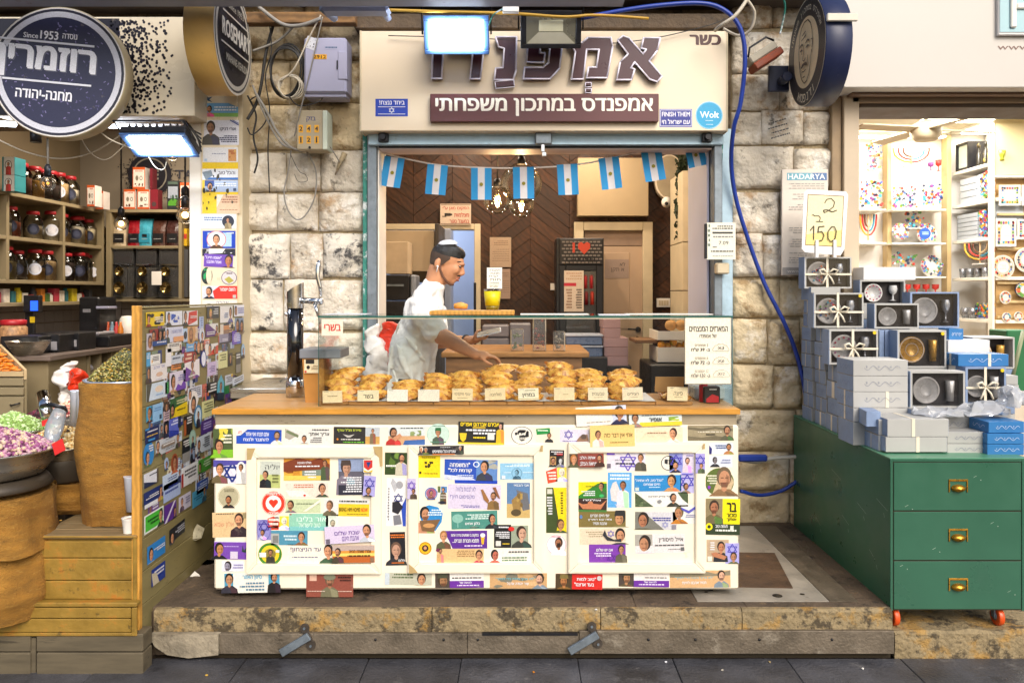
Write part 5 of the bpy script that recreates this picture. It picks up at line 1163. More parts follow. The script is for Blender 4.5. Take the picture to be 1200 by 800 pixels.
q=MB();q.tube([T@Vector((-.1,.02,.05)),T@Vector((-.06,.02,.095)),T@Vector((.06,.02,.095)),T@Vector((.09,.02,.05))],.007,6);q.build('bracket',m_dark,fb)
Yr=4.62
rc=P(69,85,Yr);Rr=76*Yr/FX
rs=empty('round_sign',(rc.x,Yr,rc.z-Rr),'large round black spice shop sign with white Hebrew name and 1953, top left','sign')
T0=Matrix.Translation(rc)@Matrix.Rotation(radians(4),4,'Z')
q=MB();q.lathe([(Rr,0),(Rr+.004,.004),(Rr+.004,.1),(Rr-.004,.104)],56,axis='Y',T=T0);q.build('drum',M('cream_rim','#b5a888',.5,var=.08),rs)
p=PR(2*Rr,2*Rr,T0@Matrix.Translation((-Rr,-.0002,Rr)),None,.0012)
p.E(.5,.5,.498,.498,'#d9d6d4',56);p.E(.5,.5,.488,.488,'#292939',56);p.E(.5,.5,.468,.468,'#c9cbd8',56);p.E(.5,.5,.425,.425,'#2a2c48',56)
for i in range(170):
 a=rnd.uniform(0,2*pi);r_=.40*sqrt(rnd.random());cx_=.5+r_*cos(a);cy_=.5+r_*sin(a);b_=rnd.uniform(0,pi)
 p.k=6;p.line(cx_,cy_,cx_+.018*cos(b_),cy_+.018*sin(b_),.006,rnd.choice(['#6a6690','#4c4a76','#7b76a4','#3a3860']))
TT=T0
def tl(t,a,b_,c,d,col='#e6e8f2',bold=.03,rot=4.5):
 w=(c-a)*2*Rr;h=(d-b_)*2*Rr
 cc=Matrix.Translation(((a+c)/2*2*Rr-Rr,0,Rr-(b_+d)/2*2*Rr))
 sub=PR(w,h,T0@cc@Matrix.Rotation(radians(rot),4,'Y')@Matrix.Translation((-w/2,0,h/2)),None,.004);sub.T_(t,0,0,1,1,col,bold);return sub
p.build('face_print',rs)
for t,a,b_,c,d,bo in(('Since',.24,.2,.35,.24,.02),('1953',.365,.185,.50,.25,.03),('נוסדה',.53,.205,.64,.245,.02),('מחנה-יהודה',.18,.64,.6,.71,.03)):
 tl(t,a,b_,c,d,bold=bo).build('lettering',rs)
b_=MB()
for(za,zb__)in((.27,.285),(.575,.59)):
 b_.box(-Rr*.9 if za<.4 else-Rr*.82,Rr*.5,-.006,-.002,Rr-zb__*2*Rr,Rr-za*2*Rr,T=T0@Matrix.Rotation(radians(4.5),4,'Y'))
b_.build('rule_lines',M('raised_white','#dfe2ee',.4,var=0),rs)
sub=tl('רוזמרין',.03,.30,.78,.555,bold=.045);vs0=sub.mb.v
sub.build('lettering',rs)
sub2=MB();sub2.v=[(v[0]+.006,v[1]+.002,v[2]-.006)for v in vs0];sub2.f=sub.mb.f;sub2.c=[None]*len(sub2.f);sub2.sm=sub.mb.sm;sub2.mi=sub.mb.mi
sub2.build('letter_side',M('letter_side','#5a5c70',.5),rs)
q=MB();q.box(rc.x-.05,rc.x+.05,Yr+.1,4.95,rc.z+.1,rc.z+.18);q.build('arm',m_dark,rs)
Yf=4.92
fz=empty('fascia_box',(X(160,Yf),Yf,Z(136,Yf)),'cream fascia box with a spray of black dots behind the big round sign','fascia')
q=MB();q.box(-3.2,X(228,Yf),Yf,5.2,Z(136,Yf),Z(20,Yf),ch=.004);q.build('box',M('fascia_cream','#d6cbb4',.3,var=.05,vs=3),fz)
w=X(226,Yf)-X(-20,Yf);h=Z(22,Yf)-Z(135,Yf)
p=PR(w,h,Matrix.Translation((X(-20,Yf),Yf,Z(22,Yf))),None,.0008)
p.R(0,0,.65,1,'#1d1b26')
for i in range(1100):
 t=rnd.random()**1.9;cx_=.61+.33*t;cy_=rnd.uniform(.02,.98)
 if rnd.random()>(1-t)*1.3:continue
 a=rnd.uniform(.007,.011);p.k=2+i%3
 p.E(cx_,cy_,a*.75,a*.75*w/h,rnd.choice(['#1d1b26','#23202c','#1a1822']),8)
for i in range(90):
 p.k=9+i%3;p.E(rnd.uniform(.5,.68),rnd.uniform(.05,.95),.004,.004*w/h,'#4a4560',5)
p.build('dot_print',fz)
gs=empty('shop_sign',(X(1100,5.0),5.05,Z(103,5.0)),'plain white gift shop sign board along the top right','sign')
q=MB();q.box(X(989,5.0),3.9,5.0,5.3,Z(102.5,5.0),Z(-30,5.0),ch=.004);q.build('board',M('sign_white','#c9c3bb',.4,var=.03,vs=2),gs)
q=MB();q.box(X(1168,4.99),X(1300,4.99),4.97,4.999,Z(42.5,4.99),Z(-20,4.99),ch=.004);q.build('logo_frame',M('logo_frame','#d9d6d4',.4,var=.03),gs)
q=MB();q.box(X(1171.5,4.97),X(1300,4.97),4.966,4.9695,Z(38,4.97),Z(-20,4.97));q.build('logo_panel',M('pale_teal','#a3c6cd',.4,var=.03),gs)
q=MB();q.box(X(1184,4.96),X(1191,4.96),4.95,4.965,Z(33,4.96),Z(-8,4.96),ch=.008);q.box(X(1191,4.96),X(1230,4.96),4.95,4.965,Z(11,4.96),Z(4,4.96),ch=.008);q.build('logo_letter',M('raised_ivory','#e8e4da',.4,var=0),gs)
p=PR(X(1300,4.999)-X(1169,4.999),Z(52,4.999)-Z(60.5,4.999),Matrix.Translation((X(1169,4.999),4.9995,Z(52,4.999))));p.T_('www.hadarya.com',0,0,1.0,1,'#7a5a50',.0);p.build('lettering',gs)
# small things round the hatch
lc=empty('notice_card',(X(844,5.1),5.1,Z(305,5.1)),'white notice card with price 7.09 clipped to the right jamb of the hatch','notice')
sprint(828,261,862,304,'#e8e6d4',[('L',.04,.05,.12,.7,'#3a5a4a',5),('L',.2,.08,.9,.2,'#333',2),('R',.2,.25,.9,.3,'#333'),('L',.15,.36,.92,.44,'#888',1),('T','7.09',.42,.5,.75,.6,K,.0),('L',.15,.65,.35,.7,'#555',1),('L',.15,.76,.92,.82,'#222',1),('L',.2,.9,.9,.93,'#777',1)],5.1,lc,'card')
q=MB();q.pbox(826,262,829,303,5.095,5.12,ch=.002);q.build('binding',m_dark,lc)
q=MB();q.pbox(840,308,855,321,5.12,5.2,ch=.008);single(q,'intercom_box',m_creamd,'small cream box under the notice card on the right jamb','box')
pb=empty('poster_board',(X(943,5.2),5.22,Z(322,5.2)),'pale printed poster board headed HADARYA leaning on the right stone wall','poster')
q=MB();q.pbox(916.5,198.5,970.5,322.5,5.2,5.225,ch=.002);q.build('board',M('pale_board','#ddd3c6',.5,var=.02),pb)
p=PR(X(970,5.2)-X(917,5.2),Z(199,5.2)-Z(322,5.2),Matrix.Translation((X(917,5.2),5.2,Z(199,5.2))))
p.R(.1,.03,.98,.1,'#6aa9bb');p.R(.66,.03,.98,.1,'#5679a8');p.T_('HADARYA',.12,.04,.94,.09,'#eef2f2',.02)
for y,n in((.13,3),(.23,3),(.33,3),(.55,3),(.66,4),(.79,5)):p.L(.14,y,.92,y+n*.022,'#a09a94',n,fill=.3)
p.S(.55,.48,.02,'#9aa4b0');p.R(.0,.93,1,1,'#9a948e');p.T_('www.hadarya',.1,.95,.8,.985,'#e6e0d8',0)
p.build('poster_print',pb)
# the man behind the case
def remesh(parts,voxel,smooth_it=4,name='body',mat=None,parent=None,cut=None):
 """union of overlapping volumes -> one continuous surface"""
 b=MB()
 for kind,a in parts:
  if kind=='e':
   c,r,*rot=a
   T=Matrix.Translation(c)@(rot[0]if rot else Matrix.Identity(4))
   b.ell((0,0,0),r,20,14,T=T)
  elif kind=='t':b.tube(a[0],a[1],16);[b.ell(p,r_,14,10)for p,r_ in((a[0][0],a[1][0]),(a[0][-1],a[1][-1]))]
 me=bpy.data.meshes.new('tmp');me.from_pydata(b.v,[],b.f)
 ob=bpy.data.objects.new('tmp',me);C.objects.link(ob)
 m=ob.modifiers.new('r','REMESH');m.mode='VOXEL';m.voxel_size=voxel;m.use_smooth_shade=True
 s_=ob.modifiers.new('s','SMOOTH');s_.factor=.5;s_.iterations=smooth_it
 dg=bpy.context.evaluated_depsgraph_get()
 nm=bpy.data.meshes.new_from_object(ob.evaluated_get(dg))
 bpy.data.objects.remove(ob)
 if cut:
  import bmesh
  bm_=bmesh.new();bm_.from_mesh(nm)
  for co,no in cut:
   bmesh.ops.bisect_plane(bm_,geom=bm_.verts[:]+bm_.edges[:]+bm_.faces[:],plane_co=co,plane_no=no,clear_outer=True)
  bm_.to_mesh(nm);bm_.free()
 nm.name=name;nm.materials.clear();nm.materials.append(mat)
 nm.polygons.foreach_set('use_smooth',[True]*len(nm.polygons))
 o=bpy.data.objects.new(name,nm);C.objects.link(o);o.location=(0,0,0)
 if parent is not None:
  o.parent=parent;o.location=-WLOC[parent.name]
 return o
YM=4.78
def mp(px,py,dy=0.0):return P(px,py,YM)+Vector((0,dy,0))
k=YM/FX
man=empty('person',(X(487,YM),YM+.03,0),'young man in white t-shirt and white skullcap looking at his phone','person')
m_skin=M('skin','#c88e68',.5,var=.07,vs=18,spec=.4)
m_hair=M('black_hair','#17130f',.6,var=.3,vs=60,bump=.4,bs=240)
m_fade=M('faded_hair','#4a382c',.75,var=.2,vs=90)
m_tee=M('white_tshirt','#edebe6',.9,var=.04,vs=6,bump=.25,bs=14)
hd_c=mp(523,309)
Rx=lambda a,ax:Matrix.Rotation(radians(a),4,ax)
tilt=Rx(19,'Y')
def hp(dx,dz,dy=0):
 v=tilt@Vector((dx*k,dy,dz*k));return hd_c+v
head=[('e',(hp(-1.5,7),(19.0*k,.076,17.5*k),tilt)),('e',(hp(5,-3),(14*k,.066,19*k),tilt)),('e',(hp(4,-14),(12.5*k,.052,9*k),tilt)),('e',(hp(11,-16.5),(6*k,.03,6*k),tilt)),('e',(hp(14.0,7),(5*k,.05,6*k),tilt)),('t',([hp(17.5,4),hp(20,0),hp(22.3,-4.2)],[.010,.012,.0125])),('e',(hp(20.0,-6),(3.0*k,.017,2.2*k),tilt)),('e',(hp(17.8,-10.8),(2.9*k,.020,1.8*k),tilt)),('e',(hp(17.2,-13.8),(2.9*k,.019,1.9*k),tilt)),('t',([hp(17.2,4.8,-.045),hp(19.0,5.4,-.02),hp(19.0,5.4,.02),hp(17.2,4.8,.045)],[.008,.010,.010,.008])),('e',(hp(12.0,-3,-.045),(6*k,.018,6*k),tilt)),('e',(hp(12.0,-3,.045),(6*k,.018,6*k),tilt)),('e',(hp(-8.5,-3.5,-.074),(3.6*k,.010,6.4*k),tilt@Rx(-10,'Y'))),('e',(hp(-8.5,-3.5,.074),(3.6*k,.010,6.4*k),tilt))]
neck=[('t',([hp(-6,-8),mp(509,333),mp(503,345),mp(494,362)],[.062,.060,.068,.09]))]
sh_n=mp(500,366,-.18);el_n=Vector((X(514,4.56),4.56,Z(392,4.56)));wr_n=Vector((X(558,4.40),4.40,Z(415.5,4.40)))
sh_f=mp(507,368,.17);el_f=mp(510,402,.10);wr_f=Vector((X(549,4.66),4.66,Z(399,4.66)))
arms=[('t',([sh_n,(sh_n+el_n)/2,el_n],[.06,.055,.05])),('t',([el_n,el_n*.7+wr_n*.3+Vector((0,0,.002)),el_n*.25+wr_n*.75,wr_n],[.05,.047,.034,.027])),('t',([sh_f,(sh_f+el_f)/2,el_f],[.055,.048,.043])),('t',([el_f,el_f*.6+wr_f*.4,wr_f],[.042,.041,.027]))]
def finger(p0,d1,l1,d2,l2,d3,l3,r):
 a=p0+d1.normalized()*l1;b_=a+d2.normalized()*l2;c=b_+d3.normalized()*l3
 return('t',([p0,a,b_,c],[r,r*.96,r*.88,r*.74]))
hn=wr_n;hands=[]
pd=Vector((.85,-.05,-.10)).normalized()
pc=hn+pd*.045
hands+=[('e',(pc,(.044,.034,.020),Rx(9,'Y'))),('t',([hn,pc],[.027,.026]))]
for i in range(4):
 base=hn+pd*.075+Vector((0,-.030+.019*i,.004-.002*abs(i-1)))
 f=(.033,.024,.019)if i in(1,2)else(.030,.021,.017)if i==0 else(.025,.018,.016)
 hands.append(finger(base,Vector((.9,-.02+.05*(i-1.5),-.12-.1*i)),f[0],Vector((.75,0,-.55-.08*i)),f[1],Vector((.45,0,-.95)),f[2],.0088))
hands.append(finger(hn+pd*.03+Vector((0,-.03,-.008)),Vector((.55,-.3,-.5)),.034,Vector((.8,.05,-.45)),.026,Vector((.9,.1,-.3)),.014,.0098))
hf=wr_f;pf=Vector((.95,-.02,.22)).normalized();pcf=hf+pf*.045+Vector((0,0,-.002))
hands+=[('e',(pcf,(.044,.036,.019),Rx(-14,'Y'))),('t',([hf,pcf],[.026,.025]))]
for i in range(4):
 base=hf+pf*.074+Vector((0,-.028+.018*i,-.004))
 hands.append(finger(base,Vector((.9,-.05,.05)),.026,Vector((.55,-.1,.6)),.02,Vector((-.1,-.1,.9)),.014,.0088))
hands.append(finger(hf+pf*.035+Vector((0,-.034,.006)),Vector((.3,-.35,.8)),.032,Vector((.5,.3,.7)),.024,Vector((.85,.3,.1)),.016,.0098))
torso=[('t',([mp(497,366),mp(490,400),mp(485,440),mp(482,480)],[.08,.085,.09,.1])),('t',([mp(482,475,-.08),Vector((X(482,YM),YM-.09,.5)),Vector((X(484,YM),YM-.09,.08))],[.09,.065,.045])),('t',([mp(478,475,.08),Vector((X(476,YM),YM+.09,.5)),Vector((X(474,YM),YM+.09,.08))],[.09,.065,.045]))]
remesh(head+neck+arms+hands+torso,.0055,5,'body',m_skin,man)
hair=[('e',(hp(-1.8,8.6),(19.4*k,.0775,16.6*k),tilt)),('e',(hp(7,17.5),(11*k,.060,6.2*k),tilt@Rx(6,'Y'))),('e',(hp(13.5,15.6),(5.0*k,.046,3.8*k),tilt))]
ho=remesh(hair,.006,2,'hair',m_hair,man,cut=[(hp(0,9.0),-(tilt@Vector((-.10,0,1))))])
fade=remesh([('e',(hp(-2.4,6.5),(19.0*k,.0775,17.4*k),tilt)),('e',(hp(-3,0),(17.0*k,.074,14*k),tilt))],.006,2,'faded_sides',m_fade,man,cut=[(hp(2.5,4),tilt@Vector((1,0,-.75))),(hp(0,-9),-(tilt@Vector((-.55,0,1)))),])
sb_=MB()
for s_ in(-1,1):
 sb_.add([tuple(hp(-3,5,s_*.078)),tuple(hp(0,6,s_*.078)),tuple(hp(0,0,s_*.0755)),tuple(hp(-2.5,-5,s_*.072)),tuple(hp(-4.0,-2,s_*.075))],[(0,1,2,3,4)]if s_<0 else[(4,3,2,1,0)])
def patch(pts,mat,nm,r=.004):
 b=MB();b.tube(pts,r,6);return b.build(nm,mat,man)
b=MB();b.tube([hp(12.5,6.4,-.055),hp(15.5,7.4,-.045),hp(18.8,6.6,-.024)],[.0025,.004,.003],6);b.tube([hp(12.5,6.4,.055),hp(15.5,7.4,.045),hp(18.8,6.6,.024)],[.0025,.004,.003],6);b.build('eyebrows',m_hair,man)
b=MB();b.ell(hp(16.0,2.2,-.036),.0085,10,8);b.ell(hp(16.0,2.2,.036),.0085,10,8);b.build('eyes',M('eye_white','#d8d2cc',.2),man)
b=MB();b.tube([hp(14.0,2.2,-.049),hp(16.5,1.6,-.044),hp(18.2,1.0,-.033)],.0028,6);b.tube([hp(14.0,2.2,.049),hp(16.5,1.6,.044),hp(18.2,1.0,.033)],.0028,6);b.build('eyelashes',m_hair,man)
for s_ in(-1,1):
 b=MB();b.tube([hp(-4.5,-3,s_*.068),hp(-3,-9,s_*.063),hp(2,-15,s_*.055),hp(8,-19.5,s_*.043),hp(13,-21.5,s_*.024),hp(15.5,-20.5,s_*.004)],[.005,.0065,.0075,.0075,.008,.006],8);b.build('beard',M('stubble','#6b4836',.8,var=.25,vs=150),man)
b=MB();b.tube([hp(15.5,-9.6,-.028),hp(18.6,-8.5,-.016),hp(20.0,-8.2,0),hp(18.6,-8.5,.016),hp(15.5,-9.6,.028)],[.0025,.005,.0052,.005,.0025],6);b.build('moustache',m_hair,man)
b=MB();b.tube([hp(16.2,-11.4,-.022),hp(19.6,-11.0,-.010),hp(20.2,-11.0,0),hp(19.6,-11.0,.010),hp(16.2,-11.4,.022)],[.002,.0045,.005,.0045,.002],6)
b.tube([hp(16.0,-13.0,-.020),hp(19.2,-13.9,-.010),hp(19.6,-14.0,0),hp(19.2,-13.9,.010),hp(16.0,-13.0,.020)],[.002,.005,.0055,.005,.002],6);b.build('lips',M('lips','#9a4f45',.4),man)
b=MB();b.tube([hp(-7.5,-5.5,-.086),hp(-6.0,-7.2,-.088)],[.0065,.006],8);b.tube([hp(-6.3,-7,-.088),hp(-6.0,-12.5,-.084)],.003,6);single(b,'earbud',M('earbud_white','#eeeeee',.25,var=0),'white wireless earbud in the man\'s ear','earbud')
b=MB();Tk=Matrix.Translation(hp(-6.5,23.6))@tilt@Rx(-22,'Y')
b.lathe([(.056,-.012),(.054,0),(.044,.009),(.025,.016),(0,.018)],20,T=Tk,cap=False);b.lathe([(.057,-.013),(.058,-.004),(.055,0)],20,T=Tk,cap=False)
kp=single(b,'skullcap',M('white_knit','#dfe2ea',.9,var=.06,vs=60,dirt=('#6d86b0',.8,45,.6)),'white knitted skullcap with blue pattern on the man\'s head','skullcap')
tee=[('t',([mp(508,337),mp(501,354),mp(494,376),mp(485,410),mp(480,450),mp(478,500)],[.066,.100,.12,.135,.145,.155])),('e',(mp(494,376),(.115,.19,.17))),('e',(mp(483,420),(.135,.19,.24))),('e',(mp(478,458),(.150,.19,.16))),('t',([mp(499,360,-.13),sh_n+Vector((0,.0,.01)),sh_n*.16+el_n*.84],[.085,.078,.07])),('t',([mp(498,366,.12),sh_f,sh_f*.45+el_f*.55],[.085,.075,.07])),('t',([mp(497,348,-.11),mp(503,340,-.05),mp(503,340,.05),mp(501,348,.11)],[.05,.05,.05,.05]))]
for(a,c,r_)in(((470,400,-.18),(486,440,-.185),.014),((480,392,-.19),(502,420,-.16),.012),((466,430,-.185),(478,466,-.19),.014),((497,405,-.13),(495,455,-.15),.014),((486,420,-.18),(488,466,-.18),.012),((463,405,-.13),(459,450,-.14),.013),((476,372,-.20),(470,392,-.2),.01)):
 tee.append(('t',([mp(*a),(mp(*a)+mp(*c))/2+Vector((rnd.uniform(-.01,.01),-.004,0)),mp(*c)],[r_*.5,r_,r_*.6])))
d_n=(el_n-sh_n).normalized();d_f=(el_f-sh_f).normalized()
to=remesh(tee,.007,5,'tshirt',m_tee,man)
dm=to.modifiers.new('folds','DISPLACE');tx=bpy.data.textures.new('folds','CLOUDS');tx.noise_scale=.07;tx.noise_depth=2;dm.texture=tx;dm.strength=.03;dm.mid_level=.5;dm.texture_coords='LOCAL'
b=MB();c0=sh_n*.42+el_n*.58+d_n*.07
remesh([('t',([mp(476,480),Vector((X(477,YM),YM,.95))],[.15,.14])),('t',([Vector((X(482,YM),YM-.09,.95)),Vector((X(482,YM),YM-.09,.5)),Vector((X(484,YM),YM-.09,.06))],[.1,.082,.07])),('t',([Vector((X(478,YM),YM+.09,.95)),Vector((X(476,YM),YM+.09,.5)),Vector((X(474,YM),YM+.09,.06))],[.1,.082,.07]))],.012,3,'trousers',M('dark_trousers','#23242a',.8),man)
b=MB();b.box(X(474,YM)-.06,X(474,YM)+.2,YM+.04,YM+.14,0,.07,ch=.02);b.box(X(484,YM)-.06,X(484,YM)+.2,YM-.14,YM-.04,0,.07,ch=.02);b.build('shoes',m_black,man)
b=MB();wd=(wr_f-el_f).normalized();pts=[]
n1=wd.cross(Vector((0,0,1))).normalized();n2=n1.cross(wd)
cw_=wr_f-wd*.02
b.tube([cw_+n1*(.031*cos(2*pi*i/20))+n2*(.031*sin(2*pi*i/20))for i in range(20)],.006,6,closed=True);single(b,'wristband',m_black,'black wristband on the wrist of the hand holding the phone','wristband')
b=MB();Tp=Matrix.Translation(hf+pf*.105+Vector((.015,-.012,.024)))@Rx(-13,'Y')@Rx(18,'X')
b.box(-.072,.072,-.036,.036,-.004,.004,ch=.003,T=Tp)
ph_=empty('mobile_phone',Tp.translation,'white mobile phone held flat in the man\'s hand','phone');b.build('case',M('phone_white','#e6e6ea',.25,var=0),ph_)
b=MB();b.box(-.068,.068,-.033,.033,.0042,.0048,T=Tp);b.build('screen',m_black,ph_)
# hatch room furnishing
def thing1(px0,py0,px1,py1,Y0,Y1,name,mat,label,cat,ch=.006,group=None):
 q=MB();q.pbox(px0,py0,px1,py1,Y0,Y1,ch=ch);return single(q,name,mat,label,cat,group)
cordpts=[(443,178),(480,187),(520,194),(580,197),(640,196),(690,191),(740,180),(790,172),(834,166)]
Yb=5.34
cable('bunting_cord',[(a,b_,Yb)for a,b_ in cordpts],.0055,M('white_cord','#ddd8d4',.7),'white cord strung across the top of the hatch carrying small flags','cord',n=6)
for i,(x0,y0,w,h,rot,w_)in enumerate(((450.5,182.5,24,35,9,'leftmost flag of the bunting, tilted'),(501,192,24,35,5,'second flag of the bunting from the left'),(552,197,24,37,0,'third flag of the bunting, in front of the left bulb'),(601,196,24.5,37,-1,'fourth flag of the bunting, in front of the glass globe'),(652.5,193,24,36,-3,'fifth flag of the bunting, just right of the globes'),(701,186,24,37,-7,'sixth flag of the bunting, before the beige wall panel'),(751,178,24,36,-9,'seventh flag of the bunting, before the oval mirror'),(801.5,170,22,28,-12,'rightmost flag of the bunting, partly cut by the jamb'))):
 Wd,Hd=w*Yb/FX,h*Yb/FX
 T=Matrix.Translation(P(x0,y0,Yb-.012))@Matrix.Rotation(radians(rot),4,'Y')
 b=MB();vs=[];fs=[];cols=[]
 nx,nz=9,7
 for j in range(nz+1):
  for k_ in range(nx+1):
   u,v=k_/nx,j/nz
   vs.append((u*Wd,.006*sin(u*5+i)*v+.004*sin(v*4+i*2),-v*Hd))
 for j in range(nz):
  for k_ in range(nx):
   o=j*(nx+1)+k_
   c=lin('#2f93d0')if k_<3 or k_>5 else lin('#d9d6d8')
   b.add([vs[o],vs[o+nx+1],vs[o+nx+2],vs[o+1]],[(0,1,2,3)],c,True,T)
 b.add([(Wd*.5+.012*cos(2*pi*t/12),-.004+.006*sin(.5*5+i)*.52+.004*sin(.52*4+i*2),-Hd*.52+.012*sin(2*pi*t/12))for t in range(12)],[tuple(range(12))[::-1]],lin('#8d8530'),False,T)
 single(b,'argentine_flag',PRINTM,'Argentine flag, '+w_,'flag','flags on the bunting')
m_fil=M('glowing_filament','#ffb347',.5,var=0,emit=60,ecol='#ffb050')
def pendant(px,py,r,Y,label,lit=True,ztop=3.25,energy=7):
 c=P(px,py,Y)
 root=empty('pendant_lamp',(c.x,c.y,ztop),label,'lamp','pendant lamps in the hatch room')
 b=MB();b.ell(c,r,24,16);b.build('glass_globe',G_BULB,root)
 b=MB();b.tube([(c.x,c.y,ztop),(c.x,c.y,c.z+r+.03)],.006,6);b.build('cord',m_black,root)
 b=MB();b.lathe([(.03,r-.012),(.032,r+.02),(.018,r+.05),(0,r+.055)],14,c);b.build('socket',m_dark,root)
 bl=empty('bulb',c);bl.parent=root;bl.location=c-WLOC[root.name]
 b=MB();b.lathe([(.0,-.06),(.022,-.045),(.03,-.02),(.026,.01),(.014,.04),(.014,.07)],14,c,cap=False);b.build('bulb_glass',G_BULB,bl)
 b=MB();b.tube([c+Vector((.008*cos(t),.008*sin(t),-.035+.01*t))for t in[q_*.8 for q_ in range(9)]],.006,5);b.build('filament',m_fil,bl)
 ld=bpy.data.lights.new('pendant_light','POINT');ld.energy=energy;ld.color=(1,.72,.42);ld.shadow_soft_size=.03
 lo=bpy.data.objects.new('pendant_light',ld);C.objects.link(lo);lo.location=c
pendant(583,234,.105,6.0,'small clear glass pendant globe with a glowing filament behind the third flag')
pendant(611,215,.15,5.9,'large clear glass pendant globe behind the fourth flag')
pendant(611,240,.105,6.6,'clear pendant globe farthest back, below the large one')
for i,(x,y)in enumerate(((-.9,6.4),(.2,6.9),(1.2,6.4),(.7,7.6),(-.5,7.7))):  # spots out of view, added to lift the dark hatch room
 r_=empty('added_ceiling_spot',(x,y,zc),'added unseen ceiling spot brightening the hatch room, %s'%['front left','in the middle','front right','back right','back left'][i],'ceiling light','added ceiling spots')
 q=MB();q.lathe([(.05,-.004),(.065,-.012),(.07,0)],18,(x,y,zc),cap=False);q.build('ring',m_white,r_)
 q=MB();q.lathe([(.049,-.005),(0,-.005)][::-1],18,(x,y,zc));q.build('lens',M('warm_lens','#ffe0b0',.5,var=0,emit=15),r_)
 ld=bpy.data.lights.new('fill_spot_light','AREA');ld.shape='DISK';ld.size=.1;ld.energy=15;ld.color=(1,.8,.6)
 lo=bpy.data.objects.new('fill_spot_light',ld);C.objects.link(lo);lo.location=(x,y,zc-.016)
ld=bpy.data.lights.new('store_fill_light','AREA');ld.size=.5;ld.energy=16;ld.color=(.8,.88,1)  # fill lamp and fixture added out of view to light the cold store
lo=bpy.data.objects.new('store_fill_light',ld);C.objects.link(lo);lo.location=(-1.1,9.0,2.68)
q=MB();q.box(-1.4,-.8,8.8,9.2,2.69,2.719,ch=.004);single(q,'added_store_fixture',m_white,'added unseen ceiling light brightening the cold store behind the man','ceiling light')
s_=PR(X(552,8.25)-X(516,8.25),Z(239,8.25)-Z(263.5,8.25),Matrix.Translation((X(516,8.25),8.25,Z(239,8.25))),'#c9b7a4',.006)
s_.R(.02,.03,.98,.07,'#7d6a5a');s_.R(.02,.93,.98,.97,'#7d6a5a');s_.T_('המקום מוגן ע"י',.08,.12,.94,.32,'#a3322a',.02);s_.T_('מצלמות',.45,.42,.94,.62,'#a3322a',.03);s_.T_('במעגל סגור',.3,.72,.94,.92,'#a3322a',.02)
s_.R(.14,.44,.34,.58,'#2a2420');s_.R(.34,.47,.39,.55,'#2a2420');s_.R(.06,.58,.2,.62,'#2a2420')
tag(s_.build('camera_notice'),'pale wall sign with red lettering and camera symbol over the cold store doorway','sign')
for(x0,y0,x1,y1,c,lb)in((574,278,599,313,'#a8917a','beige typed notice on the wood wall right of the man\'s head'),(585,315,598,350,'#9c8474','second typed notice partly behind the handwritten note'),):
 s_=PR(X(x1,8.26)-X(x0,8.26),Z(y0,8.26)-Z(y1,8.26),Matrix.Translation((X(x0,8.26),8.26,Z(y0,8.26))),c,.003)
 s_.L(.2,.12,.85,.3,'#6a5444',3,fill=.35);s_.L(.12,.4,.9,.85,'#7a6454',6,fill=.25);tag(s_.build('paper_notice'),lb,'notice')
thing1(677,185,760,253,8.12,8.26,'wall_cupboard',M('beige_cupboard','#ab9878',.6,var=.04),'plain beige square wall cupboard above the door','cupboard',.004)
dr=empty('interior_door',(X(720,8.2),8.25,0),'cream panelled interior door with black handle at the back of the room','door')
m_door=M('door_paint','#b89f86',.5,var=.04)
for(a,c,b_,d,nm)in((673,260,684,620,'jamb'),(753.5,260,765,620,'jamb'),(684.2,260,753.3,270,'head')):
 q=MB();q.pbox(a,c,b_,d if nm=='head' else 535,8.2,8.29,ch=.004);q.build(nm,m_creamd,dr)
q=MB();q.pbox(684.5,270.5,753,288,8.25,8.29,ch=.002);q.build('transom',M('door_transom','#8d7868',.5),dr)
lf=MB();lf.pbox(684.5,288.5,753,535,8.255,8.29,ch=.002);lf=lf.build('leaf',m_door,dr)
for(a,c,b_,d)in((692,296,738,385),(692,400,738,500)):
 q=MB();q.pbox(a,c,b_,d,8.248,8.2549,ch=.003);q.build('panel',m_door,lf)
q=MB();c=P(748,386,8.23);q.lathe([(.028,8.235),(.028,8.254)],14,(c.x,0,c.z),axis='Y');q.tube([(c.x,8.23,c.z),(c.x,8.2,c.z),(c.x-.05,8.2,c.z+.003),(c.x-.11,8.2,c.z+.006)],.009,6)
c=P(747,397,8.23);q.lathe([(.025,8.235),(.025,8.254)],14,(c.x,0,c.z),axis='Y');q.tube([(c.x,8.22,c.z),(c.x-.04,8.21,c.z+.01)],.008,6);q.build('handle',m_dark,lf)
s_=PR(X(737,8.24)-X(709,8.24),Z(304,8.24)-Z(326,8.24),Matrix.Translation((X(709,8.24),8.246,Z(304,8.24))),'#a08c80',.001);s_.T_('לא',.62,.15,.85,.35,'#3a3230',-.01);s_.T_('א תקן',.25,.45,.8,.68,'#3a3230',-.01)
tag(s_.build('door_note'),'handwritten paper note taped to the cream interior door','note')
thing1(645,332,650,340,8.27,8.29,'wall_switch',m_white,'small white switch on the wood wall left of the fridge','switch',.002)
so=empty('socket_plate',(X(778,8.2),8.25,Z(360,8.2)),'cream switch plate on the wood wall right of the door','switch plate')
q=MB();q.pbox(769.5,349.5,785.5,360,8.26,8.29,ch=.003);q.build('plate',m_white,so)
for k_ in range(4):q=MB();q.pbox(772+3*k_,352,774.4+3*k_,357.5,8.254,8.2599);q.build('rocker',m_creamd,so)
fr=empty('drinks_fridge',(X(681,7.7),7.95,0),'tall slim black drinks fridge with a mesh header and glass door','fridge')
Yg=7.7
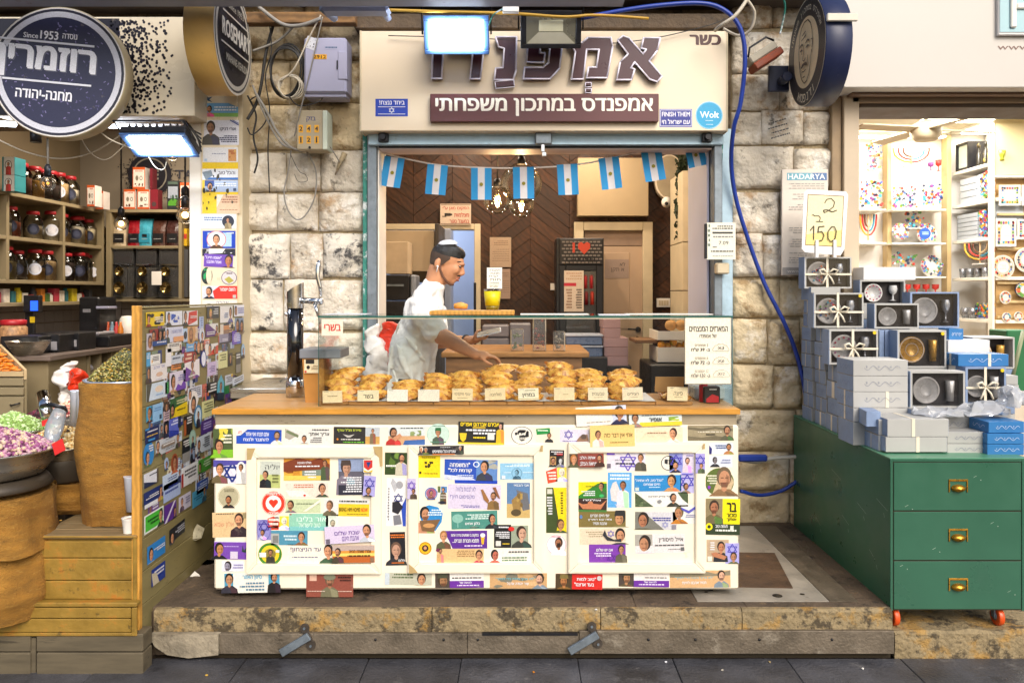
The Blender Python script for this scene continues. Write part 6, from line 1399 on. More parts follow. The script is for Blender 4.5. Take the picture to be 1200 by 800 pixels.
def fb_(a,c,b_,d,y0,y1,nm,mt,ch=.004):q=MB();q.pbox(a,c,b_,d,y0,y1,ch=ch);return q.build(nm,mt,fr)
fb_(652,279,707.5,500,Yg+.04,8.2,'cabinet',m_black)
fb_(656,280,706,310,Yg,Yg+.039,'header',M('header_dark','#1d1b1c',.5))
q=MB()
for r_ in range(7):
 for c_ in range(10):
  x=658.5+c_*4.6+(r_%2)*2.3;y=282.5+r_*4
  q.pbox(x,y,x+3.4,y+1.8,Yg-.006,Yg-.001)
q.build('header_mesh',M('header_mesh','#77706c',.5),fr)['kind']='stuff'
s_=PR(X(704,Yg)-X(658,Yg),Z(283,Yg)-Z(309,Yg),Matrix.Translation((X(658,Yg),Yg-.007,Z(283,Yg))));s_.R(.28,.06,.34,.5,'#b8412a');s_.poly([(.42,.1),(.5,.02),(.57,.12),(.64,.02),(.73,.1),(.73,.3),(.575,.58),(.42,.3)],'#b8412a');s_.T_('CARMEL',.1,.66,.92,.92,'#0d0c0c',.02);s_.build('header_print',fr)
for(a,c,b_,d)in((656,311,663,500),(699,311,706,500),(663.2,311,698.8,317)):fb_(a,c,b_,d,Yg,Yg+.039,'door_rail',m_black)
q=MB();q.pbox(663.5,317.5,698.5,500,Yg+.012,Yg+.018);q.build('door_glass',glass('fridge_glass','#ffffff',.8),fr)
s_=PR(X(684,Yg)-X(661,Yg),Z(317,Yg)-Z(365,Yg),Matrix.Translation((X(661,Yg),Yg-.001,Z(317,Yg))),'#cdbfae',.001);s_.R(.0,.3,.62,.38,'#b8263c');s_.L(.1,.05,.9,.25,'#b89a80',3);s_.L(.1,.45,.4,.95,'#8a6a50',7);s_.L(.6,.45,.9,.95,'#4a4038',8)
s_.R(.95,.02,1.4,.1,'#e0dcd4')if False else None
s_.build('menu_sheet',fr)
for sh in(340,366,395,425):fb_(664,sh,698,sh+1.5,Yg+.045-.02,Yg+.3-.02,'fridge_shelf',m_galv,0)if False else None
fb_(664,318,698,498,Yg+.032,Yg+.0395,'interior',M('fridge_inside','#5f5d5a',.5,var=.2,vs=8),0)
for k_,(px,c)in enumerate(((686,'#b0202a'),(693,'#b0202a'),(687,'#7a1a20'),(694,'#c23a2a'))):
 y0=322 if k_<2 else 341
 q=MB();q.lathe([(.02,0),(.02,.11),(.012,.13)],10,P(px,y0+16,Yg+.03));single(q,'drink_bottle',M('red_bottle_'+str(k_),c,.3),'red drink bottle in the fridge, '+['upper left','upper right','lower left','lower right'][k_],'bottle','bottles in the fridge')
om=empty('oval_mirror',P(784,232,8.15),'oval cream framed mirror high on the right of the back wall','mirror')
pts=[(784+16.5*cos(2*pi*t/40),207+26*(abs(sin(2*pi*t/40))**.8)*(1 if sin(2*pi*t/40)>0 else-1))for t in range(40)]
b=MB();b.prism([(X(a,8.15),Z(c,8.15))for a,c in pts],8.15,8.25);b.build('frame',m_cream,om)
b=MB();b.prism([(X(784+(a-784)*.9,8.15),Z(207+(c-207)*.93,8.15))for a,c in pts],8.142,8.1499);b.build('plate',M('pale_plate','#a99c82',.35),om)
sc_=empty('security_camera',P(781,246,8.0),'small white dome security camera under the oval mirror','camera')
b=MB();b.ell(P(781,237,8.05),(.05,.05,.055),16,12);b.build('shell',m_white,sc_)
b=MB();b.ell(P(781,238.5,8.0),(.018,.012,.018),12,8);b.build('lens',m_black,sc_)
m_ivy=M('ivy_leaf','#2a3a1c',.6,var=.35,vs=30,random_obj=.3)
iv=empty('hanging_ivy',P(800,185,7.6),'dark green ivy plant trailing down beside the column','plant')
b=MB();b.lathe([(.06,0),(.08,.1),(.075,.1),(.055,.01)],16,P(806,182,7.6),cap=True);b.build('pot',m_black,iv)
b=MB();lb=MB()
for s0 in range(9):
 x=796+rnd.uniform(-2,10);pts=[];y=180
 ln=rnd.uniform(50,96)if s0<7 else 100
 while y<180+ln:
  pts.append(P(x,y,7.55+rnd.uniform(-.03,.03)));x+=rnd.uniform(-1.2,1.1);y+=7
 b.tube(pts,.003,4)
 for p_ in pts:
  for _ in range(5):
   c=p_+Vector((rnd.uniform(-.03,.03),rnd.uniform(-.03,.02),rnd.uniform(-.03,.03)));r_=rnd.uniform(.014,.026)
   R3=Matrix.Translation(c)@Matrix.Rotation(rnd.uniform(-1.2,1.2),4,'Z')@Matrix.Rotation(rnd.uniform(-.9,.9),4,'X')
   lb.add([(0,0,r_),(-r_*.8,0,r_*.3),(-r_*.5,.003,-r_*.7),(0,-.004,-r_*1.2),(r_*.5,.003,-r_*.7),(r_*.8,0,r_*.3)],[(0,1,2,3),(0,3,4,5)],None,False,R3)
b.build('stem',m_ivy,iv);lv=lb.build('leaves',m_ivy,iv);lv['kind']='stuff'
cl2=empty('column',(X(815,7.4),7.5,0),'cream tiled column with wood side right of the ivy','column')
for(a,c)in((200,283),(284,340),(341,400),(401,480)):
 q=MB();q.pbox(800,a,812.5,c,7.3,7.9,ch=.002);q.build('tile',m_creamd,cl2)
q=MB();q.pbox(813,190,821,500,7.25,7.9);q.build('wood_side',M('wood_side','#8a5526',.5,var=.2,wave=(8,4,.2,'Z')),cl2)
cu=empty('kitchen_cupboard',(X(478,7.2),7.4,0),'cream kitchen cupboard with a tilted panel over a black oven, left of the man','cupboard')
def cu_(a,c,b_,d,y0,y1,nm,mt,ch=.004):q=MB();q.pbox(a,c,b_,d,y0,y1,ch=ch);return q.build(nm,mt,cu)
mc=M('kitchen_cream','#a89880',.5,var=.05)
cu_(430,270,509,318,7.35,7.9,'upper_door',mc);cu_(478,283.3,479,318,7.345,7.349,'door_gap',m_gap,0)
cu_(452,283,478,321,7.05,7.34,'front_panel',M('kitchen_panel','#c0ae94',.5))
cu_(509.5,262,514,470,7.3,7.9,'side_panel',M('dark_side','#3a3532',.5));cu_(480,318.3,509,330,7.35,7.9,'niche',m_gap,0)
ov_=empty('oven',(X(462,7.0),7.2,0),'black built-in oven below the cream cupboard, behind the man\'s back','oven')
q=MB();q.pbox(430,322,480,352,7.0,7.5,ch=.01);q.build('upper_body',m_black,ov_);q=MB();q.pbox(430,353,480,480,7.0,7.5,ch=.01);q.build('lower_body',m_black,ov_)
q=MB();q.pbox(453,333,473,335.5,6.98,6.999);q.build('handle',m_galv,ov_)
q=MB();q.pbox(481,322,487,350,7.0,7.3,ch=.01);q.build('control_strip',M('steel_grey','#8c95a4',.4,metal=.3),ov_)
thing1(514.5,268,528,470,7.9,8.25,'cold_store_door',M('store_door','#9aa6c0',.4,metal=.2),'blue-grey open cold store door behind the man','door',.004)
thing1(555,331,558,410,7.6,7.62,'mop_handle',m_dark,'dark mop handle leaning in the cold store doorway','mop',.004)
tb=empty('work_table',(X(600,6.2),6.4,0),'wooden work table behind the display case','table')
q=MB();q.box(X(520,6.2),X(688,6.2),6.0,6.9,1.02,1.06,ch=.005);q.build('table_top',M('table_oak','#8d6436',.5,var=.2,wave=(7,4,.2,'Z')),tb)
q=MB();q.box(X(525,6.2),X(680,6.2),6.03,6.88,.1,1.019);q.build('cabinet',M('table_brown','#74512f',.6,var=.2,wave=(7,4,.2,'Z')),tb)
zt=1.0615
def jar_(x,y,h,r,lab,fill='#7a4a26',nm='spice_jar'):
 rt=empty(nm,(x,y,zt),lab,'jar','clear holders on the work table')
 q=MB();q.box(x-r,x+r,y-r,y+r,zt,zt+h,ch=.008);q.build('holder_wall',glass('acrylic','#f4f4f4',1.0,.08,.06),rt)
 q=MB()
 for k_ in range(14):q.ell((x+rnd.uniform(-r*.6,r*.6),y+rnd.uniform(-r*.6,r*.6),zt+.02+rnd.uniform(0,h*.75)),(.012,.009,.009),6,4)
 q.build('sachets',M('sachet_'+fill,fill,.4,var=.4,vs=50),rt)
jar_(X(606,6.1),6.1,.17,.05,'clear holder of green tea sachets on the work table','#5f6d4a')
jar_(X(632,6.1),6.1,.28,.05,'tall clear holder of red sachets on the work table','#8a3a2a')
jar_(X(655,6.1),6.1,.15,.045,'clear holder beside the tap on the work table','#7d7568')
for i,(a,c,b_,d,Yk,mt_,lb,cat)in enumerate(((565,381,596,395,7.0,'grey_lidded','grey plastic food box with lid behind the phone','food box'),(565,396,596,412,7.0,'grey_lidded','second grey food box under the first','food box'),(597,379,622,412,7.1,'grey_lidded','grey food box right of the stacked pair','food box'))):
 thing1(a,c,b_,d,Yk,Yk+.25,'food_box',M('grey_lidded','#6d6a72',.4,var=.12),lb,cat,.01,'food boxes behind the case')
for i,(a,c,b_,d,lb)in enumerate(((663,392,706,404,'clear tub with blue lid in front of the fridge, upper'),(665,405,706,418,'clear tub with blue lid in front of the fridge, lower'))):
 rt=empty('plastic_tub',P((a+b_)/2,d,6.9),lb,'tub','clear tubs before the fridge')
 q=MB();q.pbox(a,c+2.5,b_,d,6.9,7.2,ch=.008);q.build('tub',M('blue_tub','#5d6f90',.3,var=.15,vs=20),rt);q=MB();q.pbox(a-1,c,b_+1,c+2.3,6.89,7.21,ch=.003);q.build('lid',M('pale_lid','#9ba3b4',.3),rt)
q=MB();q.pbox(657,418.5,712,470,6.8,7.3,ch=.004);single(q,'low_cabinet',m_dark,'dark low cabinet in front of the fridge','cabinet')
m_pink=M('pink_box','#a8888a',.6,var=.05,random_obj=.05)
for i in range(5):
 y=374+i*11
 q=MB();q.pbox(707+(i%2),y,727+(0 if i<2 else 9),y+10.4,7.0-.01*i,7.35,ch=.002)
 single(q,'bakery_box',m_pink,'dull pink flat bakery box, %s of the stack before the cream door'%['topmost','second','third','fourth','lowest'][i],'box','pink bakery boxes')
q=MB();q.pbox(700,429,740,500,6.9,7.3,ch=.002);single(q,'carton_stand',m_dark,'dark stand carrying the pink bakery boxes','stand')
for i,(y0,y1)in enumerate(((388,398),(407,424))):
 Yk=6.6
 cr_=empty('fruit_tray',P(788,y1,Yk),['upper white fruit tray beside the price menu','lower white fruit tray full of mangoes beside the price menu'][i],'tray','fruit trays')
 q=MB();a0,a1=X(771,Yk),X(815,Yk)
 q.box(a0,a1,Yk,Yk+.012,Z(y1,Yk),Z(y0,Yk));q.box(a0,a0+.012,Yk+.012,Yk+.45,Z(y1,Yk),Z(y0,Yk));q.box(a0,a1,Yk+.012,Yk+.45,Z(y1,Yk)-.004,Z(y1,Yk)-.0001);q.build('tray_shell',m_white,cr_)
 for k_ in range(5 if i else 2):
  if i:
   c=P(775+k_*7,404+(k_%2)*2-(k_==2)*3,Yk+.05+.02*(k_%2));rr_=(.032,.045,.035)
  else:c=P(786+k_*12,381,Yk+.1);rr_=(.05,.05,.045)
  q=MB();q.ell(c,rr_,12,8);single(q,'mango' if i else 'paper_bag',M('mango_skin','#d08a1c',.4,var=.25,vs=18,dirt=('#6d8a2a',.7,16,.55))if i else m_card,('orange mango in the lower fruit tray, number %d from the left'%(k_+1)).replace('number 1','first').replace('number 2','second').replace('number 3','third').replace('number 4','fourth').replace('number 5','fifth')if i else 'crumpled brown bag in the upper fruit tray, %s'%['left','right'][k_],'mango' if i else 'bag','mangoes in the tray' if i else None)
q=MB();q.pbox(745,398,775,402,6.7,7.1,ch=.003);single(q,'wall_ledge',M('table_brown'),'small dark wooden ledge left of the fruit trays','shelf')
q=MB();q.pbox(762,427,830,520,6.5,7.1,ch=.01);single(q,'low_cabinet',m_black,'black cabinet under the fruit trays','cabinet')
def bag_mesh(pts,rr_):
 b=MB();Q=[];R_=[]
 for i in range(len(pts)-1):
  for t in range(7):u=t/7;Q.append(pts[i].lerp(pts[i+1],u));R_.append(rr_[i]+(rr_[i+1]-rr_[i])*u)
 b.tube(Q,R_,26);o=Vector((3,5,7))
 b.v=[tuple(Vector(v)+Vector((noise.noise(Vector(v)*11)*.05+noise.noise(Vector(v)*34)*.022,noise.noise(Vector(v)*12+o)*.04+noise.noise(Vector(v)*30+o)*.02,noise.noise(Vector(v)*13-o)*.03)))for v in b.v]
 return b
ab=empty('plastic_bag',P(452,440,5.15),'white and red plastic bags hanging in a bunch left of the man','bags')
for(pts,rr_,c,nm)in(([(442,380),(436,398),(447,415),(440,436),(446,452)],[.03,.055,.06,.06,.05],'#e0dcd8','white_bag'),([(456,376),(459,386),(452,396),(458,408),(453,425),(452,442)],[.02,.04,.028,.045,.04,.02],'#d23318','red_bag')):
 b=bag_mesh([P(a,c_,5.1)for a,c_ in pts],rr_)
 b.build(nm,M('bag_'+nm,c,.35,var=.06,bump=.8,bs=22),ab)
sk=empty('side_sink',(X(300,4.9),4.95,0),'stainless steel side sink counter behind the left end of the counter','sink')
q=MB();q.box(X(268,4.6),X(345,4.6)+.15,4.62,5.22,Z(458,4.62)-.045,Z(455,4.62),ch=.005);q.build('steel_top',m_steel,sk)
q=MB();q.box(X(273,4.7),X(345,4.7)+.1,4.68,5.2,.02,Z(458,4.62)-.046);q.build('dark_base',m_black,sk)
q=MB();q.tube([P(328,447,4.8),P(336,443,4.8),P(346,449,4.78)],.006,6);q.build('faucet',m_chrome,sk)
zb_=zt1 if False else .929
bt=empty('beer_tower',(X(345,4.45),4.45,zb_),'black and chrome beer tap tower with a tall lever on the counter','beer tap')
c=(X(346,4.45),4.45,0);r0=9.4*4.45/FX
q=MB();q.lathe([(r0,Z(444,4.45)),(r0,Z(361,4.45))],28,c);q.build('black_column',M('glossy_black','#0c0c0e',.12,var=0,coat=1),bt)
q=MB();q.lathe([(r0*1.15,zb_),(r0*1.15,Z(447,4.45)),(r0*1.02,Z(444.2,4.45))],28,c);q.build('chrome_base',m_chrome,bt)
b=MB();n_=28;vs=[];zA,zB,zC=Z(361,4.45),Z(343,4.45),Z(331,4.45)
for i in range(n_):
 a=2*pi*i/n_;vs.append((c[0]+r0*1.04*cos(a),c[1]+r0*1.04*sin(a),zA))
for i in range(n_):
 a=2*pi*i/n_;vs.append((c[0]+r0*1.04*cos(a),c[1]+r0*1.04*sin(a),zB+(zC-zB)*(cos(a)+1)/2))
b.add(vs,[(i,(i+1)%n_,(i+1)%n_+n_,i+n_)for i in range(n_)],None,True);b.add(vs[n_:],[tuple(range(n_))]);b.build('chrome_head',m_chrome,bt)
q=MB();q.tube([P(354,352,4.45),P(366,352.5,4.42),P(375,353,4.4)],[.016,.018,.016],12);q.ell(P(375,353,4.4),.02,12,8);q.build('spout_body',m_chrome,bt)
q=MB();q.tube([P(369,356,4.4),P(371,363,4.38),P(373,371,4.38)],[.012,.009,.007],10);q.build('spout',m_chrome,bt)
q=MB();q.tube([P(376,347,4.4),P(375,336,4.4),P(372,324,4.4),P(373,312,4.4),P(374,305,4.4)],[.006,.011,.012,.014,.008],10);q.build('tap_lever',m_chrome,bt)
q=MB();q.ell(P(335.5,368,4.4),.012,8,6);q.build('side_knob',m_chrome,bt)
tu=empty('napkin_tub',(X(366,4.2),4.3,zb_),'brown tub with a grey lid and printed label left of the glass case','tub')
b=MB();xa,xb=X(357,4.25),X(382,4.25)
b.add([(xa+.012,4.22,zb_),(xb,4.22,zb_),(xb,4.36,zb_),(xa+.012,4.36,zb_),(xa,4.2,Z(420,4.2)),(xb,4.2,Z(420,4.2)),(xb,4.38,Z(420,4.2)),(xa,4.38,Z(420,4.2))],[(3,2,1,0),(4,5,6,7),(0,1,5,4),(1,2,6,5),(2,3,7,6),(3,0,4,7)]);b.build('tub',M('caramel_tub','#b9823f',.5,var=.08),tu)
q=MB();q.box(xa-.012,X(402,4.25),4.19,4.4,Z(420,4.2)+.0005,Z(409,4.2),ch=.004);q.build('lid',M('grey_lid','#7f8288',.4,alpha=1),tu)
s_=PR(.075,.07,Matrix.Translation((xa+.012,4.197,Z(421,4.2))),'#e8d8b4',.001);s_.R(.1,.0,.7,.32,'#26201c');s_.E(.28,.58,.12,.14,'#26201c');s_.L(.5,.45,.95,.8,'#8a6a40',3);s_.E(.1,.9,.08,.08,'#c8402a');s_.build('tub_label',tu)
# spice shop: room
ORD=['first','second','third','fourth','fifth','sixth','seventh','eighth','ninth','tenth','eleventh','twelfth','thirteenth','fourteenth','fifteenth']
XL=-3.86
m_wallL=m_shelfback
struct(MB().box(-6.5,-1.9,7.86,7.96,0,3.3),'spice_shop_back_wall',M('greige_wall','#8a7f6e',.8,var=.06))
struct(MB().box(XL-.52,XL-.42,4.6,7.86,0,3.3),'spice_shop_side_wall',m_shelfback)
struct(MB().box(-1.9,-1.88,5.42,7.86,0,3.3),'spice_shop_party_wall',M('greige_wall'))
struct(MB().box(-4.4,-1.86,5.3,7.96,3.22,3.3),'spice_shop_ceiling',M('dark_ceiling','#4a4036',.8,var=.2))
sh=empty('wall_shelving',(XL,6.4,0),'taupe wall shelving full of spice jars along the left side of the spice shop','shelf')
for z in(1.425,1.60,1.93,2.265):
 q=MB();q.box(XL-.32,XL,4.7,7.5,z-.03,z,ch=.003);q.build('shelf_board',m_shelf,sh)
for y in(4.75,6.02+.05,6.82,7.46):
 q=MB();q.box(XL-.319,XL+.002,y,y+.035,1.6005,2.234);q.build('upright',m_shelf,sh)
q=MB();q.box(XL-.319,XL-.3,4.7,7.5,1.43,2.234);q.build('back_panel',m_shelfback,sh)
sh2=empty('wall_shelving',(X(180,7.5),7.6,0),'taupe shelf unit with coffee bags and bean dispensers at the back of the spice shop','shelf')
def s2(a,c,b_,d,y0=7.5,y1=7.85,nm='shelf_board',mt=None):q=MB();q.pbox(a,c,b_,d,y0,y1,ch=.003);return q.build(nm,mt or m_shelf,sh2)
s2(124,245.5,240,249,nm='top_board');s2(124,249.3,130,350,nm='upright');s2(209,249.3,213,350,nm='upright');s2(130.3,288,208.7,291);s2(124,350.3,240,353.5,nm='bottom_board');s2(130.2,249.5,240,350,7.82,7.85,'back_panel',m_gap)
p=PR(.62,.62,Matrix.Translation((X(175,7.84)-.31,7.85,Z(205,7.84)+.31)),None,.0008)
for i in range(320):
 a=rnd.uniform(0,2*pi);r_=.3+abs(rnd.gauss(0,.075));p.k=i%5
 p.E(.5+r_*cos(a),.5+r_*sin(a),.009,.009,'#23222a',6)
p.k=6;p.E(.5,.5,.34,.34,'#23222a',40);p.ring(.5,.5,.27,.27,.08,'#8a8478',36);p.L(.36,.42,.64,.6,'#8a8478',3)
eo=p.build('wall_emblem');tag(eo,'dark round speckled emblem painted on the spice shop back wall','wall print')
p=PR(.4,.085,Matrix.Translation((X(205,7.84),7.849,Z(199,7.84))),None,.0008);p.T_('TASTE',0,0,.95,1,'#3a3a42',.02);tag(p.build('wall_lettering'),'dark TASTE lettering on the wall right of the round emblem','lettering')
tw=empty('tiled_splashback',(-3.2,7.85,1.0),'white tiled splashback above the spice shop worktop','tiles')
for i in range(17):
 for j in range(4):
  x0_=XL-.3+i*.148;z0_=1.03+j*.105
  if x0_>-1.95:continue
  q=MB();q.box(x0_,x0_+.143,7.835,7.86,z0_,z0_+.1,ch=.002);q.build('wall_tile',m_tile,tw)
for i in range(19):
 for j in range(4):
  y0_=5.0+i*.148;z0_=1.03+j*.105
  q=MB();q.box(XL-.318,XL-.3,y0_,y0_+.143,z0_,z0_+.1,ch=.002);q.build('wall_tile',m_tile,tw)
def jar(x,y,z,h,r,fill,lab,lidc='#a81f28',labc='#1f2236',dark=True,face=0):
 rt=empty('spice_jar',(x,y,z),lab,'jar','spice jars on the shelves')
 b=MB();b.lathe([(r*.9,0),(r,.01),(r,h*.66),(r*.8,h*.78),(r*.58,h*.84),(r*.58,h*.9)],16,(x,y,z),cap=False);b.build('glass_wall',G_JAR,rt)
 fh=h*rnd.uniform(.35,.68)
 b=MB();b.lathe([(0,.003),(r*.86,.003),(r*.93,.012),(r*.93,fh),(r*.5,fh+.008),(0,fh+.004)],14,(x,y,z),cap=False);b.build('contents',M('spice_'+fill,fill,.85,var=.35,vs=90,bump=.5,bs=200),rt)
 b=MB();b.lathe([(r*.64,h*.88),(r*.66,h*.885),(r*.66,h*.975),(r*.6,h)],16,(x,y,z));b.build('lid',M('lid_'+lidc,lidc,.4),rt)
 if labc:
  n=16;pts=[];pr=MB()
  th0=radians(-90+face)
  for kk in range(2):
   q_=(1,.62)[kk];vs=[(x+(r+.0012+.0006*kk)*cos(th0),y+(r+.0012+.0006*kk)*sin(th0),z+h*.36)]
   for i in range(n):
    a=2*pi*i/n;u=th0+.62*q_*cos(a);vs.append((x+(r+.0012+.0006*kk)*cos(u),y+(r+.0012+.0006*kk)*sin(u),z+h*.36+r*.62*q_*sin(a)))
   c=labc if kk==0 else('#d8d8e0' if labc!='#1f2236' else '#3a3f58')
   pr.add(vs,[(0,i+1,(i+1)%n+1)for i in range(n)],lin(c),True)
  pr.build('label',PRINT,rt)
 return rt
def jl(px,pyb,k_=0):
 x=XL-.12;y=x*FX/(px-CX);return x,y
fills=['#5c3320','#b98a3a','#d8cdb4','#3a2a24','#c8a878','#8a3a18','#cfc2a0','#7a6a3a','#c06a1c','#4a3a2c','#b0a080','#d0a050']
row_top=[(23,0),(36,1),(47,3),(59,3),(70,4),(81,2)]
row_mid=[(2,2),(15,5),(40,10),(58,2),(71,4),(86,2),(94,1),(102,6),(113,11)]
row_low=[(4,7),(20,9),(38,1),(50,4),(61,8),(72,3),(87,9),(97,2),(107,4),(115,0)]
places={2.266:'top shelf',1.931:'middle shelf',1.601:'lower shelf'}
desc=['dark brown','mustard yellow','cream','near black','tan','rust red','pale beige','olive','orange','grey brown','greyish','golden']
for rowi,(zz_,row)in enumerate(((2.266,row_top),(1.931,row_mid),(1.601,row_low))):
 for i,(px,fi)in enumerate(row):
  x,y=jl(px,0);wh=(i+rowi)%3
  hh=rnd.uniform(.235,.265)*(1.05 if rowi==0 else .98)
  jar(x+rnd.uniform(-.02,.04),y,zz_,hh,hh*.31,fills[fi],'red-lidded jar of %s spice, %s from the left on the %s'%(desc[fi],ORD[i],places[zz_]),labc=['#1f2236','#cfd3e0','#1f2236'][wh]if not(rowi==0 and i<4)else None,face=32)
def pack(px0,py0,px1,py1,Y,d,base,ops,name,label,cat,group=None,side=None):
 rt=empty(name,P((px0+px1)/2,py1,Y),label,cat,group)
 b=MB();b.pbox(px0,py0,px1,py1,Y,Y+d,ch=.003);b.build('carton',M('carton_'+(side or base),side or base,.5),rt)
 p=PR(X(px1,Y)-X(px0,Y),Z(py0,Y)-Z(py1,Y),Matrix.Translation((X(px0,Y),Y-.0002,Z(py0,Y))),base,.001);p.run(ops);p.build('print',rt);return rt
tea=[('R',0,0,1,1,'#e0ded8'),('ring',.5,.45,.3,.26,.15,'#2a2a2e'),('P',.5,.3,.1,'#a83a2a'),('R',0,.0,.12,1,'#1f7d84')]
coffee=[('R',.06,.12,.94,.9,'#ddd6cc'),('L',.2,.16,.8,.24,'#c0502a',1),('E',.35,.5,.12,.12,'#7a7060'),('ring',.68,.5,.12,.1,.3,'#4a4a4e'),('B',['#5b3020'],6,.15,.74,.85,.88,.08)]
pack(3,184,17,205,6.0,.14,'#1f7d84',tea,'tea_box','teal and white box with an oval picture, upper of the far left pair','box','teal boxes','#1f7d84')
pack(3,205.3,17,224,6.0,.14,'#1f7d84',tea,'tea_box','teal and white box with an oval picture, lower of the far left pair','box','teal boxes','#1f7d84')
for i,(a,c,b_,d,Yk,lb)in enumerate(((102,217,111,242,7.05,'left of two orange and white coffee boxes at the end of the side top shelf'),(112,224,121,245,7.3,'right of two orange and white coffee boxes at the end of the side top shelf'),(145,222,158.5,245,7.55,'lower left orange and white coffee box on the back shelf top'),(161,222,175,245,7.55,'lower middle orange and white coffee box on the back shelf top'),(155.5,196,170,221.6,7.55,'orange and white coffee box stacked on the other two'),(211,214,222,245,7.55,'orange and white coffee box half hidden by the pillar'))):
 pack(a,c,b_,d,Yk,.12,'#c4582a',coffee,'coffee_box',lb,'box','coffee boxes','#d0c8c0')
pack(175.5,197,178.5,221.6,7.56,.1,'#6a1a28',[],'maroon_box','maroon box side beside the topmost coffee box','box');pack(176,222,185,245,7.56,.1,'#7a1c2a',[('E',.5,.75,.3,.12,'#4a3a3a')],'maroon_box','maroon box at the right end of the coffee boxes','box')
pack(196,212,209.5,245,7.55,.1,'#23282c',[('R',.08,.2,.92,.62,'#8e96a4'),('poly',[(.08,.75),(.5,.6),(.92,.7),(.92,.88),(.08,.88)],'#4b8a2a'),('B',['#24402a'],5,.3,.5,.9,.75,.1),('R',.08,.03,.92,.12,'#4a5a50')],'green_tea_tin','black tin with a green landscape picture on the back shelf','tin')
for i,(px,c,nm)in enumerate(((132,'#b8a68a','beige'),(149.5,'#8e1420','shiny red'),(162,'#3f9ab0','pale blue'),(178,'#4a2c22','brown and black'),(194.5,'#3f2420','dark brown'))):
 rt=empty('coffee_bag',P(px+8,288,7.55),'%s coffee bag, %s from the left on the back shelf'%(nm,ORD[i]),'bag','coffee bags')
 b=MB();w=15.5;hT=258+(i==2)*-2;vs=[];fs=[]
 for j in range(8):
  v=j/7;zz_=Z(288,7.55)+(Z(hT,7.55)-Z(288,7.55))*v;th=.045*(1-v**3)+.004;wd=(.5-.03*sin(v*3))*(X(px+w,7.55)-X(px,7.55));cx_=X(px+w/2,7.55)
  for u,s_ in((-1,-1),(-.35,-1.25),(.35,-1.25),(1,-1),(1,1),(-1,1)):vs.append((cx_+u*wd+noise.noise(Vector((u*3,v*5,i)))*.006,7.6+s_*th,zz_))
 for j in range(7):
  for q_ in range(6):fs.append((j*6+q_,j*6+(q_+1)%6,(j+1)*6+(q_+1)%6,(j+1)*6+q_))
 fs.append(tuple(range(6))[::-1]);fs.append(tuple(range(42,48)));b.add(vs,fs);b.build('foil_bag',M('foil_'+nm,c,.28,var=.25,vs=14,bump=.3,bs=18),rt)
 p=PR((X(px+w,7.55)-X(px,7.55))*.8,.13,Matrix.Translation((X(px+1.6,7.55),7.536,Z(268,7.55))));p.R(0,.35,1,1,['#1c1a1c','#1a1a22','#2a86a0','#191718','#191718'][i]);p.R(.3,.4,.75,.62,'#151517');p.L(.1,.72,.8,.8,'#a8a8a8',1);p.build('bag_print',rt)
for i,px in enumerate((132,159,186)):
 rt=empty('bean_dispenser',P(px+11,350,7.52),'clear coffee bean dispenser with brass scoops, %s of three'%['left','middle','right'][i],'dispenser','bean dispensers')
 Yk=7.52
 b=MB();b.pbox(px,292,px+24,349,Yk,Yk+.28,ch=.006);b.build('acrylic_box',glass('acrylic2','#e8e8ea',1.0,.08,.05),rt)
 b=MB();b.pbox(px+2,295,px+22,309,Yk+.03,Yk+.26,ch=.006);b.build('coffee_beans',M('coffee_beans','#3a2416',.5,var=.5,vs=120,bump=1,bs=220),rt)
 b=MB();b.pbox(px+.5,309.5,px+23.5,311,Yk-.012,Yk-.001);b.build('rim',m_chrome,rt);b=MB();b.pbox(px+.5,290.7,px+23.5,292,Yk-.012,Yk);b.build('rim',m_chrome,rt)
 for(cy_,r_)in((318,.042),(337,.052)):
  b=MB();b.lathe([(.0,0),(r_*.6,-.01),(r_,-.055),(r_*1.05,-.06),(r_*.9,-.05),(0,-.035)],18,P(px+11,cy_,Yk),axis='Y',cap=False)
  b.tube([P(px+11,cy_,Yk-.06),P(px+11,cy_-4,Yk-.08)],.006,6);b.build('scoop_knob',M('dark_brass','#8a7548',.2,metal=.95,var=.2,vs=20),rt)
q=MB();q.pbox(177.5,318,189,334,7.42,7.43,ch=.002);single(q,'price_tag',m_white,'blank white tag hanging on the bean dispensers','tag')
pack(214,292,220,348,7.55,.2,'#4a4a4c',[],'dispenser_side','dark dispenser edge beside the white lit pillar','dispenser')
pack(214,268,219,288,7.55,.1,'#c8a11c',[('R',0,.3,1,.6,'#b0342a')],'yellow_bottle','yellow bottle on the shelf next to the pillar','bottle')
R2=random.Random(5)
cols=['#b03a4a','#d8cfc0','#2d6a72','#c9b52a','#d8d2c8','#8a2a2a','#3a3a3e','#c87a2a','#46622e','#cfc6b8']
px=2;i=0
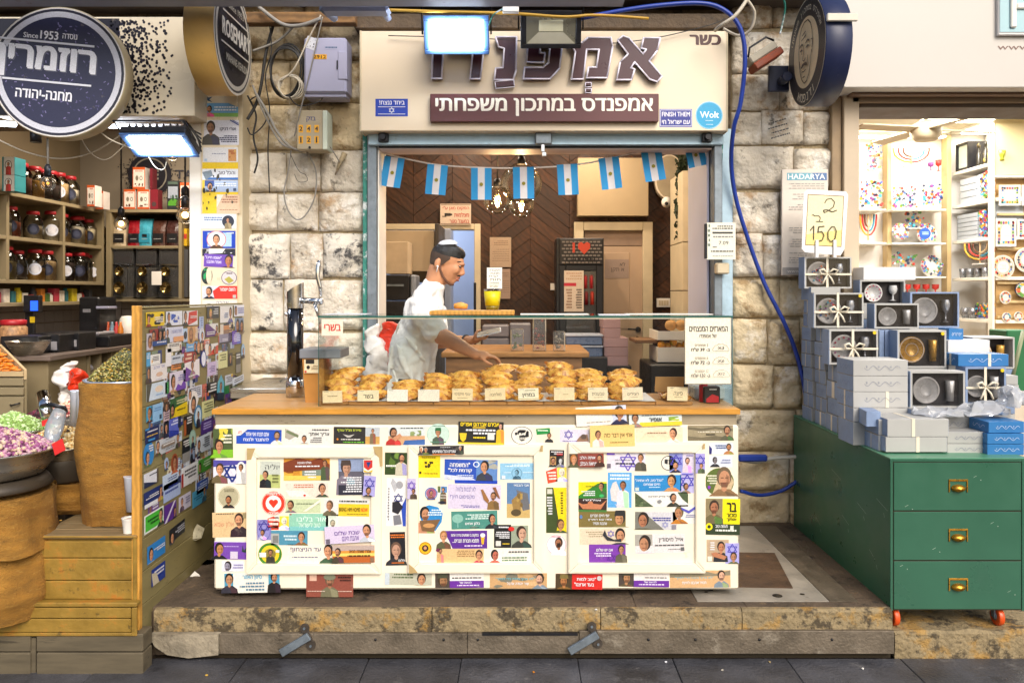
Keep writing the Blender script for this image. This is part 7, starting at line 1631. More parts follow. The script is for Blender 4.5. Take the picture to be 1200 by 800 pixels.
while px<112:
 y=(XL-.05)*FX/(px-CX);w_=R2.uniform(.05,.075);h_=R2.uniform(.06,.12);c=cols[i%10]
 q=MB();x_=XL-.09
 if i%3==0:q.lathe([(w_*.42,0),(w_*.45,.005),(w_*.45,h_*.75),(w_*.3,h_*.82),(w_*.3,h_)],10,(x_,y,1.4252));nm='small_jar'
 else:q.box(x_-.03,x_+.03,y-w_/2,y+w_/2,1.4252,1.4252+h_,ch=.003);nm='small_box'
 cn=['crimson','off-white','teal','yellow','ivory','dark red','charcoal','orange','green','beige'][i%10]
 single(q,nm,M('goods_'+c,c,.5,var=.2,vs=40),'%s %s on the lowest shelf, about %s from the left'%(cn,nm.replace('_',' '),(ORD+['sixteenth','seventeenth','eighteenth','nineteenth','twentieth','twenty-first','twenty-second','twenty-third','twenty-fourth'])[i]),'jar' if 'jar' in nm else 'box','small goods on the lowest shelf')
 px+=R2.uniform(5,8.5);i+=1
XC=-3.2;zw=1.075
wk=empty('worktop_cabinet',(XC,6.4,0),'olive-taupe cabinet run with drawers and a dark worktop inside the spice shop','cabinet')
mcab=M('cabinet_taupe','#87795c',.5,var=.07,vs=5)
q=MB();q.box(XL-.3,XC+.03,5.45,7.84,zw-.035,zw,ch=.004);q.box(XC+.0305,-1.92,7.05,7.84,zw-.035,zw,ch=.004);q.build('worktop',M('dark_worktop','#6a5d55',.35,var=.15),wk)
q=MB();q.box(XL-.2,XC-.01,5.5,5.98,.0,zw-.036);q.box(XL-.2,XC-.25,5.98,6.35,0,zw-.036);q.box(XL-.2,XC-.012,6.352,7.8,.0,zw-.036);q.box(XC,-1.92,7.1,7.8,0,zw-.036);q.build('carcass',mcab,wk)
for(a,b_)in((6.0,6.02),(6.16,6.18),(6.33,6.35)):q=MB();q.box(XC-.24,XC,a,b_,0,zw-.037);q.build('divider',mcab,wk)
q=MB();q.box(XC-.24,XC-.002,6.021,6.329,zw-.19,zw-.17);q.build('cubby_shelf',mcab,wk)
for i in range(5):
 a=6.36+i*.29;b_=a+.283
 if b_>7.8:break
 for(z0_,z1_)in((zw-.2,zw-.045),(zw-.8,zw-.208)):
  dw=MB();dw.box(XC-.011,XC+.003,a,b_,z0_,z1_,ch=.003);dw=dw.build('drawer_front',mcab,wk)
  hm=(z0_+z1_)/2 if z1_>zw-.1 else z1_-.12;ym=(a+b_)/2
  q=MB();q.tube([(XC+.004,ym-.05,hm),(XC+.022,ym-.04,hm-.004),(XC+.022,ym+.04,hm-.004),(XC+.004,ym+.05,hm)],.005,6);q.build('handle',m_black,dw)
q=MB()
for k_ in range(5):q.ell((XC-.08+rnd.uniform(-.03,.03),6.08+k_*.05,zw-.14),(.04,.05,.035),8,6)
q.v=[(v[0]+noise.noise(Vector(v)*25)*.02,v[1],v[2]+noise.noise(Vector(v)*22)*.02)for v in q.v];single(q,'plastic_bags',M('clear_wrap','#b9b9c6',.25,var=.2,vs=25),'crumpled clear plastic bags in the cubby under the worktop','bags')
def w1(px0,py0,px1,py1,Y,d,nm,mt,lab,cat,ch=.008,group=None):return thing1(px0,py0,px1,py1,Y,Y+d,nm,mt,lab,cat,ch,group)
bx=[(70,390,92,410,5.95),(46,392,69,414,5.75),(0,394,45,418,5.6)]
for i,(a,c,b_,d,Yk)in enumerate(bx):
 rt=empty('black_crate',P((a+b_)/2,d,Yk),'black plastic crate with a white tag on the worktop, %s'%['right','middle','left, behind the steel bowl'][i],'crate','black crates on the worktop')
 q=MB();q.box(X(a,Yk),X(b_,Yk),Yk,Yk+.25,zw,Z(c,Yk),ch=.006);q.build('crate_body',m_black,rt)
 q=MB();q.box(X(b_-9,Yk),X(b_-2,Yk),Yk-.004,Yk-.0005,Z(d-4,Yk),Z(c+8,Yk));q.build('tag',M('grey_tag','#8f8c90',.6),rt)
c=P(33,0,5.52);q=MB();q.lathe([(.075,0),(.085,.004),(.125,.07),(.135,.095),(.14,.096),(.128,.092),(.1,.05),(.07,.012),(0,.01)],28,(c.x,5.52,zw+.001),cap=False);single(q,'steel_bowl',m_steel,'steel mixing bowl on the worktop at the left','bowl')
sc2=empty('shop_scale',P(60,396,6.1),'black counter scale with a flat tray and a blue display on a post','scale')
q=MB();q.box(X(34,6.1),X(88,6.1),6.15,6.5,zw+.06,zw+.1,ch=.01);q.build('scale_body',m_black,sc2)
q=MB();q.box(X(36,6.1),X(90,6.1),6.1,6.5,zw+.105,zw+.12,ch=.005);q.build('tray',m_dark,sc2)
q=MB();q.pbox(29,347,39,396,6.25,6.29,ch=.005);q.build('post',m_black,sc2);q=MB();q.pbox(27,346,46,366,6.2,6.249,ch=.005);q.build('display_box',m_black,sc2)
q=MB();q.pbox(35.5,352.5,43.5,364,6.19,6.1999);q.build('screen',M('blue_screen','#1f4fe0',.4,var=0,emit=1.6),sc2);q=MB();q.pbox(35,371,40,378,6.24,6.2499);q.build('sticker',M('yellow_tag','#d8b51a',.5),sc2)
gr=empty('coffee_grinder',P(106,400,6.9),'tall black coffee grinder on the worktop below the shelves','grinder')
q=MB();q.box(X(92,6.9),X(116,6.9),6.9,7.2,zw+.02,Z(348,6.9),ch=.012);q.build('tower',m_black,gr);q=MB();q.pbox(97,362,105,366,6.885,6.8999);q.build('nameplate',M('plate_grey','#8a8a90',.4),gr);q=MB();q.pbox(112,359,127,362,6.85,7.0,ch=.005);q.build('side_tray',M('tray_lilac','#9a9ab0',.4),gr)
cr2=empty('cash_register',P(108,400,6.3),'black cash register with papers on the worktop','register')
q=MB();q.box(X(92,6.3),X(128,6.3),6.3,6.7,zw,zw+.09,ch=.01);q.build('drawer_box',m_black,cr2);q=MB();q.box(X(90,6.3),X(112,6.3),6.35,6.6,zw+.091,zw+.115,ch=.006,T=Matrix.Translation((0,0,0)));q.build('paper_pile',M('grey_tag'),cr2)
kt=empty('electric_kettle',P(151,398,7.2),'white electric kettle on the back worktop','kettle')
c=P(150,0,7.25);q=MB();q.lathe([(.085,0),(.09,.01),(.082,.12),(.065,.2),(.05,.215),(0,.22)],20,(c.x,7.25,zw+.001));q.build('kettle_body',m_white,kt)
q=MB();q.tube([(c.x+.07,7.22,zw+.19),(c.x+.12,7.2,zw+.18),(c.x+.125,7.2,zw+.08),(c.x+.085,7.22,zw+.03)],.012,8);q.build('handle',M('grey_tag'),kt)
for i,(px,col)in enumerate(((123,'#c8552a'),(128,'#7a96a8'),(133,'#b83a3a'),(138,'#c87a2a'))):
 c=P(px,0,7.0);q=MB();q.lathe([(.022,0),(.024,.01),(.024,.11),(.01,.15),(.011,.17)],10,(c.x,7.05,zw+.001));single(q,'small_bottle',M('bottle_'+col,col,.3),'small %s bottle on the worktop left of the kettle'%['orange','blue-grey','red','amber'][i],'bottle')
c=P(141,0,6.9);q=MB();q.ell((c.x,6.9,zw+.035),(.11,.08,.04),16,8);q.v=[(v[0],v[1],v[2]+noise.noise(Vector(v)*18)*.02)for v in q.v];single(q,'bagged_nuts',M('bagged_beige','#b0977c',.35,var=.3,vs=30),'clear bag of beige nuts lying on the worktop end','bag')
rj=empty('red_lid_jar',P(18,396,5.9),'big jar with a red lid at the left end of the worktop','jar')
c=P(16,0,5.9);q=MB();q.lathe([(.085,0),(.09,.01),(.09,.12),(.075,.14)],18,(c.x,5.9,zw+.05));q.build('contents',M('mixed_sweets','#a8805a',.5,var=.5,vs=50),rj);q=MB();q.lathe([(.08,.14),(.085,.145),(.085,.175),(.07,.18)],18,(c.x,5.9,zw+.05));q.build('lid',M('lid_#a81f28'),rj);q=MB();q.lathe([(.088,0),(.092,.005),(.092,.045),(.088,.05)],18,(c.x,5.9,zw));q.build('base_band',M('lid_#a81f28'),rj)
ad=empty('display_counter',(X(10,4.9),5.1,0),'olive display cabinet with a sloped tray of dried apricots at the far left','cabinet')
q=MB();xa_=X(29,4.9);z_=Z(442,4.9);q.add([(-3.9,4.92,0),(xa_,4.92,0),(xa_-.5,5.45,0),(-4.1,5.45,0),(-3.9,4.92,z_),(xa_,4.92,z_),(xa_-.5,5.45,z_),(-4.1,5.45,z_)],[(3,2,1,0),(4,5,6,7),(0,1,5,4),(1,2,6,5),(2,3,7,6),(3,0,4,7)]);q.build('carcass',mcab,ad)
for(a,c)in((443,452),(454,463),(465,500)):
 dw=MB();dw.box(-3.3,X(27,4.9),4.9,4.919,Z(c,4.9),Z(a,4.9),ch=.003);dw=dw.build('drawer_front',mcab,ad)
 if a==465:q=MB();q.tube([P(12,474,4.9),P(13,475,4.88),P(22,472.5,4.88),P(23,472,4.9)],.005,6);q.build('handle',m_black,dw)
zt_=Z(441,4.9)
q=MB();q.prism([(0,-.02),(.73,-.02),(.73,.16),(0,.04)],0,.015,T=Matrix.Translation((X(29,4.9),4.92,zt_))@Matrix.Rotation(radians(133),4,'Z'));q.build('tray_side',M('tray_wood','#b8a078',.6),ad)
q=MB();q.box(-3.6,X(27,4.9),4.9,4.915,zt_+.0005,zt_+.03);q.build('tray_lip',M('tray_wood'),ad)
XA=X(28,4.9);vs=[(-3.9,4.916,zt_),(XA,4.916,zt_),(XA-.5,5.45,zt_+.13),(-4.1,5.45,zt_+.13)]
q=MB();q.add(vs,[(0,1,2,3)]);q.build('tray_bed',M('tray_wood'),ad)
q=MB()
for _ in range(420):
 v=rnd.random();u=rnd.uniform(-3.75,XA-.03)-.5*v;q.ell((u,4.93+.5*v,zt_+.012+.12*v+rnd.uniform(0,.03)),(.024,.02,.008),7,4)
tag(q.build('dried_apricots',M('apricot','#d9791a',.45,var=.25,vs=30)),'heap of orange dried apricots in the sloped tray','dried fruit',kind='stuff')
# sacks, bowls and heaps in front
def heap(cx_,cy_,z,R_,H_,nseed,size,cols,name,label,cat,flat=.6,seed=1,dark=None,base=None):
 """a pile of loose pieces: many small lumps over a cone, one object"""
 rr=random.Random(seed);b=MB()
 b.lathe([(R_*.98,0),(R_*.75,H_*.32),(R_*.4,H_*.72),(R_*.12,H_*.96),(0,H_*.98)],24,(cx_,cy_,z-.004),lin(base or cols[0]),cap=False)
 for _ in range(nseed):
  a=rr.uniform(0,2*pi);q_=sqrt(rr.random())*R_*.98;h=H_*(1-(q_/R_))**.8
  c=Vector((cx_+q_*cos(a),cy_+q_*sin(a),z+h+rr.uniform(-.3,.6)*size[2]));s_=rr.uniform(.7,1.25)
  T=Matrix.Translation(c)@Matrix.Rotation(rr.uniform(0,6.3),4,'Z')@Matrix.Rotation(rr.uniform(-.8,.8),4,'X')@Matrix.Rotation(rr.uniform(-.8,.8),4,'Y')
  b.ell((0,0,0),(size[0]*s_,size[1]*s_,size[2]*s_),5,3,lin(rr.choice(cols)),T)
 o=b.build(name,M('loose_goods',rough=.75,var=.2,vs=70,vc=True));return tag(o,label,cat,kind='stuff')
def sack(name,cx_,cy_,z0,z1,r,label,seed=0,bulge=.06,fold=True,rim=None):
 rt=empty(name,(cx_,cy_,z0),label,'sack')
 b=MB();vs=[];fs=[];n,m_=56,26
 for j in range(m_+1):
  v=j/m_;zz_=z0+(z1-z0)*v
  pr=r*(1+bulge*sin(pi*min(1,v*1.1))-.16*max(0,.2-v)/.2)
  for i in range(n):
   a=2*pi*i/n
   d=noise.noise(Vector((cos(a)*1.5,sin(a)*1.5,v*2.5+seed)))*.03*r/.2+noise.noise(Vector((cos(a)*7,sin(a)*7,v*1.2+seed*3)))*.012*(1.2-v)+noise.noise(Vector((cos(a)*2,sin(a)*2,v*16+seed)))*.009*(1 if v<.25 else .2)
   vs.append((cx_+(pr+d)*cos(a),cy_+(pr+d)*sin(a),zz_+.006*sin(a*3)))
 for j in range(m_):
  for i in range(n):fs.append((j*n+i,j*n+(i+1)%n,(j+1)*n+(i+1)%n,(j+1)*n+i))
 fs.append(tuple(m_*n+i for i in range(n)))
 b.add(vs,fs,None,True);b.sm[-1]=False;b.build('burlap',m_jute,rt)
 if fold:
  b=MB();vs=[];fs=[];nf=6;zf=z1-(z1-z0)*fold
  for j in range(nf+1):
   v=j/nf
   for i in range(n):
    a=2*pi*i/n;pr=r*(1+bulge*.4)+.012+.012*(1-v)+noise.noise(Vector((cos(a)*4,sin(a)*4,seed+v)))*.02+noise.noise(Vector((cos(a)*1.5,sin(a)*1.5,1*2.5+seed)))*.025*r/.2
    vs.append((cx_+pr*cos(a),cy_+pr*sin(a),zf+(z1+.006-zf)*v+noise.noise(Vector((cos(a)*2,sin(a)*2,seed)))*.02*(1-v)))
  for j in range(nf):
   for i in range(n):fs.append((j*n+i,j*n+(i+1)%n,(j+1)*n+(i+1)%n,(j+1)*n+i))
  b.add(vs,fs,None,True);b.build('folded_cuff',m_jute,rt)
 return rt
sack('burlap_sack',-1.975,4.0,.385,Z(448,3.9),.188,'tall upright burlap sack holding a dish of dried herbs, beside the sticker partition',1,.03,.0)
zz_=Z(447,4.0);q=MB();q.lathe([(.10,.0),(.165,.004),(.175,.016),(.18,.016),(.17,.002),(.0,.001)][::-1],36,(-1.965,4.0,zz_),cap=False);single(q,'steel_dish',M('pale_enamel_dish','#a9b6cc',.25,metal=.4),'round pale metal dish on the tall burlap sack','dish')
heap(-1.955,4.0,zz_+.008,.165,.155,2600,(.010,.0035,.003),['#6d6a2a','#8a8a48','#3f4326','#a9a05a','#c9c08a','#5a4a20','#b08a28'],'dried_herbs','steep heap of green-yellow dried herbs in the dish on the tall sack','herbs',seed=3,base='#4a4a22')
sack('burlap_sack',X(-20,3.72),3.74,.02,Z(578,3.74),.268,'wide burlap sack with a folded cuff at the bottom left under the rose buds',4,.02,.45)
def bowl(cx_,cy_,z,R_,H_,name,label,mt=None):
 b=MB();b.lathe([(R_*.62,0),(R_*.78,.01),(R_*.93,H_*.5),(R_*.97,H_*.92),(R_*1.04,H_),(R_*1.04,H_+.006),(R_*.95,H_-.004),(R_*.9,H_*.55),(R_*.5,H_*.45),(0,H_*.45)],44,(cx_,cy_,z),cap=False)
 return single(b,name,mt or m_steel,label,'bowl')
zb1=Z(572,3.74)
q=MB();q.lathe([(.25,0),(.262,.008),(.25,.03),(.235,.05),(0,.05)],40,(X(-16,3.74),3.76,zb1));single(q,'drum_stand',M('dark_ring_base','#4a4238',.4,metal=.3),'dark round stand under the rose bud bowl','stand')
bowl(X(-16,3.74),3.76,zb1+.052,.285,.125,'steel_bowl','big steel bowl heaped with pink rose buds at the bottom left')
heap(X(-16,3.74),3.76,zb1+.165,.272,.12,1500,(.0105,.010,.0095),['#a86a8c','#b98aa0','#8e4a78','#c9b09a','#c2a0a8','#7a3a68','#d0bc9a'],'rose_buds','heap of small pink and mauve dried rose buds in the big steel bowl','rose buds',seed=5,base='#6a3a50')
b2x,b2y=X(66,4.15),4.2
q=MB();q.lathe([(.2,0),(.21,.01),(.215,.1),(.205,.14),(.2,.15),(0,.15)],40,(b2x,b2y,Z(560,4.15)));single(q,'drum_stand',M('dark_ring_base'),'dark drum stand under the bowl of cream nuts','stand')
sack('burlap_sack',b2x,b2y,.39,Z(561,4.15),.22,'burlap wrapped drum behind, between the two front sacks',7,.02,0)
bowl(b2x,b2y,Z(544,4.15),.235,.10,'steel_bowl','steel bowl of cream coloured nuts behind the rose bud bowl')
heap(b2x,b2y,Z(544,4.15)+.09,.225,.1,1300,(.010,.008,.007),['#d8bc7e','#e2cc98','#c9a15c','#b98a48','#3a2a20','#e6d6b0'],'mixed_nuts','heap of cream and golden nut pieces in the second steel bowl','nuts',seed=8,base='#b08a4a')
bowl(X(8,4.35),4.4,Z(520,4.35),.24,.08,'steel_bowl','steel bowl of pale green pieces at the left edge')
heap(X(8,4.35),4.4,Z(512,4.35),.23,.13,1000,(.014,.006,.006),['#a9c87a','#c2dca0','#8fb060','#d4e6b8','#7f9a4c'],'green_pieces','heap of pale green dried fruit sticks at the left edge','dried fruit',seed=9,base='#7a9a4a')
q=MB();q.lathe([(.24,.0),(.25,-.02),(.25,-.9),(0,-.9)][::-1],30,(X(8,4.35),4.4,Z(520,4.35)),cap=False);single(q,'drum',M('dark_ring_base'),'dark drum carrying the bowl of green pieces','drum')
heap(X(42,4.8),4.85,Z(502,4.8),.2,.11,900,(.012,.008,.006),['#3a0f1c','#52182a','#2a0a14','#6a2438'],'hibiscus_flowers','heap of dark red dried hibiscus behind the nuts','dried flowers',seed=10,base='#2a0a14')
q=MB();q.lathe([(0,0),(.22,0),(.23,-.02),(.22,-.95)],30,(X(42,4.8),4.85,Z(500,4.8)),cap=False);single(q,'drum',M('dark_ring_base'),'dark drum under the hibiscus heap','drum')
heap(X(82,4.9),4.95,Z(486,4.9),.17,.09,800,(.010,.008,.006),['#d8a890','#c86a60','#e0c8a8','#b04a50','#e8d8c0'],'pink_mix','heap of pink and cream tea mix beside the plastic cups','tea mix',seed=11,base='#b07a68')
q=MB();q.lathe([(0,0),(.19,0),(.2,-.02),(.19,-1.0)],30,(X(82,4.9),4.95,Z(485,4.9)),cap=False);single(q,'drum',M('dark_ring_base'),'dark drum under the pink tea mix','drum')
sp=empty('steel_scoop',P(55,490,4.3),'big steel scoop standing in the dried fruit heaps','scoop')
q=MB();q.tube([P(50,462,4.4),P(56,488,4.3)],[.036,.032],12);q.build('scoop_handle',m_chrome,sp);q=MB();q.tube([P(49,476,4.25),P(60,474,4.2),P(76,478,4.2),P(77,482,4.25)],.012,8);q.build('scoop_rim',m_dark,sp)
q=MB();q.tube([P(70,482,4.05),P(64,500,4.0),P(58,520,3.9)],[.03,.042,.03],12);q.v=[(v[0],v[1],v[2]+noise.noise(Vector(v)*20)*.012)for v in q.v];single(q,'plastic_scoop',glass('clear_plastic','#e8eef4',1.2,.1,.25),'clear plastic scoop stuck between rose buds and nuts','scoop')
for i,(a,c,w_,h_,r_,Yk,lb)in enumerate(((0,512,9,12,-25,3.95,'red price tag at the left edge above the rose buds'),(61,520,14,15,-28,3.7,'red price tag at the right end of the rose bud bowl'),(49,493,12,7,-18,4.1,'red price tag before the hibiscus'),(91,506,7,8,-15,4.1,'red price tag against the tall sack'))):
 p=PR(w_*Yk/FX,h_*Yk/FX,Matrix.Translation(P(a,c,Yk))@Matrix.Rotation(radians(r_),4,'Y')@Matrix.Rotation(radians(-20),4,'X'),'#c8241c',.002);tag(p.build('price_tag'),lb,'tag','red price tags')
cs=empty('cup_stack',P(92,493,4.3),'stack of white translucent plastic cups beside the tall sack','cups')
m_cup=M('translucent_cup','#cdd2de',.3,var=.05)
for i in range(2):
 q=MB();Tc=Matrix.Translation(P(89+i*7,494,4.32-.04*i))@Matrix.Rotation(radians(6),4,'Y');q.lathe([(.03,0),(.042,.16),(.045,.165)],18,T=Tc,cap=True);q.build('cup_column',m_cup,cs)
q=MB();q.lathe([(.03,0),(.04,.16),(.043,.165)],18,P(156,598,3.84));single(q,'plastic_cup',m_cup,'tall white plastic cup stack against the partition post','cup')
pc_=empty('paper_cup',P(151.5,626,3.76),'white paper cup with coffee standing on the yellow box corner','cup')
q=MB();q.lathe([(.0235,0),(.0325,.075),(.034,.077),(.034,.08),(.0305,.078)],22,P(151.5,626,3.77),cap=False);q.build('cup_wall',m_white,pc_);q=MB();q.lathe([(.0,.069),(.031,.069)][::-1],20,P(151.5,626,3.77),cap=False);q.build('coffee',M('coffee','#8a5a34',.3),pc_)
bg_=empty('plastic_bag',P(85,465,5.3),'white and red plastic bags hanging from a drawer in the spice shop','bags')
for(pts,rr_,c,nm)in(([(83,424),(78,436),(80,450),(77,462),(82,474)],[.03,.07,.06,.05,.03],'#c9c2cc','white_bag'),([(88,432),(93,441),(88,450),(92,462),(88,470)],[.02,.055,.05,.045,.02],'#b52a20','red_bag')):
 b=bag_mesh([P(a,c_,5.5 if nm[0]=='w' else 5.44)for a,c_ in pts],rr_)
 b.build(nm,M('bag_'+nm,c,.35,var=.06,bump=.8,bs=22),bg_)
for i in range(16):
 x,y=rnd.uniform(-2.35,-1.8),rnd.uniform(3.8,4.2)
 if(x+1.975)**2+(y-4)**2<.21**2:continue
 q=MB();q.ell((x,y,.389),(.008,.006,.003),6,4);single(q,'petal',M('petal_%d'%(i%3),['#c03a20','#c99aa8','#d0a040'][i%3],.7),'tiny petal crumb fallen on the yellow wooden box beside the tall sack','petal','petals on the box')
yb=empty('wooden_box_stand',(X(100,3.75),3.95,-.1),'mustard painted wooden box stand with boards carrying the tall sack','box stand')
def yb_(a,c,b_,d,y0,y1,nm='board',mt=None,ch=.004):q=MB();q.pbox(a,c,b_,d,y0,y1,ch=ch);return q.build(nm,mt or m_yellow,yb)
Y0=3.72
xr=X(160,Y0)
q=MB();q.box(X(40,Y0),xr,Y0+.022,4.5,-.1,.368);q.build('carcass',m_yellow,yb)
for(c,d)in((634,653.5),(654.3,679.7),(680.5,702)):yb_(50,c,154.5,d,Y0+.006,Y0+.0219)
yb_(40.5,629,49.5,706,Y0,Y0+.0219,'stile');yb_(155,629,160,744,Y0,Y0+.0219,'stile');yb_(40.5,628,160,630.5,Y0-.003,Y0+.0219,'top_rail');yb_(50,702.5,154.5,706,Y0+.002,Y0+.0219,'bottom_rail')
for i in range(8):
 a=Y0+i*.1;q=MB();q.box(X(40,Y0)-.005,xr,a+.001,a+.099,.3685,.3845,ch=.003);q.build('top_board',M('weathered_top','#7d6a4a',.7,var=.3,vs=10,stretch=(.5,4,1),dirt=('#4a3c28',.6,9,.58)),yb)
q=MB();q.box(-3.4,xr,Y0-.02,Y0+.6,-.05,-.0);q.build('step',m_yellow,yb)
for(c,d)in((712,724.3),(725,741)):yb_(-60,c,153,d,Y0-.04,Y0-.0301,'step_board')
yb_(-60,706,160,711.5,Y0-.045,Y0+.0,'step_top',ch=.005);yb_(-60,741.5,154.5,745.5,Y0-.042,Y0-.0301,'step_rail');yb_(153.5,712,160,745.5,Y0-.042,Y0-.0301,'step_stile')
lb_=empty('timber_plinth',(X(60,3.7),3.75,-.26),'grey brown timber plinth under the mustard box at street level','plinth')
m_pl=M('grey_timber','#5d5340',.75,var=.3,vs=8,stretch=(.4,1,3),dirt=('#2b261d',.7,8,.57))
for(a,b_)in((-80,36),(43,168)):
 for(c,d)in((742,763),(764,789)):
  q=MB();q.box(X(a,3.69),X(b_,3.69),3.684,3.78,Z(d,3.69)if d<780 else-.25,Z(c,3.69),ch=.005);q.build('timber',m_pl,lb_)
q=MB();q.box(X(36.4,3.7),X(42.6,3.7),3.695,3.78,-.25,Z(746.5,3.7));q.build('post',m_pl,lb_)
XP=-1.76
pt=empty('sticker_partition',(XP,4.4,-.1),'olive board partition covered in memorial stickers, running back beside the counter','partition')
nb=10
for i in range(nb):
 z0_=-.105+i*1.53/nb;z1_=z0_+1.53/nb-.0025
 q=MB();q.box(XP-.02,XP-rnd.uniform(0,.0015),3.76,5.12,z0_,z1_,ch=.002);q.build('board',m_olive,pt)
q=MB();q.box(XP-.034,XP+.003,3.728,3.7595,-.105,1.44,ch=.003);q.build('edge_post',m_ply,pt)
q=MB();q.box(XP-.023,XP+.001,3.76,5.12,1.4262,1.436,ch=.002);q.build('cap_strip',m_olive,pt)
RS=random.Random(21)
def pstk(a,c,b_,d,bg,ops,rot=0,shape=None,n=0):
 """sticker on the partition; pixel columns a..b, rows c..d measured at the left edge"""
 Ya=XP*FX/(a-CX);Yb_=XP*FX/(b_-CX);w=Yb_-Ya;zt_=Z(c,Ya);h=zt_-Z(d,Ya)
 T=Matrix.Translation((XP+.0022+.0007*n,(Ya+Yb_)/2,zt_-h/2))@Matrix.Rotation(radians(90),4,'Z')@Matrix.Rotation(radians(rot),4,'Y')@Matrix.Translation((-w/2,0,h/2))
 p=PR(w,h,T,bg,.0006,shape=shape);p.run(ops);return p.build('sticker',pt)
W_='#e6e4e2'
def photo_ops(side,shirt,tc,n=3,hair='#241c16',x0=None):
 if side=='r':return[('P',.84,.12,.09,shirt,hair),('L',.08,.2,.64,.85,tc,n)]
 return[('P',.17,.12,.09,shirt,hair),('L',.36,.2,.94,.85,tc,n)]
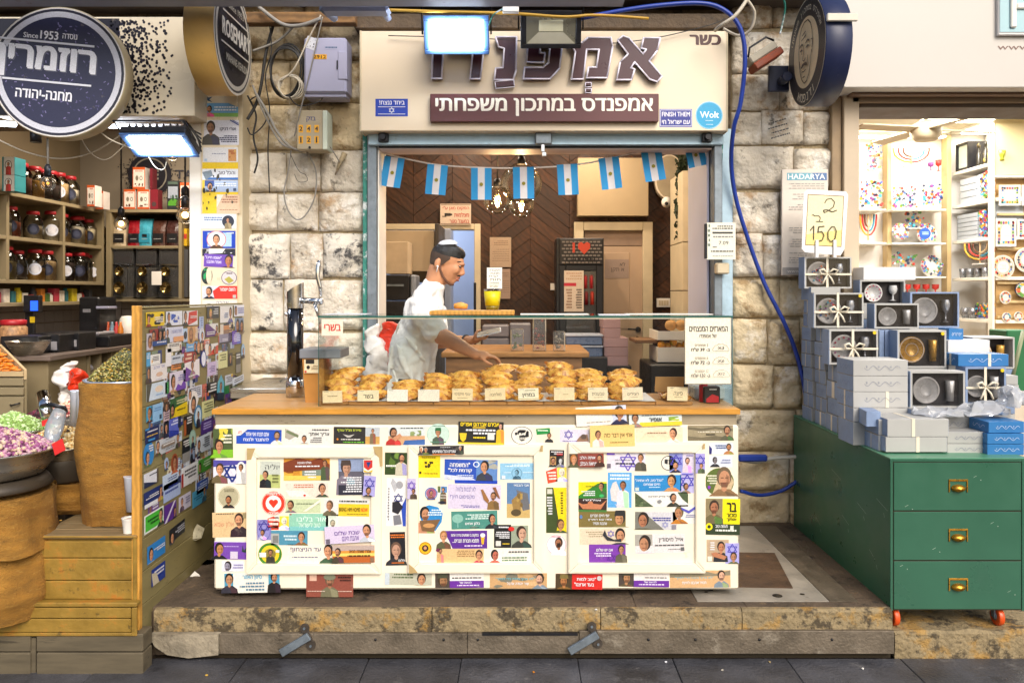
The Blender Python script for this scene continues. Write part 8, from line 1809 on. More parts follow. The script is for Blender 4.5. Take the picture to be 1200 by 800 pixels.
PST=[(170.5,366,192,383,'#e6c51e',[('B',['#201d1a'],7,.05,.1,.95,.9,.2),('P',.12,.2,.08,'#8a2a20'),('L',.35,.35,.9,.8,W_,3)],0,0),(194,365,213,382,'#dfe2ea',[('B',['#2456b8'],5,.3,.2,.8,.8,.2),('P',.14,.1,.08,'#3a3c44'),('L',.4,.4,.7,.7,W_,2)],0,0),(214,364.5,231,382,'#d8d4d6',[('poly',[(.4,.1),(.95,0),(.95,.7),(.3,1)],'#c4302a'),('P',.15,.05,.08,'#26282e'),('L',.45,.35,.9,.55,W_,2)],0,0),(242,359,256,373.5,'#2c2e34',[('P',.3,.25,.1,'#c07a2a','#c0a030'),('L',.5,.2,.9,.75,'#c8c8c8',3)],0,0),(257.5,359,272,378.5,'#e6e2e0',[('P',.82,.1,.1,'#6a6a90'),('L',.25,.4,.6,.75,'#7a8ab0',3)],0,0),(274,357.5,285.5,371,'#e0e0ec',[('P',.15,.1,.12,'#2a2a34'),('L',.35,.25,.95,.8,'#6a70b0',3)],0,0),(240.5,380,255,395,'#5b3278',[('poly',[(.2,0),(1,0),(1,.8)],'#dcdad8'),('P',.88,.15,.07,'#a05a3a'),('L',.05,.6,.7,.9,W_,2)],0,0),(174.5,386,193,406,'#30343c',[('R',0,0,.55,.7,'#8a2a22'),('P',.25,.1,.11,'#b03a20'),('P',.62,.1,.1,'#2a3a4a'),('P',.88,.12,.08,'#5a6a70'),('R',.1,.72,1,1,'#1f4a8a'),('L',.3,.78,.95,.9,W_,1)],0,0),(171,391,178.5,411,'#bdb8c2',[('P',.5,.15,.3,'#8a8490','#5a4a4a')],0,1),(193.5,384,214,402,'#cfd2e2',[('P',.1,.1,.07,'#33343c'),('T','לתת באהבה',.3,.15,.9,.4,'#5a66a8',-.01),('R',.4,.65,1,1,'#d89a6a')],0,0),(214,385,219,401,'#a9c2dc',[('E',.5,.5,.4,.3,'#2a2c38')],0,1),(219,383,231,400,'#c79a6a',[('P',.35,.1,.2,'#b8905a','#8a6a4a'),('L',.7,.1,.95,.9,'#e6e0d8',6)],0,0),(233,371,238,386,'#a8b8d8',[('L',.2,.1,.8,.8,'#5a6aa0',4)],0,0),(233,384,239,402,'#ccd2e0',[('ring',.5,.5,.48,.48,.1,'#e6e6ee'),('P',.55,.3,.2,'#33343a')],0,0,'disc'),(195.5,402.5,212,413,'#e0dcd4',[('L',.1,.15,.8,.5,'#2a2c38',2),('P',.9,.3,.05,'#6a5a4a')],0,1),(218,402,234,413,'#6aa4d4',[('P',.62,.1,.1,'#26282c','#5a2a1c'),('P',.85,.05,.1,'#1f1f24','#a07040'),('L',.05,.4,.4,.6,W_,1)],0,0),(240,404,255,417,'#dedbd8',[('poly',[(.15,1),(.9,.2),(1,.2),(1,1)],'#c8402a'),('P',.35,.0,.1,'#b06a5a'),('P',.7,.3,.08,'#5a6a34')],0,0),(256.5,391.5,270,403.5,'#8a86a0',[('R',.78,0,1,1,'#3a2a5a'),('L',.1,.5,.7,.8,'#dcdae6',2),('R',0,.85,1,1,'#1f1f2a')],0,0),(257.5,380,268,392,'#c88a5a',[('R',0,0,.35,1,'#d8cec4'),('R',.35,.6,1,1,'#8a6a5a'),('R',.35,0,1,.15,'#3a4a5a')],0,0),(271.5,388,282,404,'#4a5ab8',[('R',.0,.0,.55,1,'#6a4ab0'),('L',.15,.15,.85,.85,'#e0e2f0',5)],0,0),(275,373,285,389,'#7f8fae',[('P',.3,.1,.2,'#3a3c44'),('P',.75,.2,.16,'#8a7a6a'),('S',.5,.75,.12,'#3a4aa0')],0,0),(282.3,403,286.5,420,'#7fb0dc',[('E',.5,.5,.42,.42,'#a8c4e0'),('P',.5,.3,.18,'#2a2c38')],0,0,'disc'),(171,413,175.5,430,'#4aa0d0',[('L',.1,.1,.8,.5,W_,3)],0,0),(175.5,416,187,428,'#e8e6e2',[('L',.2,.2,.85,.7,'#33343c',3),('R',.1,.5,.2,.8,'#e8a820')],0,1),(193.5,409,200,430,'#e4e2e6',[],0,1),(200,417,215,434,'#c0c8d4',[('R',0,.6,1,1,'#c87a3a'),('L',.1,.15,.7,.35,'#2a3a5a',1),('L',.05,.62,.9,.9,'#2a2420',2),('P',.9,.2,.06,'#3a5a3a')],0,0),(215,413,229.5,427,'#9a2f30',[('L',.1,.15,.6,.8,'#e0c8b0',2),('P',.82,.25,.1,'#6a6a5a')],0,0),(214,425,233,447,'#e2dde0',[('poly',[(.15,.2),(1,1),(.1,1),(.15,.4)],'#6a3a98'),('P',.55,.0,.09,'#8a8478'),('L',.2,.75,.85,.9,W_,1)],-3,1),(234.5,411,241,431,'#2a3a8a',[('E',.5,.5,.38,.42,'#e0e2f0')],0,2,'disc'),(255.5,413,266,432.5,'#d6d49a',[('L',.15,.15,.85,.6,'#5a5a34',3)],0,0),(267,414,272,429,'#3a3430',[('P',.5,.1,.25,'#20222a')],0,0),(242.5,425,253,441,'#c6b4d8',[('L',.2,.3,.85,.8,'#6a5a90',4)],0,0),(276,413,281.5,437,'#3a3c42',[('L',.1,.1,.9,.35,W_,2),('R',0,.6,1,1,'#8a8680')],0,0),(171,429.5,176,450,'#5a6a74',[('P',.5,.1,.28,'#4a3c34')],0,0),(175,428.5,195,448,'#e4dfde',[('T','אני אוהב',.2,.08,.85,.25,'#5a66a8',-.01),('E',.55,.62,.2,.14,'#d8b49a'),('L',.2,.9,.7,.96,'#8a90b8',1)],0,0),(198,437,217,460,'#d6cfe0',[('poly',[(.3,1),(.5,.65),(.7,.8),(.85,.55),(1,.75),(1,1)],'#6a3aa8'),('P',.2,.15,.1,'#c8a070'),('L',.5,.2,.9,.55,'#7a7ab0',3)],0,1),(171,451,195,471,'#cbd9e6',[('poly',[(0,.0),(.25,.0),(.1,1),(0,1)],'#4a4a40'),('E',.6,.4,.2,.2,'#e0cdb8'),('L',.3,.7,.8,.85,'#8ab0d8',1)],0,0),(193,448,197,462,'#2f8a4a',[],0,0),(219.5,455,236,470,'#cfd0dc',[('L',.1,.1,.9,.85,'#3a3c50',5),('P',.15,.2,.08,'#7a8ab0')],0,0),(199,468,219,491,'#2c5a34',[('poly',[(0,1),(.3,.5),(1,.35),(1,1)],'#e0c01c'),('L',.35,.15,.85,.4,'#d8d09a',2),('E',.9,.2,.08,.14,'#c0b8a8'),('P',.12,.3,.1,'#1f2a4a'),('L',.35,.62,.85,.72,'#3a3414',1)],0,0),(220,459,232,487,'#e6e0dc',[('P',.5,.28,.2,'#e8e4e0','#221c18')],4,1,[(.1,.1),(.4,0),(.8,.1),(1,.4),(.8,.75),(.5,1),(.1,.9)]),(226.5,476,236,503,'#3a7aa8',[('E',.5,.5,.38,.4,'#c8d8e2'),('P',.5,.28,.13,'#26282e')],0,2,'disc'),(236,471,250,491,'#d2d096',[('L',.2,.15,.9,.75,'#4a4c34',4)],0,0),(254,440,262,470,'#5fb0c8',[('P',.5,.3,.18,'#c8c0b8','#5a4a3a'),('R',0,.7,1,1,'#2a3a4a')],6,1,[(.5,0),(.95,.3),(1,.7),(.5,1),(0,.7),(.05,.3)]),(242.5,449,254,464,'#1c1c20',[('L',.1,.15,.9,.85,W_,3),('R',0,.7,.1,1,'#d8702a')],0,0),(262.5,446,268,462,'#1f7a40',[],0,0),(263,440,272,452,'#c8ccd6',[('L',.1,.2,.9,.8,'#6a6a78',3),('R',.8,0,1,.3,'#d8b02a')],0,1),(272,443,285,451,'#d4dae6',[('L',.15,.2,.9,.8,'#4a4c58',2)],-4,1),(171,477,178,496,'#3aa0c8',[('P',.5,.1,.3,'#4a2a20','#6a4030')],0,0),(177,475,190,496,'#8cb8dc',[('L',.2,.2,.85,.45,'#5a80b0',2),('R',.7,.65,.9,.9,'#33465a')],0,0),(191,472,198,482,'#4a3a34',[('P',.5,.1,.2,'#26262a')],0,0),(191,482,198,496,'#cbb0b4',[('L',.1,.2,.9,.8,'#4a3a4a',3)],0,0),(169.5,503,185.5,521,'#1d2a58',[('R',0,.0,.3,.12,'#3a8ac8'),('L',.15,.2,.9,.35,W_,1),('L',.1,.5,.9,.62,'#e0b42a',1),('R',.2,.75,.7,.88,'#3a8ac8')],0,0),(186,497,191,514,'#8a8c94',[('P',.5,.1,.25,'#4a4c52')],0,0),(191.5,494,197,514,'#1f2030',[('P',.5,.15,.25,'#26283a')],0,0),(197.5,491,209,513,'#5a66c0',[('poly',[(0,1),(0,.6),(1,.8),(1,1)],'#2a3a98'),('L',.2,.15,.9,.45,'#dfe0f4',2)],0,0),(208,488,211.5,501,'#1d2a4a',[],0,1),(215,488,225,511,'#26221f',[('R',0,.2,.25,1,'#a8582a'),('L',.35,.1,.9,.5,W_,3)],0,0),(235,494,249,510,'#4a3078',[('L',.2,.2,.85,.75,'#b8a8d8',3)],0,0),(167.5,520,180,549,'#2f80c0',[('P',.35,.4,.16,'#5a6a4a'),('L',.45,.15,.85,.45,W_,3)],0,0,'disc'),(182,517,209,535,'#c2c4c8',[('P',.08,.05,.06,'#5a4a3a'),('P',.93,.1,.05,'#4a4c3a'),('L',.25,.1,.7,.18,'#5a5a60',1),('R',.2,.35,.78,.62,'#8a7a6c'),('L',.25,.4,.75,.55,W_,1),('L',.25,.75,.75,.85,'#5a5a60',1)],0,0),(213,515,222,543,'#1f2226',[('L',.15,.1,.9,.4,W_,3),('R',0,.6,1,1,'#8f8d8a')],0,0),(221,505,229,527,'#86a89a',[('E',.5,.5,.38,.42,'#9fbcb0'),('P',.5,.35,.13,'#26303a')],0,1,'disc'),(230,513,246,533,'#c6d0da',[('P',.15,.2,.1,'#5a6a80'),('L',.4,.15,.9,.8,'#33343c',5)],0,0),(200,533,208,556,'#9a4a2c',[('P',.5,.15,.25,'#b8683c','#5a2a1c')],0,0,'disc'),(192,537,197,552,'#a8b8d4',[('P',.5,.3,.22,'#3a4a6a')],0,0,'disc'),(232,540,247,556,'#4a9a34',[('P',.12,.2,.09,'#33343a'),('L',.35,.2,.9,.75,'#d8ecc8',3)],0,0),(168,556,185,573,'#dcdce2',[('poly',[(0,.55),(1,1),(0,1)],'#1f2a4a'),('L',.3,.2,.9,.35,'#33343c',1),('R',.88,0,1,1,'#5a4a3a')],0,0),(190,558,211,576,'#c9d6e8',[('L',.1,.3,.8,.6,'#3a4a8a',2),('P',.93,.1,.05,'#2a3a5a')],0,0),(212,549,231,572,'#e0e0e4',[('R',0,.3,.12,1,'#a8302a'),('L',.2,.2,.9,.75,'#33343c',3)],0,0),(230,566,243,580,'#3a5aa8',[('L',.1,.2,.9,.8,'#c8d4ee',3)],0,0),(168,578,190,597,'#1f2f6a',[('P',.88,.1,.09,'#c88a4a'),('L',.08,.3,.75,.55,W_,2),('R',0,.75,.7,1,'#e0e0e4')],0,0),(191,569,211,590,'#a8b8dc',[('L',.1,.2,.85,.65,'#2a3a8a',2)],0,0),(168.5,605,191,627,'#e4e6e0',[('R',.05,.08,.95,.9,'#4ab83a'),('P',.85,.1,.08,'#2a3a2a'),('L',.15,.3,.7,.7,'#1f5a1f',2)],0,0),(192,593,206,614,'#5b2f8a',[('poly',[(.0,1),(.8,0),(.95,0),(.2,1)],'#d8d0e0'),('P',.85,.4,.08,'#3a2a4a')],0,0),(209,583,223,601,'#c9c4d8',[('P',.25,.15,.1,'#5a4a5a'),('L',.5,.2,.9,.7,'#7a7a98',3)],0,0),(225,577,241,596,'#4a9ac0',[('L',.1,.4,.7,.7,'#1f5a80',2),('P',.85,.1,.08,'#3a5a70')],0,0),(198,620,216,636,'#22242a',[('P',.15,.3,.09,'#4a4c54'),('L',.35,.25,.95,.75,'#b8bac4',3)],-3,0),(172,641,193,662,'#2f80c4',[('P',.2,.2,.1,'#a8b8c8'),('L',.35,.35,.95,.6,W_,2)],0,0),(177,668,193,688,'#223a8a',[('L',.2,.2,.9,.6,W_,2),('poly',[(0,.2),(.35,.35),(.55,1),(.1,1)],'#c8bca0')],0,0),]
FC=['#c9d2e0','#e0dcd6','#2a3a78','#b8c4a0','#3a2c34','#8a9ab8','#d8b890','#4a6a98','#6a3a88','#dcd2b0','#7a8a70','#c86a5a']
for i in range(78):
 Ya=RS.uniform(3.79,4.98);zt_=RS.uniform(.42+(Ya-3.79)*.1,1.40);w=RS.uniform(.07,.13);h=w*RS.uniform(.45,.9)
 if Ya+w>5.1:continue
 p=PR(w,h,Matrix.Translation((XP+.0003,Ya,zt_))@Matrix.Rotation(radians(90),4,'Z')@Matrix.Rotation(radians(RS.uniform(-4,4)),4,'Y'),RS.choice(FC),.0003)
 p.R(RS.choice((0,.6)),RS.choice((0,.3)),RS.choice((.5,1)),1,RS.choice(FC));p.L(.35,.15,.92,.55,RS.choice(['#e6e6e6','#33343c']),3);p.E(.2,.45,.1,.2,'#8a6248');p.E(.2,.95,.17,.3,RS.choice(['#2c2e36','#5a5a44','#c8c8cc']))
 p.build('sticker',pt)
for e in PST:
 a,c,b_,d,bg,ops,rot,n=e[:8]
 pstk(a,c,b_,d,bg,ops,rot,e[8]if len(e)>8 else None,n)
for i,(px,py,Yk,pts,mt_,nm,lb)in enumerate(((222,676,4.3,[(0,0),(.03,.035),(.055,.02),(.08,-.02),(.095,-.06),(.07,-.05),(.045,-.03)],m_white,'torn_paper','torn white paper scrap on the floor by the partition'),(224,625,4.35,[(0,0),(.03,.05),(.075,.03),(.06,-.02),(.02,-.04),(-.005,-.03)],M('peeled_foil','#b9b29a',.3,metal=.3,var=.3,vs=30),'peeled_sticker','curled half-peeled sticker low on the partition'))):
 T=Matrix.Translation(P(px,py,Yk));b=MB();q_=[(a,c)for a,c in pts];b.prism(q_,-.002,.001,T=T);b.v=[(v[0],v[1]+noise.noise(Vector(v)*30)*.025,v[2])for v in b.v];single(b,nm,mt_,lb,'paper scrap')
q=MB();q.ell(P(241,673,4.5)+Vector((0,0,0)),(.055,.04,.05),16,10);q.v=[(v[0]+noise.noise(Vector(v)*25)*.03,v[1],max(.004,v[2]+noise.noise(Vector(v)*22)*.03))for v in q.v];single(q,'crumpled_bag',M('grey_bag','#6d6c72',.3,var=.4,vs=25,bump=1,bs=30),'crumpled dark grey plastic bag on the floor left of the counter','bag')
pl=empty('sticker_pillar',(X(260,5.15),5.2,0),'cream pillar with a column of memorial stickers between the spice shop and the stone wall','pillar')
Yp=5.12
q=MB();q.box(X(235,Yp),X(278,Yp),Yp,5.42,0,Z(104,Yp)+.3,ch=.004);q.build('post',M('pillar_cream','#dccdb0',.5,var=.06,vs=4,dirt=('#b89c6c',.5,8,.62)),pl)
q=MB();q.box(X(278.3,Yp+.01),X(284,Yp+.01),Yp+.012,5.4,0,3.0);q.build('edge_trim',m_creamd,pl)
q=MB();q.box(X(221.5,Yp),X(234.6,Yp),Yp+.01,5.42,0,Z(138,Yp));q.build('lit_side_post',m_white,pl)  # white finish stands for light falling on the pillar's side
def ps(a,c,b_,d,bg,ops,rot=0,shape=None,n=0):return sprint(a,c,b_,d,bg,ops,Yp-.0006*(1+n),pl,'sticker',rot,shape,.0006)
ps(242,121,279,137,'#6aa8d8',[('R',0,.72,1,1,'#7fb050'),('P',.1,.2,.06,'#c86a80'),('L',.25,.25,.95,.65,'#e8f0f8',2),('poly',[(.7,0),(1,0),(1,.3)],'#dccdb0')])
ps(240,112,249,120,'#1f4a6a',[],0,[(0,0),(.5,.3),(1,.2),(.6,.6),(1,1),(.4,.8)])
ps(239,141,280,170,'#dcdce6',[('P',.2,.05,.1,'#4a463c','#2a221c','#a87858'),('T','אורי דניקו',.46,.3,.92,.46,'#2a2c48',.02),('L',.45,.62,.95,.92,'#3a3c5a',4),('line',.75,0,1,.2,.006,'#2b3f8a'),('line',.82,.0,1,.14,.004,'#2b3f8a')])
ps(238,173,279,190,'#dedfe2',[('R',.72,.12,.95,.95,'#c8935a'),('B',['#d8c060','#b06a3a'],5,.74,.2,.93,.9,.1),('L',.1,.4,.65,.5,'#8a90a8',1),('R',.04,.78,.12,.95,'#a8c0d8')])
ps(237,190.5,279,250,'#e2c22a',[('B',['#3a3420'],22,.02,.02,.98,.98,.045)])
ps(237,198,279,211,'#dfe4ee',[('R',.1,.78,1,1,'#2f6ab8'),('T','והכל טוב',.45,.15,.92,.5,'#3a3c5a',.02),('poly',[(0,.3),(.25,.1),(.3,.6),(.1,1)],'#7a8a9a')],n=1)
ps(240,211.5,279,225,'#a9bcdc',[('R',0,0,.28,.5,'#2a4a98'),('P',.16,.2,.07,'#1f2440'),('L',.32,.25,.95,.6,'#e6ecf6',2),('R',.86,.68,.95,.92,'#4a5a7a')],n=1)
ps(254,228,281,250,'#d8ba9a',[('L',.2,.1,.9,.5,'#a06a50',3),('L',.1,.8,.9,.86,'#a06a50',1),('poly',[(0,0),(.3,0),(0,.7)],'#e6dccc')],n=1)
ps(235,251,277,268,'#d3d9e0',[('L',.1,.2,.6,.5,'#5a70a0',2),('E',.77,.5,.17,.42,'#2a2c38'),('P',.77,.25,.05,'#8a7a5a')],n=1)
ps(237.5,270.5,276,291,'#1c3fa4',[('R',.15,.1,.88,.9,'#a8c4e0'),('E',.42,.5,.3,.5,'#e6dedc'),('ring',.42,.5,.3,.5,.08,'#c86a6a'),('P',.42,.22,.1,'#4a2f20'),('L',.72,.1,.95,.2,'#e6ecf6',1)])
ps(237,291.5,276,300,'#26242a',[('B',['#d8d4d2'],8,.1,.1,.9,.9,.08),('poly',[(.2,0),(.7,0),(.6,.6),(.2,.7)],'#e0dcd6')])
ps(239,298,273,313,'#6a46a4',[('T','"אשמו חייכו"',.04,.15,.6,.38,'#e4dcf0',.02),('T','ואמרו אהבנו',.1,.5,.6,.72,'#e4dcf0',.02),('P',.85,.05,.1,'#4a3040','#2a1f1a','#c08058')],rot=3,n=1)
ps(236,313,249,333,'#23302c',[('B',['#2f9a5a','#3a3a34'],8,.2,.1,.8,.9,.18),('E',.7,.5,.25,.5,'#dccdb0')],0,'disc')
ps(259,317,278,334,'#cfc4c4',[('ring',.5,.5,.48,.48,.08,'#3a3438'),('poly',[(.2,.6),(.5,.4),(.8,.7),(.5,.9)],'#a8a04a'),('L',.3,.15,.7,.3,'#4a4448',1)],0,'disc')
ps(237,335,278,350,'#d3342a',[('poly',[(0,0),(.5,0),(.3,.4),(.35,1),(0,1)],'#c8ccd4'),('P',.2,.1,.08,'#23262e'),('T','השם ישמור',.5,.15,.95,.4,'#f0e0dc',.02),('R',.88,.7,.97,.95,'#b8b0a8')])
ps(237,352,278,361,'#ddd6cc',[('T','אהבה',.4,.1,.75,.6,'#6a6a74',-.01),('ring',.2,.8,.12,.4,.2,'#3a3c44')])
m_glow=M('warm_bulb_core','#ffd9a0',.5,var=0,emit=14,ecol='#ffc070')
def sbulb(px,py,r,Y,label,lit,zt=3.2):
 c=P(px,py,Y);rt=empty('hanging_bulb',(c.x,c.y,zt),label,'lamp','hanging bulbs in the spice shop')
 b=MB();b.ell(c,r,20,14);b.build('glass_globe',G_BULB,rt);b=MB();b.tube([(c.x,c.y,zt),(c.x,c.y,c.z+r+.05)],.006,6);b.build('cord',m_cab if not lit else m_black,rt)
 b=MB();b.lathe([(r*.45,r*.85),(r*.45,r+.05),(r*.2,r+.07)],14,c);b.build('socket',m_dark,rt)
 b=MB();b.ell(c,r*(.38 if lit else .2),12,8);b.build('core',m_glow if lit else M('amber_core','#d8a04a',.5,emit=1.2),rt)
sbulb(56,215,.042,4.7,'hanging bulb with a grey socket below the round shop sign',False,Z(140,4.7));sbulb(142,262,.05,5.8,'hanging globe bulb before the coffee bags',True);sbulb(217,240,.06,5.6,'hanging globe bulb beside the white pillar, upper',True);sbulb(217,252,.055,5.2,'hanging globe bulb beside the white pillar, lower',True);sbulb(202,182,.04,5.9,'small glass bulb glowing under the tilted floodlight',True)
tl_=empty('tube_light',P(160,149,5.1),'lit white fluorescent tube under the spice shop fascia','lamp')
b=MB();b.tube([P(113,146.5,5.1),P(212,152,5.3)],.016,10);b.build('tube',M('lit_tube','#e8f0ff',.5,var=0,emit=9),tl_);b=MB();b.box(X(112,5.1),X(213,5.1),5.12,5.16,Z(144,5.1),Z(140,5.1));b.build('batten',m_white,tl_)
tl2=empty('tube_light',P(8,145,5.0),'lit white tube end at the far left below the round sign','lamp');b=MB();b.tube([P(-60,142,5.0),P(18,146,5.0)],.016,10);b.build('tube',M('lit_tube'),tl2)
cable('power_cable',[(-10,160,4.9),(30,178,4.9),(70,186,4.9),(110,178,4.9),(150,152,4.9)],.004,m_cabw,'pale cable sagging across the spice shop under the round sign')
cable('power_cable',[(92,155,4.9),(105,178,4.9),(125,187,4.9),(148,168,4.9)],.003,m_cabw,'second pale cable looping to the tilted floodlight')
cable('power_cable',[(112,150,4.75),(130,164,4.72),(160,176,4.7)],.004,m_cabw,'white lead running to the tilted floodlight')
cable('power_cable',[(172,180,4.8),(182,196,4.8),(192,198,4.85),(196,186,4.9)],.003,m_cabw,'white wire loop hanging under the tilted floodlight')
for i in range(5):cable('power_cable',[(212+i,140,5.06),(222+i*2,150+i*2,5.02),(236,158+i*5,5.05)],.005,m_cabk,'black cable bunch end %s beside the sticker pillar'%['uppermost','second from top','middle','second from bottom','lowest'][i],'cable','black cables by the pillar')
for i,px in enumerate((42,73)):q=MB();q.lathe([(.035,0),(.035,.09),(0,.09)],14,P(px,167-i*5,5.4));single(q,'track_spot',m_black,'black ceiling spot under the shop fascia, %s'%['left','right'][i],'spotlight')
ld=bpy.data.lights.new('shop_fill_light','AREA');ld.size=.8;ld.energy=55;ld.color=(1,.86,.7)  # fill lamp and its panel added above the view for the spice shop
lo=bpy.data.objects.new('shop_fill_light',ld);C.objects.link(lo);lo.location=(-2.9,6.6,3.14)
q=MB();q.box(-3.3,-2.5,6.2,7.0,3.16,3.219,ch=.01);single(q,'ceiling_panel',m_white,'added unseen ceiling light panel brightening the spice shop','ceiling light')
# gift shop
struct(MB().box(1.86,6,8.05,8.15,0,3.2),'gift_shop_back_wall',M('gift_white','#e8e4de',.6,var=.02))
struct(MB().box(1.83,1.88,5.62,8.05,0,3.2),'gift_shop_party_wall',M('gift_white'))
struct(MB().box(5.9,6.0,5.62,8.05,0,3.2),'gift_shop_side_wall',M('gift_white'))
struct(MB().box(1.83,6,5.62,8.15,3.1,3.18),'gift_shop_ceiling',M('cream_ceiling','#c9c0a4',.7,var=.04))
gp=empty('shop_post',(X(995,5.2),5.3,0),'beige painted post at the left of the gift shop opening','post')
q=MB();q.box(X(989,5.2),X(1007,5.2),5.2,5.5,-.02,Z(108,5.2),ch=.004);q.build('post',M('beige_post','#c7b59c',.5,var=.05,vs=5),gp)
q=MB();q.box(X(977,5.2),X(988.5,5.2),5.23,5.5,-.02,Z(100,5.2),ch=.004);q.build('side_strip',M('dusty_strip','#9a8468',.7,var=.2,vs=8),gp)
lt=empty('shop_lintel',(X(1100,5.2),5.3,Z(126,5.2)),'brown grey lintel under the white gift shop sign','lintel')
for(c,d,y0,m_)in((103.5,111,5.12,'#6d5442'),(111.3,120,5.2,'#86715a'),(120.3,126,5.24,'#4a3a2c')):
 q=MB();q.box(X(999 if c<120 else 1008,y0),3.9,y0,5.6,Z(d,y0),Z(c,y0),ch=.003);q.build('lintel_strip',M('lintel_'+m_,m_,.6,var=.15),lt)
cp=empty('ceiling_planks',(3.8,7,3.09),'cream ceiling panels of the gift shop','ceiling')
for i in range(9):
 q=MB();q.box(1.9+i*.46,2.34+i*.46,5.65,8.0,3.06+(i%2)*.015,3.095,T=None);q.build('panel',M('cream_ceiling'),cp)
fn=empty('ceiling_fan',P(1085,152,6.6),'cream ceiling fan with a short rod near the top of the gift shop','fan')
c=P(1085,152,6.6);q=MB();q.lathe([(.08,-.09),(.12,-.05),(.12,.03),(.05,.07)],20,c);q.build('motor',m_creamd,fn)
q=MB();q.tube([(c.x,c.y,c.z+.06),(c.x,c.y,3.07)],.015,8);q.build('rod',m_creamd,fn)
for i in range(4):
 a=radians(12+90*i);T=Matrix.Translation(c)@Matrix.Rotation(a,4,'Z')@Matrix.Rotation(radians(10),4,'X');q=MB();q.box(.1,.62,-.06,.06,-.006,.006,ch=.004,T=T);q.build('blade',m_creamd,fn)
c=P(1085,160,6.6);q=MB();q.lathe([(.07,-.03),(.09,0),(.085,.01)],18,c);q.build('lamp_bowl',M('lit_bowl','#fff2dc',.5,var=0,emit=5),fn)
m_tan=M('tan_edge','#c2a878',.5,var=.06);m_ws=M('white_shelf','#e2dccd',.45,var=.03)
bs_=empty('glass_display_shelving',(X(1060,8),7.9,0),'bright white backlit shelving along the gift shop back wall','shelf')
def g_(a,c,b_,d,y0,y1,nm,mt,par=None,ch=.003):q=MB();q.pbox(a,c,b_,d,y0,y1,ch=ch);return q.build(nm,mt,par or bs_)
for(a,b_)in((1040,1045),(1110,1115)):g_(a,158,b_,420,7.93,8.04,'upright',m_tan)
for(c,x0,x1)in((245,1008,1039),(284,1008,1039),(322,1008,1039),(245,1046,1109),(284.5,1046,1109),(324,1046,1109),(345,1046,1109)):g_(x0,c,x1,c+2,7.8,8.04,'shelf_board',m_ws)
for(x0,x1)in((1008,1039),(1046,1109)):q=MB();q.pbox(x0,159,x1,160.5,7.82,7.9);q.build('led_strip',M('led_strip','#fff4e0',.5,var=0,emit=14),bs_)
XS=4.26
ss=empty('side_shelving',(XS,7.6,0),'white lit shelving on the right side of the gift shop','shelf')
for py in(203,242,283,326,372):
 z_=Z(py,8.0);q=MB();q.box(XS,XS+.34,7.25,7.98,z_-.03,z_,ch=.003);q.build('shelf_board',m_ws,ss)
q=MB();q.box(XS+.34,XS+.36,7.25,8.0,.3,Z(150,8));q.build('back_panel',M('gift_white'),ss)
q=MB();q.box(XS-.02,XS+.36,7.2,8.0,Z(158,8),Z(153,8),ch=.004);q.build('top_board',m_ws,ss)
q=MB();q.box(XS+.04,XS+.3,7.3,7.9,Z(159.5,8),Z(158.3,8));q.build('led_strip',M('led_strip'),ss)
pg=empty('pegboard_unit',(X(1190,7.1),7.1,0),'cream cupboard over a tan board hung with painted plates at the right edge','display board')
YP=7.24
g_(1166,139,1260,205,YP,7.31,'cupboard',M('cream_cupboard','#c9b88a',.5,var=.03),pg);g_(1166,205.5,1260,208,YP-.02,7.31,'ledge',m_ws,pg);g_(1166,208.5,1260,400,YP+.08,7.31,'tan_board',M('tan_board','#c19a62',.5,var=.06),pg)
g_(1163,139,1165.7,420,YP-.01,7.3,'upright',m_ws,pg)
for py in(229,250,268,290,308,330,352,370):g_(1168,py,1260,py+3,YP+.05,YP+.0295,'slat',m_tan,pg)
PAL=['#c8322a','#2f5fa8','#3a9ab0','#e0a02a','#5a8a3a','#7a3a7a','#d86a2a','#26304a','#d8d4cc']
RG=random.Random(4)
def flor(p,cx_,cy_,rx,ry,n,s_=.06,seed=None):
 for i in range(n):
  a=2*pi*i/n;p.k=i%4
  p.E(cx_+rx*cos(a)+RG.uniform(-.02,.02),cy_+ry*sin(a)+RG.uniform(-.02,.02),s_*RG.uniform(.5,1.1),s_*RG.uniform(.5,1.1),RG.choice(PAL),6)
 p.k=5
def plaque(px0,py0,px1,py1,Y,lab,shape='sq',name='wall_plaque',cat='plaque',base='#d4d0c8',grp='painted plaques on the tan board',dn=.06):
 w=X(px1,Y)-X(px0,Y);h=Z(py0,Y)-Z(py1,Y);T=Matrix.Translation(P(px0,py0,Y))
 p=PR(w,h,T,base,.012,shape='disc' if shape=='disc' else None)
 if shape=='disc':p.E(.5,.5,.47,.47,'#b8ae9c',28);flor(p,.5,.5,.36,.36,22,dn);p.E(.5,.5,.24,.24,'#dcd6ca',24);p.L(.36,.38,.64,.62,'#a09a90',4,fill=.35)
 else:
  p.R(.08,.08,.92,.92,'#b8ae9c')
  for t in range(7):
   for(u,v)in((.14+.12*t,.16),(.14+.12*t,.84),(.16,.14+.12*t),(.84,.14+.12*t)):p.k=2+t%3;p.E(u,v,.055,.055,RG.choice(PAL),6)
  p.k=6
  if shape=='arch':p.poly([(.26,.8),(.26,.4),(.34,.26),(.5,.2),(.66,.26),(.74,.4),(.74,.8)],'#e0dace')
  else:p.R(.26,.26,.74,.74,'#e0dace')
  p.L(.32,.36,.68,.68,'#a09a90',5,fill=.3)
 o=p.build(name);return tag(o,lab,cat,grp)
